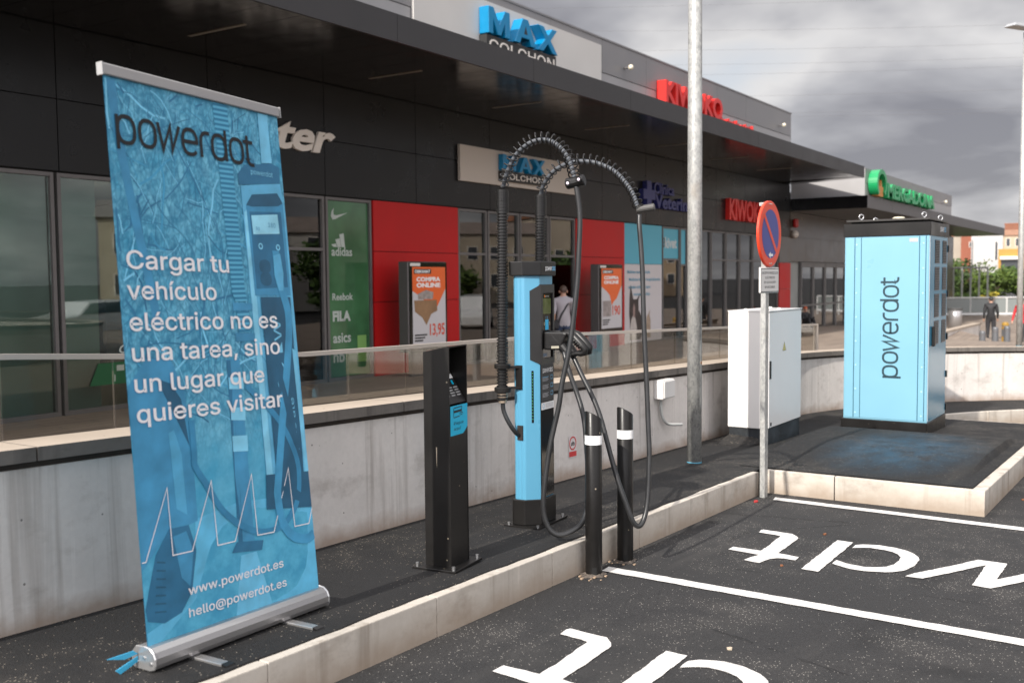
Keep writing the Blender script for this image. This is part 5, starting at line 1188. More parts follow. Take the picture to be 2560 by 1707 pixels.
# hose bracket on the side of the column
hx = (4.853, 3.292)
for z0, z1, r_ in ((0.985, 1.012, 0.047), (0.848, 0.878, 0.048)):
    obj('hose_flange', MB().tube([(hx[0], hx[1], z0), (hx[0], hx[1], z1)], r_, 20), M_black_steel, ch, bevel=0.003)
bm_ = MB()
pa, pb = Vector((hx[0] + 0.03, hx[1] - 0.005, 0)), Vector(cmap(-0.142, 0.105, 0))
for (z0, z1) in ((0.865, 0.877), (0.985, 0.997)): bm_.hexa([(pa.x, pa.y - 0.02, z0), (pb.x, pb.y - 0.02, z0), (pb.x, pb.y + 0.02, z0), (pa.x, pa.y + 0.02, z0), (pa.x, pa.y - 0.02, z1), (pb.x, pb.y - 0.02, z1), (pb.x, pb.y + 0.02, z1), (pa.x, pa.y + 0.02, z1)])
bm_.hexa([(pb.x - 0.008, pb.y - 0.021, 0.86), (pb.x + 0.001, pb.y - 0.021, 0.86), (pb.x + 0.001, pb.y + 0.021, 0.86), (pb.x - 0.008, pb.y + 0.021, 0.86), (pb.x - 0.008, pb.y - 0.021, 1.0), (pb.x + 0.001, pb.y - 0.021, 1.0), (pb.x + 0.001, pb.y + 0.021, 1.0), (pb.x - 0.008, pb.y + 0.021, 1.0)])
obj('hose_bracket', bm_, M_black_steel, ch)
obj('cable_gland', MB().lathe((hx[0], hx[1], 0.80), [(0.020, -0.015), (0.024, -0.012), (0.024, 0.018), (0.030, 0.020), (0.030, 0.045), (0.02, 0.048)], 14), mat('brass_gland', (0.42, 0.34, 0.26), 0.35, 0.7), ch)
inl = smoothpath(catmull([(hx[0], hx[1], 0.79), (hx[0] + 0.002, hx[1] - 0.004, 0.74), (4.862, 3.262, 0.68), (4.885, 3.237, 0.625), (4.925, 3.232, 0.595), (4.955, 3.232, 0.585)], 6), 2)
obj('inlet_cable', MB().tube(inl, 0.013, 12), M_rubber, ch, smooth=True)
p = Vector(cmap(-0.142, 0.10, 0.6)); obj('inlet_plate', MB().box(p.x - 0.008, p.x + 0.002, p.y - 0.018, p.y + 0.018, 0.565, 0.65), mat('bracket_brown', (0.05, 0.042, 0.038), 0.4, 0.5), ch)

# ================================================================== BOLLARDS
def bollard(x, y, label, zt):
    z0 = G(x); t = thing('bollard', label, 'bollard', (x, y, z0), 'slant-topped black bollards by the charger'); n = 28; r = 0.0462
    sl = lambda a: zt + 0.024 * math.cos(a - R(150))
    def ring(zf, rr): return [(x + rr * math.cos(2 * math.pi * k / n), y + rr * math.sin(2 * math.pi * k / n), zf(2 * math.pi * k / n)) for k in range(n)]
    m = MB(); m.cs = True
    rings = [ring(lambda a: z0 - 0.1, r), ring(lambda a: z0 + 0.3, r), ring(lambda a: sl(a) - 0.004, r), ring(sl, r - 0.004)]
    vs = [p for q in rings for p in q]; fs = [(i * n + k, i * n + (k + 1) % n, (i + 1) * n + (k + 1) % n, (i + 1) * n + k) for i in range(3) for k in range(n)]
    m.add(vs, fs); m.cs = False; m.poly(rings[-1])
    obj('tube', m, M_black_steel, t)
    b = MB(); b.cs = True; za, zb = zt - 0.158, zt - 0.108
    r1, r2 = ring(lambda a: za, r + 0.0015), ring(lambda a: zb, r + 0.0015)
    b.add(r1 + r2, [(k, (k + 1) % n, n + (k + 1) % n, n + k) for k in range(n)])
    obj('reflective_band', b, M_reflect, t)
    # drain slot at the foot, facing the camera side
    h = MB(); a0 = R(212)
    for k in range(4):
        aa, ab = a0 - 0.30 + 0.15 * k, a0 - 0.30 + 0.15 * (k + 1)
        h.quad(*[(x + (r + 0.001) * math.cos(q), y + (r + 0.001) * math.sin(q), zz_) for q, zz_ in ((aa, z0 + 0.012), (ab, z0 + 0.012), (ab, z0 + 0.052), (aa, z0 + 0.052))])
    obj('drain_slot', h, M_joint, t)
    # broken asphalt and rust round the foot
    cr = MB(); rr_ = random.Random(int(x * 100)); N_ = 22
    o_ = [(x + (0.072 + rr_.uniform(-0.02, 0.025)) * math.cos(6.283 * k / N_), y + (0.066 + rr_.uniform(-0.015, 0.015)) * math.sin(6.283 * k / N_), G(x) + 0.003) for k in range(N_)]
    i_ = [(x + 0.047 * math.cos(6.283 * k / N_), y + 0.047 * math.sin(6.283 * k / N_), G(x) + 0.012 + rr_.uniform(0, 0.006)) for k in range(N_)]
    cr.add(o_ + i_, [(k, (k + 1) % N_, N_ + (k + 1) % N_, N_ + k) for k in range(N_)])
    obj('broken_surround', cr, mat('broken_asphalt', (0.10, 0.082, 0.068), 0.9, 0, 0.75, 45, 0.6, 80), t)
    for k in range(9):
        a = rr_.uniform(0, 6.28); d = rr_.uniform(0.06, 0.13); q = rr_.uniform(0.004, 0.010); c_ = (x + d * math.cos(a), y + d * math.sin(a), G(x) + 0.004)
        obj('chip', MB().box(c_[0] - q, c_[0] + q, c_[1] - q * 0.7, c_[1] + q * 0.7, c_[2], c_[2] + q * 0.7), mat('rust_chip', (0.36, 0.26, 0.18), 0.9, 0, 0.4, 60), t)
    return t
bollard(4.842, 2.690, 'black steel bollard with white band standing nearer the camera', 0.757)
bollard(5.197, 2.680, 'black steel bollard with white band farther along the kerb', 0.742)

# ================================================================== LAMP POSTS
def lamp_post(x, y, zb, h, r, label, arm):
    t = thing('lamp_post', label, 'lamp post', (x, y, zb))
    obj('pole', MB().tube([(x, y, zb - 0.1), (x, y, zb + 2.5), (x, y, zb + h)], [r, r * 0.99, r * 0.72], 32), M_galv, t, smooth=True)
    obj('service_door', MB().hexa([(x + dxx * r * 1.01, y - r * 1.012 + dy_, z) for z in (zb + 0.45, zb + 1.0) for dxx, dy_ in ((-0.28, 0.03 * r), (0.28, 0.03 * r), (0.28, 0.2 * r), (-0.28, 0.2 * r))]), M_galv, t)
    obj('door_lock', MB().cyl((x, y - r * 0.95, zb + 0.82), (x, y - r * 1.05, zb + 0.82), 0.012, 8), mat('rusty_lock', (0.25, 0.13, 0.07), 0.7), t)
    if r > 0.04: obj('foot_paint', MB().tube([(x, y, zb - 0.002), (x, y, zb + 0.010)], r * 1.012, 32), mat('blue_overspray', (0.08, 0.30, 0.42), 0.6), t, smooth=True)
    m = MB(); m.tube([(x, y, zb + h), (x, y, zb + h + 0.1)], r * 0.75, 12)
    ax = Vector((math.cos(arm), math.sin(arm), 0)); ay = Vector((-ax.y, ax.x, 0)); c0 = Vector((x, y, zb + h + 0.08))
    P8 = []
    for zz_, w, l0, l1 in ((0.0, 0.16, -0.12, 0.62), (0.09, 0.12, -0.08, 0.52)):
        for a, b in ((l0, -w), (l1, -w), (l1, w), (l0, w)): q = c0 + ax * a + ay * b + Vector((0, 0, zz_)); P8.append(tuple(q))
    obj('luminaire', MB().hexa(P8), mat('luminaire_grey', (0.45, 0.46, 0.47), 0.4, 0.4), t, bevel=0.02)
    return t
lamp_post(7.715, 3.345, G(7.715) + SW + 0.006, 8.2, 0.0585, 'thick galvanised lamp post rising out of frame from the pavement', R(-90))
lamp_post(27.655, 3.458, -0.25, 7.55, 0.07, 'slim far lamp post at the right edge of the picture', R(150))

# ================================================================== NO PARKING SIGN
SX, SY = 7.568, 2.706
t = thing('no_parking_sign', 'round red and blue no parking sign with small text plate on a post', 'sign', (SX, SY, G(SX)))
m = MB(); m.box(SX - 0.037, SX + 0.037, SY - 0.02, SY + 0.02, G(SX) - 0.05, 2.05)
obj('post', m, M_galv, t, bevel=0.004)
M_sred = mat('sign_red', (0.72, 0.055, 0.02), 0.35); M_sblue = mat('sign_blue', (0.035, 0.05, 0.26), 0.35)
sgx, sgz, sr = 7.568, 1.823, 0.25; sy = SY - 0.038
dm = MB(); n = 48
def disc(rad, y): return [(sgx + rad * math.cos(2 * math.pi * k / n), y, sgz + rad * math.sin(2 * math.pi * k / n)) for k in range(n)]
a_, b_, c_, d_ = disc(sr, sy + 0.016), disc(sr, sy), disc(sr - 0.006, sy - 0.003), disc(sr - 0.05, sy + 0.0005)
dm.add(a_ + b_ + c_, [(k, n + k, n + (k + 1) % n, (k + 1) % n) for k in range(n)] + [(n + k, 2 * n + k, 2 * n + (k + 1) % n, n + (k + 1) % n) for k in range(n)] + [tuple(range(n))])
dm.poly(c_[::-1])
dk = obj('disc', dm, M_sred, t)
obj('blue_field', MB().poly(disc(sr - 0.066, sy - 0.0042)[::-1]), M_sblue, dk)
q = sr - 0.066
sm_ = lambda a, b, d=0: (sgx + a, sy - 0.0056 - d, sgz + b)
obj('slash', MB().ribbon([(-q * 0.735, q * 0.735), (q * 0.735, -q * 0.735)], 0.036, sm_), M_sred, dk)
obj('arrow', MB().poly([sm_(*p_) for p_ in ((0.052, -0.150), (0.052, -0.168), (0.0, -0.168), (0.0, -0.185), (-0.045, -0.159), (0.0, -0.133), (0.0, -0.150))]), M_inkwhite, dk)
for a, b in ((-0.018, 0.225), (0.018, 0.225), (-0.018, -0.225), (0.018, -0.225)): obj('rivet', MB().cyl(sm_(a, b, -0.002), sm_(a, b, 0.003), 0.006, 8), M_screw, dk)
obj('clamp', MB().box(SX - 0.05, SX + 0.05, SY - 0.021, SY + 0.03, 2.035, 2.06), M_galv, t)
pz0, pz1 = 1.376, 1.571; ph = 0.205
pt = obj('text_plate', MB().box(sgx - ph, sgx + ph, sy - 0.002, sy + 0.014, pz0, pz1), mat('plate_white', (0.62, 0.60, 0.58), 0.4), t, bevel=0.006)
obj('border', MB().ribbon([(-ph + 0.012, pz0 - sgz + 0.010), (ph - 0.012, pz0 - sgz + 0.010), (ph - 0.012, pz1 - sgz - 0.010), (-ph + 0.012, pz1 - sgz - 0.010)], 0.005, lambda a, b: sm_(a, b, -0.003), True), M_ink, pt)
for k, (s_, w) in enumerate((('EXCEPTO VEHÍCULOS', 0.35), ('ELÉCTRICOS', 0.21), ('EN SITUACIÓN', 0.25), ('DE RECARGA', 0.22))):
    words('printed_word', s_, lambda x, y, d=0, w=w, k=k: sm_(-w / 2 + x, 1.520 - 0.0355 * k - sgz + y, -0.003), M_ink, pt, w, 0.033, 0.006)

# ================================================================== WHITE ELECTRICAL CABINET
X0, X1, Y0, Y1, Z0, Z1 = 9.045, 9.985, 3.195, 3.585, 0.10, 1.183
t = thing('electrical_cabinet', 'white metal electrical cabinet on a black plinth against the wall', 'cabinet', (9.5, 3.4, G(9.5) + SW))
obj('plinth', MB().box(X0 + 0.008, X1 - 0.012, Y0 + 0.010, Y1 - 0.01, G(9.9) + SW - 0.05, Z0), mat('plinth_black', (0.018, 0.022, 0.026), 0.8, 0, 0.8, 6, 0.5, 60), t)
obj('body', MB().box(X0, X1, Y0 + 0.016, Y1, Z0 + 0.001, Z1 - 0.002), M_whitecab, t, bevel=0.005, seg=2)
obj('door', MB().box(X0 + 0.012, X1 - 0.004, Y0, Y0 + 0.0155, Z0 + 0.008, Z1 - 0.010), M_whitecab, t, bevel=0.004)
obj('roof_flange', MB().box(X0 - 0.004, X1 + 0.006, Y0 - 0.006, Y1 + 0.004, Z1 - 0.002, Z1 + 0.006), M_whitecab, t)
for a, b in ((X0 + 0.08, Y0 + 0.25), (X0 + 0.45, Y0 + 0.06), (X0 + 0.75, Y0 + 0.25)): obj('cap', MB().cyl((a, b, Z1 + 0.006), (a, b, Z1 + 0.022), 0.016, 10), mat('cap_white', (0.7, 0.69, 0.65), 0.5), t)
obj('handle', MB().box(X0 + 0.022, X0 + 0.048, Y0 - 0.014, Y0 - 0.0005, 0.562, 0.728), M_black_plastic, t, bevel=0.005)
tz = 0.84; tx = 9.475; yk = Y0 - 0.0012
tr_ = obj('warning_triangle', MB().poly([(tx - 0.05, yk, tz - 0.04), (tx + 0.05, yk, tz - 0.04), (tx, yk, tz + 0.048)]), mat('warning_yellow', (0.60, 0.52, 0.16), 0.5), t)
obj('triangle_border', MB().ribbon([(tx - 0.047, tz - 0.038), (tx + 0.047, tz - 0.038), (tx, tz + 0.044)], 0.004, lambda a, b: (a, yk - 0.0006, b), True), M_ink, tr_)
obj('bolt_mark', MB().ribbon([(tx + 0.004, tz + 0.018), (tx - 0.008, tz - 0.006), (tx + 0.006, tz - 0.008), (tx - 0.002, tz - 0.03)], 0.004, lambda a, b: (a, yk - 0.0006, b)), M_ink, tr_)
obj('maker_plate', MB().poly([(X0 + 0.05, yk, 0.125), (X0 + 0.09, yk, 0.125), (X0 + 0.09, yk, 0.155), (X0 + 0.05, yk, 0.155)]), M_ink, t)
fil = obj('plinth_fillet', MB().prism([(X0 - 0.22, 3.30, G(9) + SW), (X0 + 0.04, 3.26, G(9) + SW), (X0 + 0.04, 3.60, G(9) + SW), (X0 - 0.22, 3.62, G(9) + SW)], [(X0 - 0.16, 3.36, G(9) + SW + 0.03), (X0 + 0.035, 3.28, G(9) + SW + 0.07), (X0 + 0.035, 3.59, G(9) + SW + 0.09), (X0 - 0.16, 3.60, G(9) + SW + 0.05)]), M_walk, t, bevel=0.02)

# ================================================================== BLUE POWER CABINET
X0, X1, Y0, Y1 = 10.66, 11.545, 2.145, 2.965; ZB = G(11) + SW + 0.01 - 0.03
t = thing('power_cabinet', 'tall light blue power cabinet with vertical dark lettering and black lid', 'cabinet', (11.1, 2.56, ZB))
obj('plinth', MB().box(X0 - 0.022, X1 + 0.01, Y0 - 0.008, Y1 + 0.022, ZB - 0.04, 0.034), M_black_steel, t, bevel=0.006)
bo = obj('body', MB().box(X0, X1, Y0, Y1, 0.034, 1.90), M_cyan_cab, t, bevel=0.006, seg=2)
# side seen by the camera: pressed panels with seams and rivets
for ya, yb in ((2.955, 2.868), (2.860, 2.803), (2.796, 2.241), (2.233, 2.180), (2.172, 2.152)):
    obj('side_panel', MB().box(X0 - 0.005, X0 - 0.0004, yb, ya, 0.05, 1.888), M_cyan_cab, bo, bevel=0.0015)
for ya, yb in ((2.868, 2.860), (2.803, 2.796), (2.241, 2.233), (2.180, 2.172)):
    obj('panel_seam', MB().box(X0 - 0.0018, X0 - 0.0004, yb + 0.0002, ya - 0.0002, 0.05, 1.888), mat('seam_blue', (0.02, 0.10, 0.15), 0.6), bo)
for yy in (2.845, 2.200):
    for k in range(8): obj('rivet', MB().lathe((X0 - 0.005, yy, 0.10 + 0.245 * k), [(0.008, 0.0), (0.007, -0.003), (0.003, -0.0045)], 8, 'X'), mat('rivet_paint', (0.4, 0.68, 0.8), 0.35), bo)
obj('corner_trim', MB().box(X0 - 0.002, X0 + 0.012, Y0 - 0.006, Y0 - 0.0003, 0.05, 1.888), mat('trim_grey', (0.35, 0.42, 0.46), 0.4), bo)
hd = obj('lid_band', MB().box(X0 - 0.012, X1 + 0.012, Y0 - 0.014, Y1 + 0.012, 1.895, 2.026), M_black_steel, t, bevel=0.004)
obj('lid', MB().box(X0 + 0.0, X1 + 0.02, Y0 - 0.0, Y1 - 0.01, 2.045, 2.066), mat('lid_grey', (0.03, 0.027, 0.025), 0.4), t, bevel=0.003)
obj('lid_gap', MB().box(X0 + 0.05, X1 - 0.04, Y0 + 0.04, Y1 - 0.05, 2.02, 2.046), M_joint, t)
for a, b in ((X0 + 0.06, 2.82), (X1 - 0.10, 2.86), (X0 + 0.05, 2.21), (X1 - 0.10, 2.20)):
    rp = [(a + 0.004 * math.sin(q), b + 0.024 * math.cos(q), 2.095 + 0.024 * math.sin(q)) for q in [2 * math.pi * k / 18 for k in range(18)]]
    rp = [(a + 0.017 * math.cos(q), b - 0.017 * math.cos(q), 2.098 + 0.024 * math.sin(q)) for q in [2 * math.pi * k / 18 for k in range(18)]]
    ey = obj('lifting_eye', MB().tube(rp, 0.0065, 8, closed=True), M_screw, t, smooth=True)
    obj('eye_base', MB().cyl((a, b, 2.064), (a, b, 2.076), 0.014, 10), M_screw, ey)
obj('antenna_puck', MB().lathe((X0 + 0.35, 2.52, 2.066), [(0.05, 0.0), (0.062, 0.004), (0.062, 0.014), (0.055, 0.016), (0.06, 0.018), (0.06, 0.030), (0.04, 0.036)], 24), mat('puck_cream', (0.62, 0.58, 0.46), 0.5), t, smooth=False)
lm = lambda x, y, d=0: (X0 - 0.0062 - d, 2.435 + y, 0.475 + x)
# lettering runs upward: x along z, letter tops toward +Y (left)
obj('lettering', powerdot(MB(), lambda x, y, d=0: (X0 - 0.0060 - d, 2.434 + y, 0.474 + x), 1.015, 0.138, 0.155), M_ink_teal, bo)
obj('plate', MB().poly([(X0 - 0.006, 2.333, 1.832), (X0 - 0.006, 2.253, 1.832), (X0 - 0.006, 2.253, 1.868), (X0 - 0.006, 2.333, 1.868)]), mat('rating_plate', (0.42, 0.40, 0.40), 0.5), bo)
ys = Y0 - 0.004
dr = obj('door', MB().box(X0 + 0.03, X1 - 0.02, ys, Y0 - 0.0005, 0.05, 1.888), mat('cabinet_door_blue', (0.05, 0.23, 0.35), 0.22, 0.0, spec=0.35, coat=0.15), t, bevel=0.0015)
M_vent = mat('vent_slat', (0.13, 0.125, 0.12), 0.5, 0.2)
for k in range(4):
    z1 = 1.855 - 0.272 * k; z0 = z1 - 0.235
    for xa, xb in ((10.90, 11.12), (11.27, 11.48)):
        v_ = obj('vent', MB().box(xa, xb, ys - 0.001, ys - 0.0002, z0, z1), M_joint, dr)
        for q in range(14):
            za = z0 + (z1 - z0) * (q + 0.1) / 14; obj('slat', MB().hexa([(xa + 0.004, ys - 0.006, za), (xb - 0.004, ys - 0.006, za), (xb - 0.004, ys - 0.0012, za + 0.004), (xa + 0.004, ys - 0.0012, za + 0.004), (xa + 0.004, ys - 0.006, za + 0.004), (xb - 0.004, ys - 0.006, za + 0.004), (xb - 0.004, ys - 0.0012, za + 0.011), (xa + 0.004, ys - 0.0012, za + 0.011)]), M_vent, v_)
obj('door_handle', MB().box(10.80, 10.86, ys - 0.03, ys - 0.001, 0.79, 0.99), M_black_plastic, dr, bevel=0.006)
for z in (1.74, 1.27, 0.82, 0.42, 0.07): obj('hinge', MB().box(X1 - 0.01, X1 + 0.022, ys - 0.012, ys + 0.012, z, z + 0.07), M_black_plastic, t, bevel=0.003)
bl_ = lambda x, y, d=0: (11.10 + x, Y0 - 0.0152 - d, 1.945 + y)
obj('lettering', powerdot(MB(), bl_, 0.28, 0.042, 0.18, only=(0, 1, 2, 3, 4)), M_inkwhite, hd); obj('lettering', powerdot(MB(), bl_, 0.28, 0.042, 0.18, only=(5, 6, 7)), M_dot, hd)

# ================================================================== WALL BOX, CONDUIT, STICKER
t = thing('junction_box', 'small white junction box with grey conduit on the concrete wall', 'box', (8.0, 3.78, 0.55))
obj('enclosure', MB().box(7.90, 8.13, 3.71, 3.80, 0.462, 0.628), M_whitecab, t, bevel=0.012, seg=2)
obj('lid', MB().box(7.91, 8.12, 3.700, 3.7095, 0.472, 0.618), M_whitecab, t, bevel=0.004)
obj('conduit', MB().tube(smoothpath(catmull([(7.99, 3.775, 0.47), (7.99, 3.775, 0.38), (8.02, 3.772, 0.29), (8.10, 3.76, 0.23), (8.20, 3.72, 0.215), (8.26, 3.70, 0.21)], 6), 2), 0.013, 10), mat('conduit_grey', (0.40, 0.41, 0.40), 0.5), t, smooth=True)
t = thing('prohibition_sticker', 'small red ring prohibition sticker on the wall left of the bollards', 'sticker', (6.52, 3.795, 0.26)); yw = 3.7965
obj('sheet', MB().poly([(6.46, yw, 0.175), (6.575, yw, 0.172), (6.575, yw, 0.335), (6.46, yw, 0.338)]), mat('sticker_sheet', (0.62, 0.58, 0.57), 0.5), t)
M_str = mat('sticker_red', (0.55, 0.05, 0.05), 0.5)
obj('ring', MB().ribbon(sup(6.518, 0.278, 0.046, 0.046, 24, p=2)[:-1], 0.011, lambda a, b: (a, yw - 0.001, b), True), M_str, t)
obj('bike_mark', MB().ribbon(sup(6.505, 0.272, 0.010, 0.010, 10, p=2)[:-1], 0.006, lambda a, b: (a, yw - 0.001, b), True).ribbon(sup(6.533, 0.272, 0.010, 0.010, 10, p=2)[:-1], 0.006, lambda a, b: (a, yw - 0.001, b), True).ribbon([(6.505, 0.275), (6.518, 0.29), (6.533, 0.275)], 0.006, lambda a, b: (a, yw - 0.0012, b)), M_ink, t)
obj('red_label', MB().poly([(6.465, yw - 0.001, 0.180), (6.572, yw - 0.001, 0.177), (6.572, yw - 0.001, 0.216), (6.465, yw - 0.001, 0.219)]), M_str, t)

# ================================================================== ADVERTISING TOTEMS
def totem(x0, x1, label, variant):
    y0, y1 = 11.6, 11.85; z0, z1 = 0.20, 1.83
    t = thing('advertising_totem', label, 'sign', ((x0 + x1) / 2, 11.72, -0.25), 'advertising totems in front of the red panels')
    M_tg_ = mat('totem_grey', (0.12, 0.11, 0.11), 0.4, 0.4)
    obj('case', MB().box(x0, x1, y0 + 0.02, y1, z0, z1), M_tg_, t, bevel=0.015)
    obj('frame', MB().box(x0 + 0.02, x1 - 0.02, y0, y0 + 0.0195, z0 + 0.02, z1 - 0.02), M_black_gloss, t)
    obj('leg', MB().box(x0 + 0.16, x1 - 0.55, y0 + 0.08, y1 - 0.08, -0.26, z0 - 0.001), M_tg_, t)
    a, b, c, d = x0 + 0.09, x1 - 0.07, z0 + 0.10, z1 - 0.10; yp = y0 - 0.002
    ps = obj('poster', MB().poly([(a, yp, c), (b, yp, c), (b, yp, d), (a, yp, d)]), mat('poster_grey', (0.52, 0.51, 0.53), 0.3), t)
    W, H = b - a, d - c
    pq = lambda nm, pts, mt, k: obj(nm, MB().poly([(a + W * u, yp - 0.001 * k, c + H * v) for u, v in pts]), mt, ps)
    M_or = mat('poster_orange', (0.72, 0.12, 0.02), 0.3)
    pq('orange_field', [(0, 1), (0, 0.70), (0.25, 0.62), (0.62, 0.45), (0.75, 0.50), (1, 0.72), (1, 1)], M_or, 1)
    tf = lambda u, v, k=2: (lambda x, y, dd=0: (a + W * u + x, yp - 0.001 * k, c + H * v + y))
    pq('title_bar', [(0.05, 0.915), (0.56, 0.915), (0.56, 0.975), (0.05, 0.975)], M_dark_letter, 2)
    letters('letter', 'OBRAMAT', tf(0.07, 0.925, 3), M_inkwhite, ps, width=W * 0.46, height=H * 0.04, offset=0.03)
    letters('letter', 'COMPRA', tf(0.12, 0.82), M_inkwhite, ps, width=W * 0.72, height=H * 0.055, offset=0.05)
    letters('letter', 'ONLINE', tf(0.12, 0.745), M_inkwhite, ps, width=W * 0.72, height=H * 0.055, offset=0.05)
    M_card = mat('carton_brown', (0.26, 0.15, 0.075), 0.6, 0, 0.2, 6)
    if variant == 0:
        pq('carton', [(0.04, 0.58), (0.72, 0.58), (0.74, 0.44), (0.55, 0.40), (0.40, 0.26), (0.28, 0.36), (0.06, 0.44)], M_card, 3)
        pq('stones', [(0.15, 0.66), (0.40, 0.71), (0.62, 0.68), (0.60, 0.59), (0.16, 0.59)], mat('poster_stone', (0.30, 0.26, 0.24), 0.5, 0, 0.4, 12), 4)
        obj('lettering', text_mb('13,95', tf(0.50, 0.13, 5), width=W * 0.46, height=H * 0.15, offset=0.015), mat('price_red', (0.62, 0.06, 0.02), 0.4), ps)
    else:
        pq('arrow', [(0.33, 0.66), (0.92, 0.66), (0.50, 0.38)], M_or, 3)
        pq('product', [(0.06, 0.20), (0.46, 0.20), (0.46, 0.46), (0.06, 0.46)], mat('poster_pack', (0.30, 0.26, 0.25), 0.5, 0, 0.3, 9), 4)
        letters('letter', '190', tf(0.52, 0.22, 5), mat('price_red', (0.62, 0.06, 0.02), 0.4), ps, width=W * 0.40, height=H * 0.16, offset=0.015)
    for k in range(3): pq('text_line', [(0.05, 0.13 - 0.035 * k), (0.42 - 0.06 * k, 0.13 - 0.035 * k), (0.42 - 0.06 * k, 0.15 - 0.035 * k), (0.05, 0.15 - 0.035 * k)], M_dark_letter, 2)
    obj('maker_tab', MB().box(x0 + 0.03, x0 + 0.32, y0 - 0.004, y0 - 0.001, z1 - 0.085, z1 - 0.03), M_signwhite, t)
    return t
totem(14.16, 15.29, 'advertising totem with orange poster and 13,95 price before the first red panel', 0)
totem(21.21, 22.40, 'advertising totem with orange triangle poster beside the clinic dog poster', 1)
# ================================================================== PEOPLE
def person(name_label, loc, heading, H, pal, pose='stand', extras=None):
    """pal: hair, skin, top, bottom, shoe materials. One continuous skinned body."""
    k = H / 1.72; x0, y0, z0 = loc; ch_, sh_ = math.cos(heading), math.sin(heading)
    def W(x, y, z): return (x0 + (x * ch_ - y * sh_) * k, y0 + (x * sh_ + y * ch_) * k, z0 + z * k)   # x = right, y = forward
    V = {}; E = []; Rd = {}
    def v(n, x, y, z, r): V[n] = (x, y, z); Rd[n] = r
    st = {'stand': (0.03, -0.03), 'walk': (0.20, -0.20), 'sit': (0, 0)}[pose]
    v('pel', 0, 0, 0.95, (0.155, 0.115)); v('wst', 0, 0.0, 1.10, (0.145, 0.105)); v('chs', 0, 0.01, 1.30, (0.165, 0.115)); v('shd', 0, 0.0, 1.42, (0.12, 0.085)); v('nek', 0, 0.01, 1.50, (0.055, 0.055))
    v('chin', 0, 0.03, 1.56, (0.062, 0.07)); v('hed', 0, 0.02, 1.64, (0.078, 0.092)); v('crn', 0, 0.01, 1.695, (0.055, 0.065))
    for a, b in (('pel', 'wst'), ('wst', 'chs'), ('chs', 'shd'), ('shd', 'nek'), ('nek', 'chin'), ('chin', 'hed'), ('hed', 'crn')): E.append((a, b))
    for s, sg in (('L', -1), ('R', 1)):
        f = st[0] if sg < 0 else st[1]
        v('hip' + s, sg * 0.095, 0, 0.88, (0.088, 0.09)); v('kne' + s, sg * 0.10, f * 0.6 + 0.02, 0.50, (0.060, 0.062)); v('ank' + s, sg * 0.10, f - 0.03, 0.09, (0.043, 0.045)); v('toe' + s, sg * 0.115, f + 0.13, 0.035, (0.042, 0.034))
        v('sho' + s, sg * 0.175, 0, 1.40, (0.062, 0.062)); v('elb' + s, sg * 0.235, -f * 0.5 - 0.02, 1.13, (0.045, 0.046)); v('wri' + s, sg * 0.245, -f * 0.9 + 0.06, 0.89, (0.030, 0.032)); v('pal' + s, sg * 0.245, -f * 0.95 + 0.08, 0.82, (0.022, 0.036))
        v('fin' + s, sg * 0.240, -f * 0.95 + 0.09, 0.755, (0.013, 0.026)); v('thu' + s, sg * 0.232, -f * 0.95 + 0.118, 0.80, (0.012, 0.012))
        for a, b in (('pel', 'hip'), ('hip', 'kne'), ('kne', 'ank'), ('ank', 'toe'), ('shd', 'sho'), ('sho', 'elb'), ('elb', 'wri'), ('wri', 'pal'), ('pal', 'fin'), ('pal', 'thu')):
            E.append((a if a in ('pel', 'shd') else a + s, b + s)) if not (a == 'pal') else E.append((a + s, b + s))
    dz = 0.0
    if pose == 'sit':
        dz = 0.80
        for n_ in ('pel', 'wst', 'chs', 'shd', 'nek', 'chin', 'hed', 'crn', 'shoL', 'shoR'): V[n_] = (V[n_][0], V[n_][1], V[n_][2] - dz)
        for s, sg in (('L', -1), ('R', 1)):
            V['hip' + s] = (sg * 0.10, 0.04, 0.13); V['kne' + s] = (sg * 0.13, 0.36, 0.43); V['ank' + s] = (sg * 0.12, 0.50, 0.09); V['toe' + s] = (sg * 0.13, 0.64, 0.04)
            V['elb' + s] = (sg * 0.23, 0.12, 0.37); V['wri' + s] = (sg * 0.16, 0.32, 0.44); V['pal' + s] = (sg * 0.14, 0.38, 0.46); V['fin' + s] = (sg * 0.12, 0.44, 0.45); V['thu' + s] = (sg * 0.11, 0.38, 0.49)
    names = list(V); idx = {n: i for i, n in enumerate(names)}
    me = bpy.data.meshes.new('tmp_body'); me.from_pydata([W(*V[n]) for n in names], [(idx[a], idx[b]) for a, b in E], [])
    o = bpy.data.objects.new('tmp_body', me); COL.objects.link(o)
    sk = o.modifiers.new('s', 'SKIN'); o.modifiers.new('u', 'SUBSURF').levels = 2; sk.use_smooth_shade = True
    for i, n in enumerate(names):
        d = me.skin_vertices[0].data[i]; fat = (extras or {}).get('fat', 1.0) if n[:3] in ('pel','wst','chs','shd','sho','elb','hip','kne') else 1.0; d.radius = (Rd[n][0] * k * fat, Rd[n][1] * k * fat); d.use_root = (n == 'pel')
    dg = bpy.context.evaluated_depsgraph_get(); dg.update()
    bm_ = bpy.data.meshes.new_from_object(o.evaluated_get(dg)); bpy.data.objects.remove(o)
    t = thing('person', name_label, 'person', loc)
    b = bpy.data.objects.new('body', bm_); COL.objects.link(b); attach(b, t)
    bm_.materials.clear()
    for mt in pal: bm_.materials.append(mt)
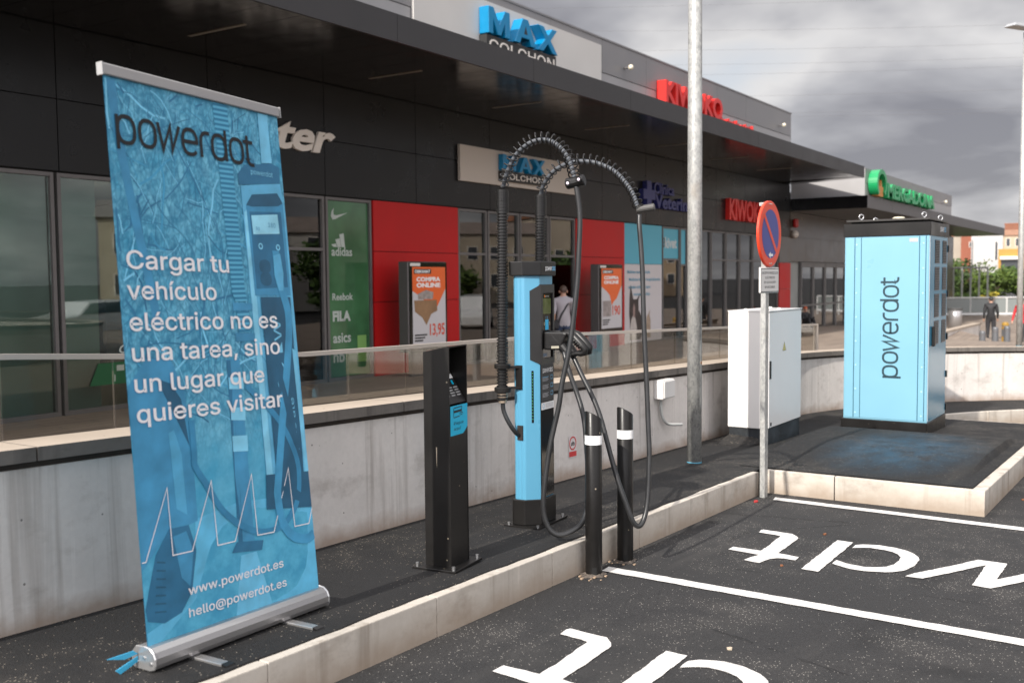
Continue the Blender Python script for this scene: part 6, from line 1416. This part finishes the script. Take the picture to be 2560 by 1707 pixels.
    for p in bm_.polygons:
        c = p.center; lx = ((c.x - x0) * ch_ + (c.y - y0) * sh_) / k; z = (c.z - z0) / k + dz; ly = (-(c.x - x0) * sh_ + (c.y - y0) * ch_) / k; p.use_smooth = True
        if abs(lx) > 0.19 and z < 1.30: mi = 2 if z > (1.12 if extras and extras.get('short') else 0.88) else 1
        elif z > 1.50: mi = 1
        elif z > (extras or {}).get('hem', 0.93): mi = 2
        elif z > 0.10: mi = 3
        else: mi = 4
        p.material_index = mi
    W0 = W
    W = lambda x, y, z: W0(x, y, z - dz)
    # hair as a cap over the back and top of the head
    m = MB(); vs = []; n = 14
    for j in range(7):
        ph = R(8 + j * 20)
        for q in range(n):
            a = 2 * math.pi * q / n; back = max(0, -math.sin(a)); rx, ry, rz = 0.086, 0.100, 0.105
            ph2 = min(ph, R(76 + 50 * back)); vs.append(W(rx * math.sin(ph2) * math.cos(a), 0.015 + ry * math.sin(ph2) * math.sin(a), 1.632 + rz * math.cos(ph2)))
    m.add(vs, [(j * n + q, (j + 1) * n + q, (j + 1) * n + (q + 1) % n, j * n + (q + 1) % n) for j in range(6) for q in range(n)]); m.add(vs[:n], [tuple(range(n))])
    obj('hair', m, pal[0], t, smooth=True)
    fm_ = MB()                                             # facial features
    for sg in (-1, 1):
        fm_.lathe(W(sg * 0.03, 0.098, 1.625), [(0.002, -0.006), (0.009, -0.003), (0.009, 0.003), (0.002, 0.006)], 8)
    obj('eyes', fm_, M_ink, t, smooth=True)
    nm = MB(); nm.add([W(0, 0.125, 1.59), W(-0.016, 0.098, 1.585), W(0.016, 0.098, 1.585), W(0, 0.100, 1.635), W(0, 0.098, 1.575)], [(0, 1, 3), (0, 3, 2), (0, 4, 1), (0, 2, 4)]); obj('nose', nm, pal[1], t)
    obj('mouth', MB().hexa([W(a, b_, z) for z in (1.545, 1.552) for a, b_ in ((-0.022, 0.088), (0.022, 0.088), (0.022, 0.1), (-0.022, 0.1))]), mat('lip', (0.3, 0.1, 0.09), 0.5), t)
    for sg in (-1, 1): obj('ear', MB().lathe(W(sg * 0.083, 0.01, 1.60), [(0.004, -0.028), (0.014, -0.018), (0.016, 0.01), (0.006, 0.026)], 8), pal[1], t, smooth=True)
    return t, W
SKIN = mat('skin', (0.42, 0.24, 0.17), 0.5); HBR = mat('hair_brown', (0.06, 0.035, 0.025), 0.6); HGR = mat('hair_dark', (0.02, 0.02, 0.02), 0.6)
SHOE = mat('shoe_dark', (0.03, 0.03, 0.03), 0.5)
d_ = 20.45; 
man_pal = [HBR, SKIN, mat('grey_shirt', (0.33, 0.31, 0.335), 0.8, 0, 0.08, 5, 0.3, 12), mat('navy_jeans', (0.03, 0.045, 0.09), 0.8, 0, 0.2, 8), SHOE]
t, W = person('man in grey shirt with black shoulder strap walking past the shop, seen from behind', (17.62, 10.46, -0.25), R(-52), 1.60, man_pal, 'walk', {'short': True, 'hem': 0.86, 'fat': 1.22})
strap = [W(-0.155, -0.125, 0.86), W(-0.09, -0.145, 1.05), W(0.0, -0.140, 1.22), W(0.09, -0.105, 1.37), W(0.115, -0.02, 1.46)]
obj('shoulder_strap', MB().tube(catmull(strap, 5), 0.022, 6), M_ink, t)
obj('bag', MB().hexa([W(a, b_, z) for z in (0.80, 1.0) for a, b_ in ((-0.27, -0.14), (-0.12, -0.17), (-0.12, -0.09), (-0.27, -0.05))]), M_ink, t, bevel=0.02)
t, W = person('person in black jacket and dark trousers standing by the far bollards', (43.15, 6.40, plaza_z(43.15, 6.4)), R(-78), 1.72, [HGR, SKIN, mat('black_jacket', (0.018, 0.018, 0.02), 0.7, 0, 0.2, 4), mat('dark_trousers', (0.025, 0.025, 0.028), 0.8), SHOE], 'stand', {'hem': 0.82, 'fat': 1.28})
t, W = person('person in red jacket half hidden behind the far lamp post', (39.9, 4.93, plaza_z(39.9, 4.93)), R(80), 1.62, [HGR, SKIN, mat('red_jacket', (0.42, 0.015, 0.02), 0.7, 0, 0.2, 4), mat('dark_trousers', (0.025, 0.025, 0.028), 0.8), SHOE], 'walk', {'hem': 0.80, 'fat': 1.2})
t, W = person('person with orange hair and dark coat sitting by the supermarket doors', (36.1, 11.42, plaza_z(36.1, 11.42)), R(150), 1.42, [mat('hair_orange', (0.50, 0.09, 0.02), 0.6), SKIN, mat('dark_coat', (0.02, 0.02, 0.022), 0.8), mat('dark_trousers', (0.025, 0.025, 0.028), 0.8), SHOE], 'sit', {'hem': 0.6, 'fat': 1.2})

# ================================================================== FAR PLAZA FURNITURE
M_bolgrey = mat('grey_bollard', (0.13, 0.135, 0.145), 0.5, 0.3)
def far_bollard(x, y, zt, label, mt, r=0.10, h=0.95):
    t = thing('bollard', label, 'bollard', (x, y, plaza_z(x, y)), 'grey bollards at the far end of the plaza')
    obj('tube', MB().lathe((x, y, 0), [(r, plaza_z(x, y) - 0.02), (r, zt - 0.06), (r * 0.8, zt - 0.01), (r * 0.3, zt)], 16), mt, t, smooth=False)
    obj('ring', MB().lathe((x, y, 0), [(r * 1.03, zt - 0.16), (r * 1.03, zt - 0.13)], 16), M_alu, t); return t
far_bollard(35.86, 5.56, -0.306, 'grey bollard, leftmost of the far three by the ramp', M_bolgrey)
far_bollard(36.10, 5.22, -0.184, 'grey bollard, middle of the far three in front of the dark-jacketed person', M_bolgrey)
far_bollard(36.31, 4.90, -0.159, 'grey bollard, rightmost of the far three', M_bolgrey)
t = far_bollard(41.79, 5.70, -0.265, 'yellow and dark bollard behind the far grey bollards', mat('yellow_bollard', (0.33, 0.19, 0.025), 0.5), 0.12)
obj('dark_sleeve', MB().lathe((41.79, 5.70, 0), [(0.122, -0.80), (0.122, -0.52)], 16), M_bolgrey, t)
t = thing('litter_bin', 'round stainless litter bin behind the ramp wall', 'bin', (47.23, 8.42, plaza_z(47.23, 8.42)))
obj('drum', MB().lathe((47.23, 8.42, 0), [(0.27, plaza_z(47.23, 8.42)), (0.28, -0.3), (0.28, 0.03)], 24), mat('bin_steel', (0.42, 0.41, 0.41), 0.3, 0.7), t, smooth=True)
obj('rim', MB().lathe((47.23, 8.42, 0), [(0.30, 0.0), (0.30, 0.075), (0.22, 0.09)], 24), mat('bin_rim', (0.07, 0.07, 0.07), 0.5), t)
t = thing('ramp_wall', 'low concrete ramp wall ending near the far bollards', 'wall', (40, 6.85, -1))
obj('wall_body', MB().box(30.0, 43.40, 6.80, 7.02, -1.4, -0.435), M_wall, t); obj('coping', MB().box(29.9, 43.45, 6.77, 7.05, -0.434, -0.375), M_cope, t)
t = thing('metal_railing', 'white metal railing with grey panels at the far plaza edge', 'railing', (65, 10, -1))
M_wrail = mat('white_rail', (0.55, 0.55, 0.54), 0.45, 0.2)
p0, p1 = Vector((62.5, 14.3, 0)), Vector((69.5, 3.6, 0))
obj('top_rail', MB().tube([(p0.x, p0.y, 0.16), (p1.x, p1.y, 0.16)], 0.045, 8), M_wrail, t); obj('bottom_rail', MB().tube([(p0.x, p0.y, -0.82), (p1.x, p1.y, -0.82)], 0.10, 8), M_wrail, t)
for k in range(7):
    q = p0.lerp(p1, k / 6); obj('post', MB().box(q.x - 0.05, q.x + 0.05, q.y - 0.05, q.y + 0.05, -1.3, 0.155), M_wrail, t)
    if k < 6:
        q2 = p0.lerp(p1, (k + 1) / 6); obj('pane', MB().prism([(q.x + 0.06, q.y - 0.03, -0.7), (q2.x - 0.06, q2.y + 0.03, -0.7), (q2.x - 0.06, q2.y + 0.03, 0.10), (q.x + 0.06, q.y - 0.03, 0.10)], [(q.x + 0.07, q.y - 0.02, -0.7), (q2.x - 0.05, q2.y + 0.04, -0.7), (q2.x - 0.05, q2.y + 0.04, 0.10), (q.x + 0.07, q.y - 0.02, 0.10)]), mat('grey_pane', (0.20, 0.22, 0.215), 0.3), t)
t = thing('glass_shelter', 'glass screen shelter with slim steel posts beyond the supermarket corner', 'shelter', (71.3, 12, -1))
p0, p1 = Vector((70.3, 13.7, 0)), Vector((72.15, 10.93, 0))
obj('roof_beam', MB().tube([(p0.x, p0.y, 1.95), (p1.x, p1.y, 1.95)], 0.06, 8), M_alu, t)
for k in range(7):
    q = p0.lerp(p1, k / 6); obj('post', MB().box(q.x - 0.06, q.x + 0.06, q.y - 0.05, q.y + 0.05, -1.3, 1.9), mat('shelter_post', (0.34, 0.35, 0.33), 0.4, 0.4), t)
    if k < 6:
        q2 = p0.lerp(p1, (k + 1) / 6); obj('pane', MB().poly([(q.x, q.y, -1.0), (q2.x, q2.y, -1.0), (q2.x, q2.y, 1.85), (q.x, q.y, 1.85)]), M_rail_glass, t)

# ================================================================== HOUSES AND TREES BEYOND
M_wood = mat('shutter_dark', (0.05, 0.045, 0.04), 0.6); M_win = mat('window_dark', (0.05, 0.055, 0.06), 0.15)
def house(label, c, w, dep, zb, zt, wallc, roofc, facing, wins, pitched=True, extra=None, blind=None):
    cx, cy = c; f = Vector((math.cos(facing), math.sin(facing), 0)); r = Vector((-f.y, f.x, 0))    # f points to the viewer, r sideways
    def W(a, b, z): q = Vector((cx, cy, 0)) + r * a + f * b; return (q.x, q.y, z)
    def bx(a0, a1, b0, b1, z0, z1): return MB().hexa([W(a0, b1, z0), W(a1, b1, z0), W(a1, b0, z0), W(a0, b0, z0), W(a0, b1, z1), W(a1, b1, z1), W(a1, b0, z1), W(a0, b0, z1)])
    t = thing('house', label, 'house', (cx, cy, zb))
    wm = mat('house_wall_%d_%d' % (int(cx), int(cy)), wallc, 0.85, 0, 0.1, 0.5)
    obj('wall', bx(-w / 2, w / 2, -dep, 0, zb, zt), wm, t)
    rm = mat('roof_%d_%d' % (int(cx), int(cy)), roofc, 0.85, 0, 0.3, 1.5)
    if pitched:
        obj('roof', MB().add([W(-w / 2 - 0.3, 0.3, zt - 0.05), W(w / 2 + 0.3, 0.3, zt - 0.05), W(w / 2 + 0.3, -dep - 0.3, zt - 0.05), W(-w / 2 - 0.3, -dep - 0.3, zt - 0.05), W(-w / 2 - 0.3, -dep / 2, zt + 1.5), W(w / 2 + 0.3, -dep / 2, zt + 1.5)], [(0, 1, 5, 4), (2, 3, 4, 5), (1, 2, 5), (3, 0, 4), (3, 2, 1, 0)]), rm, t)
    else:
        obj('roof', bx(-w / 2 - 0.1, w / 2 + 0.1, -dep - 0.1, 0.1, zt, zt + 0.25), rm, t)
    for (a, z, ww, hh) in wins:
        fr = obj('window', bx(a - ww / 2, a + ww / 2, 0.0, 0.05, z, z + hh), M_pale, t)
        obj('pane', bx(a - ww / 2 + 0.08, a + ww / 2 - 0.08, 0.05, 0.07, z + 0.08, z + hh - 0.08), M_win if not blind else mat('blind_white', (0.5, 0.5, 0.5), 0.7), fr)
    if extra: extra(t, bx)
    return t
VW = math.atan2(-20, -130)
FACE = math.pi + math.atan2(20.0, 131.0)
def far_house(label, p0, p1, ytop, D, wallc, roofc, wins, pitched, extra=None):
    q = Vector((0, 0, 1.5)) + (FWD + RIGHT * (((p0 + p1) / 2 - 1280) / 2551.08) - UP * ((ytop - 853.5) / 2551.08)) * D
    w_ = (p1 - p0) / 2551.08 * D
    return house(label, (q.x, q.y), w_, 12, -3.0, q.z, wallc, roofc, math.pi + math.atan2(q.y, q.x), wins, pitched, extra)
far_house('cream rendered house beyond the supermarket corner', 2330, 2408, 592, 246, (0.38, 0.34, 0.28), (0.35, 0.15, 0.08), ((-2.6, 7.0, 1.0, 1.6), (-2.6, 3.4, 1.0, 1.6)), False)
far_house('red brick house between the cream and white houses', 2404, 2434, 584, 240, (0.25, 0.085, 0.05), (0.3, 0.12, 0.07), ((0.7, 8.0, 0.7, 1.2),), False)
def whx(t, bx): obj('blind', bx(-2.6, 0.6, 0.02, 0.06, 6.0, 8.6), mat('blind_grey', (0.45, 0.45, 0.45), 0.7), t); obj('drain_pipe', bx(-3.2, -3.0, 0.02, 0.2, -3, 9.6), M_alu, t)
far_house('white rendered house with roller blind in the far row', 2432, 2504, 582, 238, (0.46, 0.45, 0.44), (0.4, 0.38, 0.36), ((2.0, 4.8, 0.7, 4.4),), False, whx)
def awn(t, bx):
    obj('balcony_front', bx(-3.6, 3.6, 0.0, 0.8, 0.8, 7.4), mat('yellow_front', (0.42, 0.22, 0.045), 0.7), t); obj('awning', bx(-3.2, 1.2, 0.8, 2.0, 5.0, 5.7), M_pale, t); obj('opening', bx(-3.0, 1.0, 0.80, 0.86, 2.6, 5.0), M_win, t)
far_house('yellow-fronted house with tiled roof at the right edge', 2500, 2580, 588, 236, (0.46, 0.36, 0.26), (0.30, 0.16, 0.10), ((2.6, 8.0, 1.0, 1.9), (0.6, 8.0, 1.4, 1.9), (-1.6, 8.0, 0.9, 1.9)), True, awn)
far_house('brown brick gable house above the yellow house', 2516, 2585, 560, 262, (0.24, 0.10, 0.06), (0.30, 0.12, 0.07), ((1.6, 10.4, 0.9, 1.4),), False)
def leafmat(n, c): 
    t = NT(n, 0.6, 0.3); g = t.N.new('ShaderNodeObjectInfo'); nn = t.noise(0.9, 3)
    t.col(t.mix(t.rng(nn, 0.35, 0.65), tuple(q * 0.55 for q in c), tuple(q * 1.35 for q in c))); t.b.inputs['Subsurface Weight'].default_value = 0.0; return t.m
LV = [leafmat('leaf_a', (0.055, 0.10, 0.022)), leafmat('leaf_b', (0.085, 0.13, 0.025)), leafmat('leaf_c', (0.04, 0.075, 0.02)), leafmat('leaf_yellow', (0.30, 0.25, 0.03))]
M_bark = mat('bark', (0.07, 0.05, 0.035), 0.9, 0, 0.4, 6, 0.5, 30)
def tree(label, x, y, zb, zt, r, lm_, seed, n=1500, ls=0.16, name='tree', squash=1.0):
    rd = random.Random(seed); t = thing(name, label, 'tree' if name == 'tree' else 'bush', (x, y, zb), 'trees and bushes beyond the plaza')
    h = zt - zb; tr = MB(); tr.tube([(x, y, zb - 0.2), (x + 0.05 * h * rd.uniform(-1, 1), y, zb + h * 0.3), (x, y, zb + h * 0.6)], [0.05 * h * 0.5, 0.04 * h * 0.5, 0.015 * h], 8)
    for k in range(5):
        a = rd.uniform(0, 6.28); tr.tube([(x, y, zb + h * (0.25 + 0.06 * k)), (x + r * 0.45 * math.cos(a), y + r * 0.45 * math.sin(a), zb + h * (0.5 + 0.07 * k))], [0.014 * h, 0.006 * h], 6)
    obj('trunk', tr, M_bark, t)
    cl = [(rd.uniform(-0.62, 0.62) * r, rd.uniform(-0.62, 0.62) * r, rd.uniform(0.22, 0.80) * h, rd.uniform(0.30, 0.52) * r) for _ in range(13)]
    m = MB()
    for k in range(n):
        cx, cy, cz, cr = cl[rd.randrange(len(cl))]
        d = Vector((rd.gauss(0, 1), rd.gauss(0, 1), rd.gauss(0, 1))).normalized() * cr * rd.uniform(0.55, 1.08); d.z *= 0.8 * squash
        c = Vector((x + cx, y + cy, zb + cz)) + d; 
        if c.z < zb + 0.02: continue
        u = Vector((rd.gauss(0, 1), rd.gauss(0, 1), rd.gauss(0, 0.6))).normalized(); w = u.cross(Vector((rd.gauss(0, 1), rd.gauss(0, 1), rd.gauss(0, 1)))).normalized(); s_ = ls * rd.uniform(0.6, 1.3)
        m.quad(c - u * s_, c - w * s_ * 0.5, c + u * s_, c + w * s_ * 0.5)
    obj('crown', m, lm_, t); return t
tree('leafy bush behind the glass shelter, left end of the green row', 80.0, 15.3, -1.2, 2.5, 2.0, LV[0], 1, 1700, 0.15)
tree('broad green tree behind the glass shelter posts', 81.5, 13.6, -1.2, 2.9, 2.1, LV[1], 2, 1800, 0.15)
tree('round bright green tree right of the glass shelter', 80.0, 11.6, -1.2, 2.2, 1.7, LV[1], 3, 2000, 0.14)
tree('dense dark green tree by the far lamp post', 81.5, 10.0, -1.2, 2.6, 2.1, LV[0], 4, 2200, 0.15)
tree('dark tree at the right end of the green row', 84.5, 8.0, -1.2, 3.2, 2.2, LV[2], 5, 1600, 0.16)
tree('dark tree deep behind the shelter', 88.0, 16.0, -1.2, 3.1, 2.4, LV[2], 6, 1500, 0.17)
tree('low yellow flowering bush behind the railing', 75.5, 11.2, -1.2, 0.55, 1.1, LV[3], 7, 700, 0.10, 'bush', 0.6)
tree('low green hedge bush left of the yellow flowers', 75.0, 12.9, -1.2, 0.5, 1.2, LV[0], 8, 800, 0.10, 'bush', 0.6)

# power lines across the sky
C0 = Vector((0, 0, 1.5)); FPX = 2551.08
def sky_pt(px, py, D): return C0 + (FWD + RIGHT * ((px - 1280) / FPX) - UP * ((py - 853.5) / FPX)) * D
M_wire = mat('wire_grey', (0.16, 0.155, 0.15), 0.6)
for k, (ya, yb) in enumerate(((22, -30), (78, 48), (128, 95), (165, 130), (192, 152), (245, 210), (286, 256), (295, 266))):
    a = sky_pt(1350, ya, 150); b = sky_pt(3300, ya + (yb - ya) * (3300 - 1350) / 1210, 175)
    pts = [a.lerp(b, q / 16) + Vector((0, 0, -0.9 * 4 * (q / 16) * (1 - q / 16))) for q in range(-4, 17)]
    w = tag(obj('power_line', MB().tube(pts, 0.013, 5), M_wire), 'overhead power line across the sky, number %s counted from the top' % ('one two three four five six seven eight'.split()[k]), 'cable', 'overhead power lines')

# ================================================================== WHAT THE SHOP WINDOWS MIRROR (behind the camera)
house('cream house across the car park, mirrored in the shop windows', (47, -34), 11, 10, -1, 6.0, (0.55, 0.47, 0.34), (0.24, 0.22, 0.21), R(128), tuple((a, z, 1.2, 1.5) for a in (-4, -1.3, 1.3, 4) for z in (0.6, 3.4)))
house('white house across the car park, mirrored in the shop windows', (60, -36), 12, 10, -1, 5.5, (0.60, 0.57, 0.52), (0.26, 0.21, 0.18), R(128), tuple((a, z, 1.2, 1.5) for a in (-4, -1.3, 1.3, 4) for z in (0.6, 3.6)))
house('yellowish house across the car park, mirrored in the shop windows', (75, -38), 12, 10, -1, 5.5, (0.50, 0.43, 0.30), (0.20, 0.17, 0.15), R(128), tuple((a, z, 1.2, 1.5) for a in (-4, -1.3, 1.3, 4) for z in (0.6, 3.6)))
house('pale block far down the street, mirrored in far windows', (112, -38), 15, 10, -2, 9.0, (0.50, 0.42, 0.32), (0.35, 0.15, 0.08), R(128), tuple((a, z, 1.2, 1.5) for a in (-4, -1.3, 1.3, 4) for z in (0.6, 3.6)))
house('sand-coloured block farther down the street, mirrored in far windows', (132, -40), 18, 10, -2, 10.0, (0.46, 0.34, 0.22), (0.35, 0.15, 0.08), R(128), tuple((a, z, 1.2, 1.5) for a in (-4, -1.3, 1.3, 4) for z in (0.6, 3.6)))
house('terracotta house far across the car park, mirrored in far windows', (92, -40), 15, 10, -2, 6.5, (0.48, 0.40, 0.30), (0.24, 0.19, 0.16), R(128), tuple((a, z, 1.2, 1.5) for a in (-4, -1.3, 1.3, 4) for z in (0.6, 3.6)))
tree('tree across the car park beside the cream house', 54, -27, -1.3, 5.0, 3.0, LV[0], 31, 1200, 0.3)
tree('tree across the car park beside the yellowish house', 66, -28, -1.6, 5.5, 3.2, LV[1], 32, 1200, 0.3)
tree('small tree across the car park near the white van', 52, -14, -1.3, 3.2, 2.0, LV[1], 34, 1000, 0.22)
tree('tree across the car park in front of the pale block', 84, -24, -2.0, 5.0, 3.2, LV[0], 35, 1000, 0.3)
M_tyre = mat('tyre', (0.015, 0.015, 0.015), 0.8); M_rim = mat('rim', (0.35, 0.35, 0.36), 0.35, 0.7)
def car(label, x, y, heading, paint, van=False):
    zb = G(x); ch_, sh_ = math.cos(heading), math.sin(heading)
    def W(a, b, z): return (x + a * ch_ - b * sh_, y + a * sh_ + b * ch_, zb + z)
    t = thing('parked_van' if van else 'parked_car', label, 'van' if van else 'car', (x, y, zb), 'vehicles parked across the car park')
    pm = mat('paint_%d_%d' % (int(x), int(-y)), paint, 0.25, 0.0, coat=0.6)
    if van: prof = [(-2.1, 0.32), (2.1, 0.32), (2.15, 0.75), (1.95, 0.98), (1.2, 1.10), (0.75, 1.75), (-2.0, 1.82), (-2.12, 1.0)]
    else: prof = [(-2.1, 0.30), (2.1, 0.30), (2.16, 0.65), (1.95, 0.82), (0.95, 0.95), (0.35, 1.40), (-1.1, 1.45), (-1.9, 0.98), (-2.14, 0.90)]
    wd = lambda z: 0.86 if z < 1.0 else 0.70
    obj('body', MB().prism([W(a, -wd(z), z) for a, z in prof], [W(a, wd(z), z) for a, z in prof]), pm, t, bevel=0.06, seg=2)
    gw = [(0.95, 1.02), (0.50, 1.60), (-0.15, 1.62), (-0.15, 1.05)] if van else [(0.80, 0.97), (0.30, 1.34), (-1.0, 1.38), (-1.6, 1.0)]
    for sg in (-1, 1):
        obj('side_window', MB().prism([W(a, sg * (wd(z) + 0.06), z) for a, z in gw][::sg], [W(a, sg * 0.60, z) for a, z in gw][::sg]), M_win, t)
        for a in (-1.35, 1.35):
            wh = obj('wheel', MB().cyl(W(a, sg * 0.70, 0.32), W(a, sg * 0.89, 0.32), 0.32, 18), M_tyre, t); obj('rim', MB().cyl(W(a, sg * 0.80, 0.32), W(a, sg * 0.90, 0.32), 0.20, 12), M_rim, wh)
        obj('headlight', MB().hexa([W(a, b * sg, z) for z in (0.62, 0.78) for a, b in ((1.95, 0.5), (2.17, 0.5), (2.12, 0.84), (1.9, 0.84))]), M_reflect, t)
    return t
car('white van parked across the car park, mirrored in the middle shop windows', 43.0, -6.2, R(150), (0.75, 0.75, 0.74), True)
car('silver car parked across the car park, mirrored in the left shop windows', 17.0, -8.5, R(10), (0.45, 0.46, 0.48))
car('white car parked across the car park, mirrored in the second left window', 22.5, -9.0, R(175), (0.7, 0.7, 0.7))
car('dark blue car parked across the car park, mirrored in the far windows', 62, -8, R(10), (0.03, 0.06, 0.12))
car('grey car parked across the car park, mirrored in the clinic door', 55.5, -9, R(185), (0.35, 0.37, 0.38))
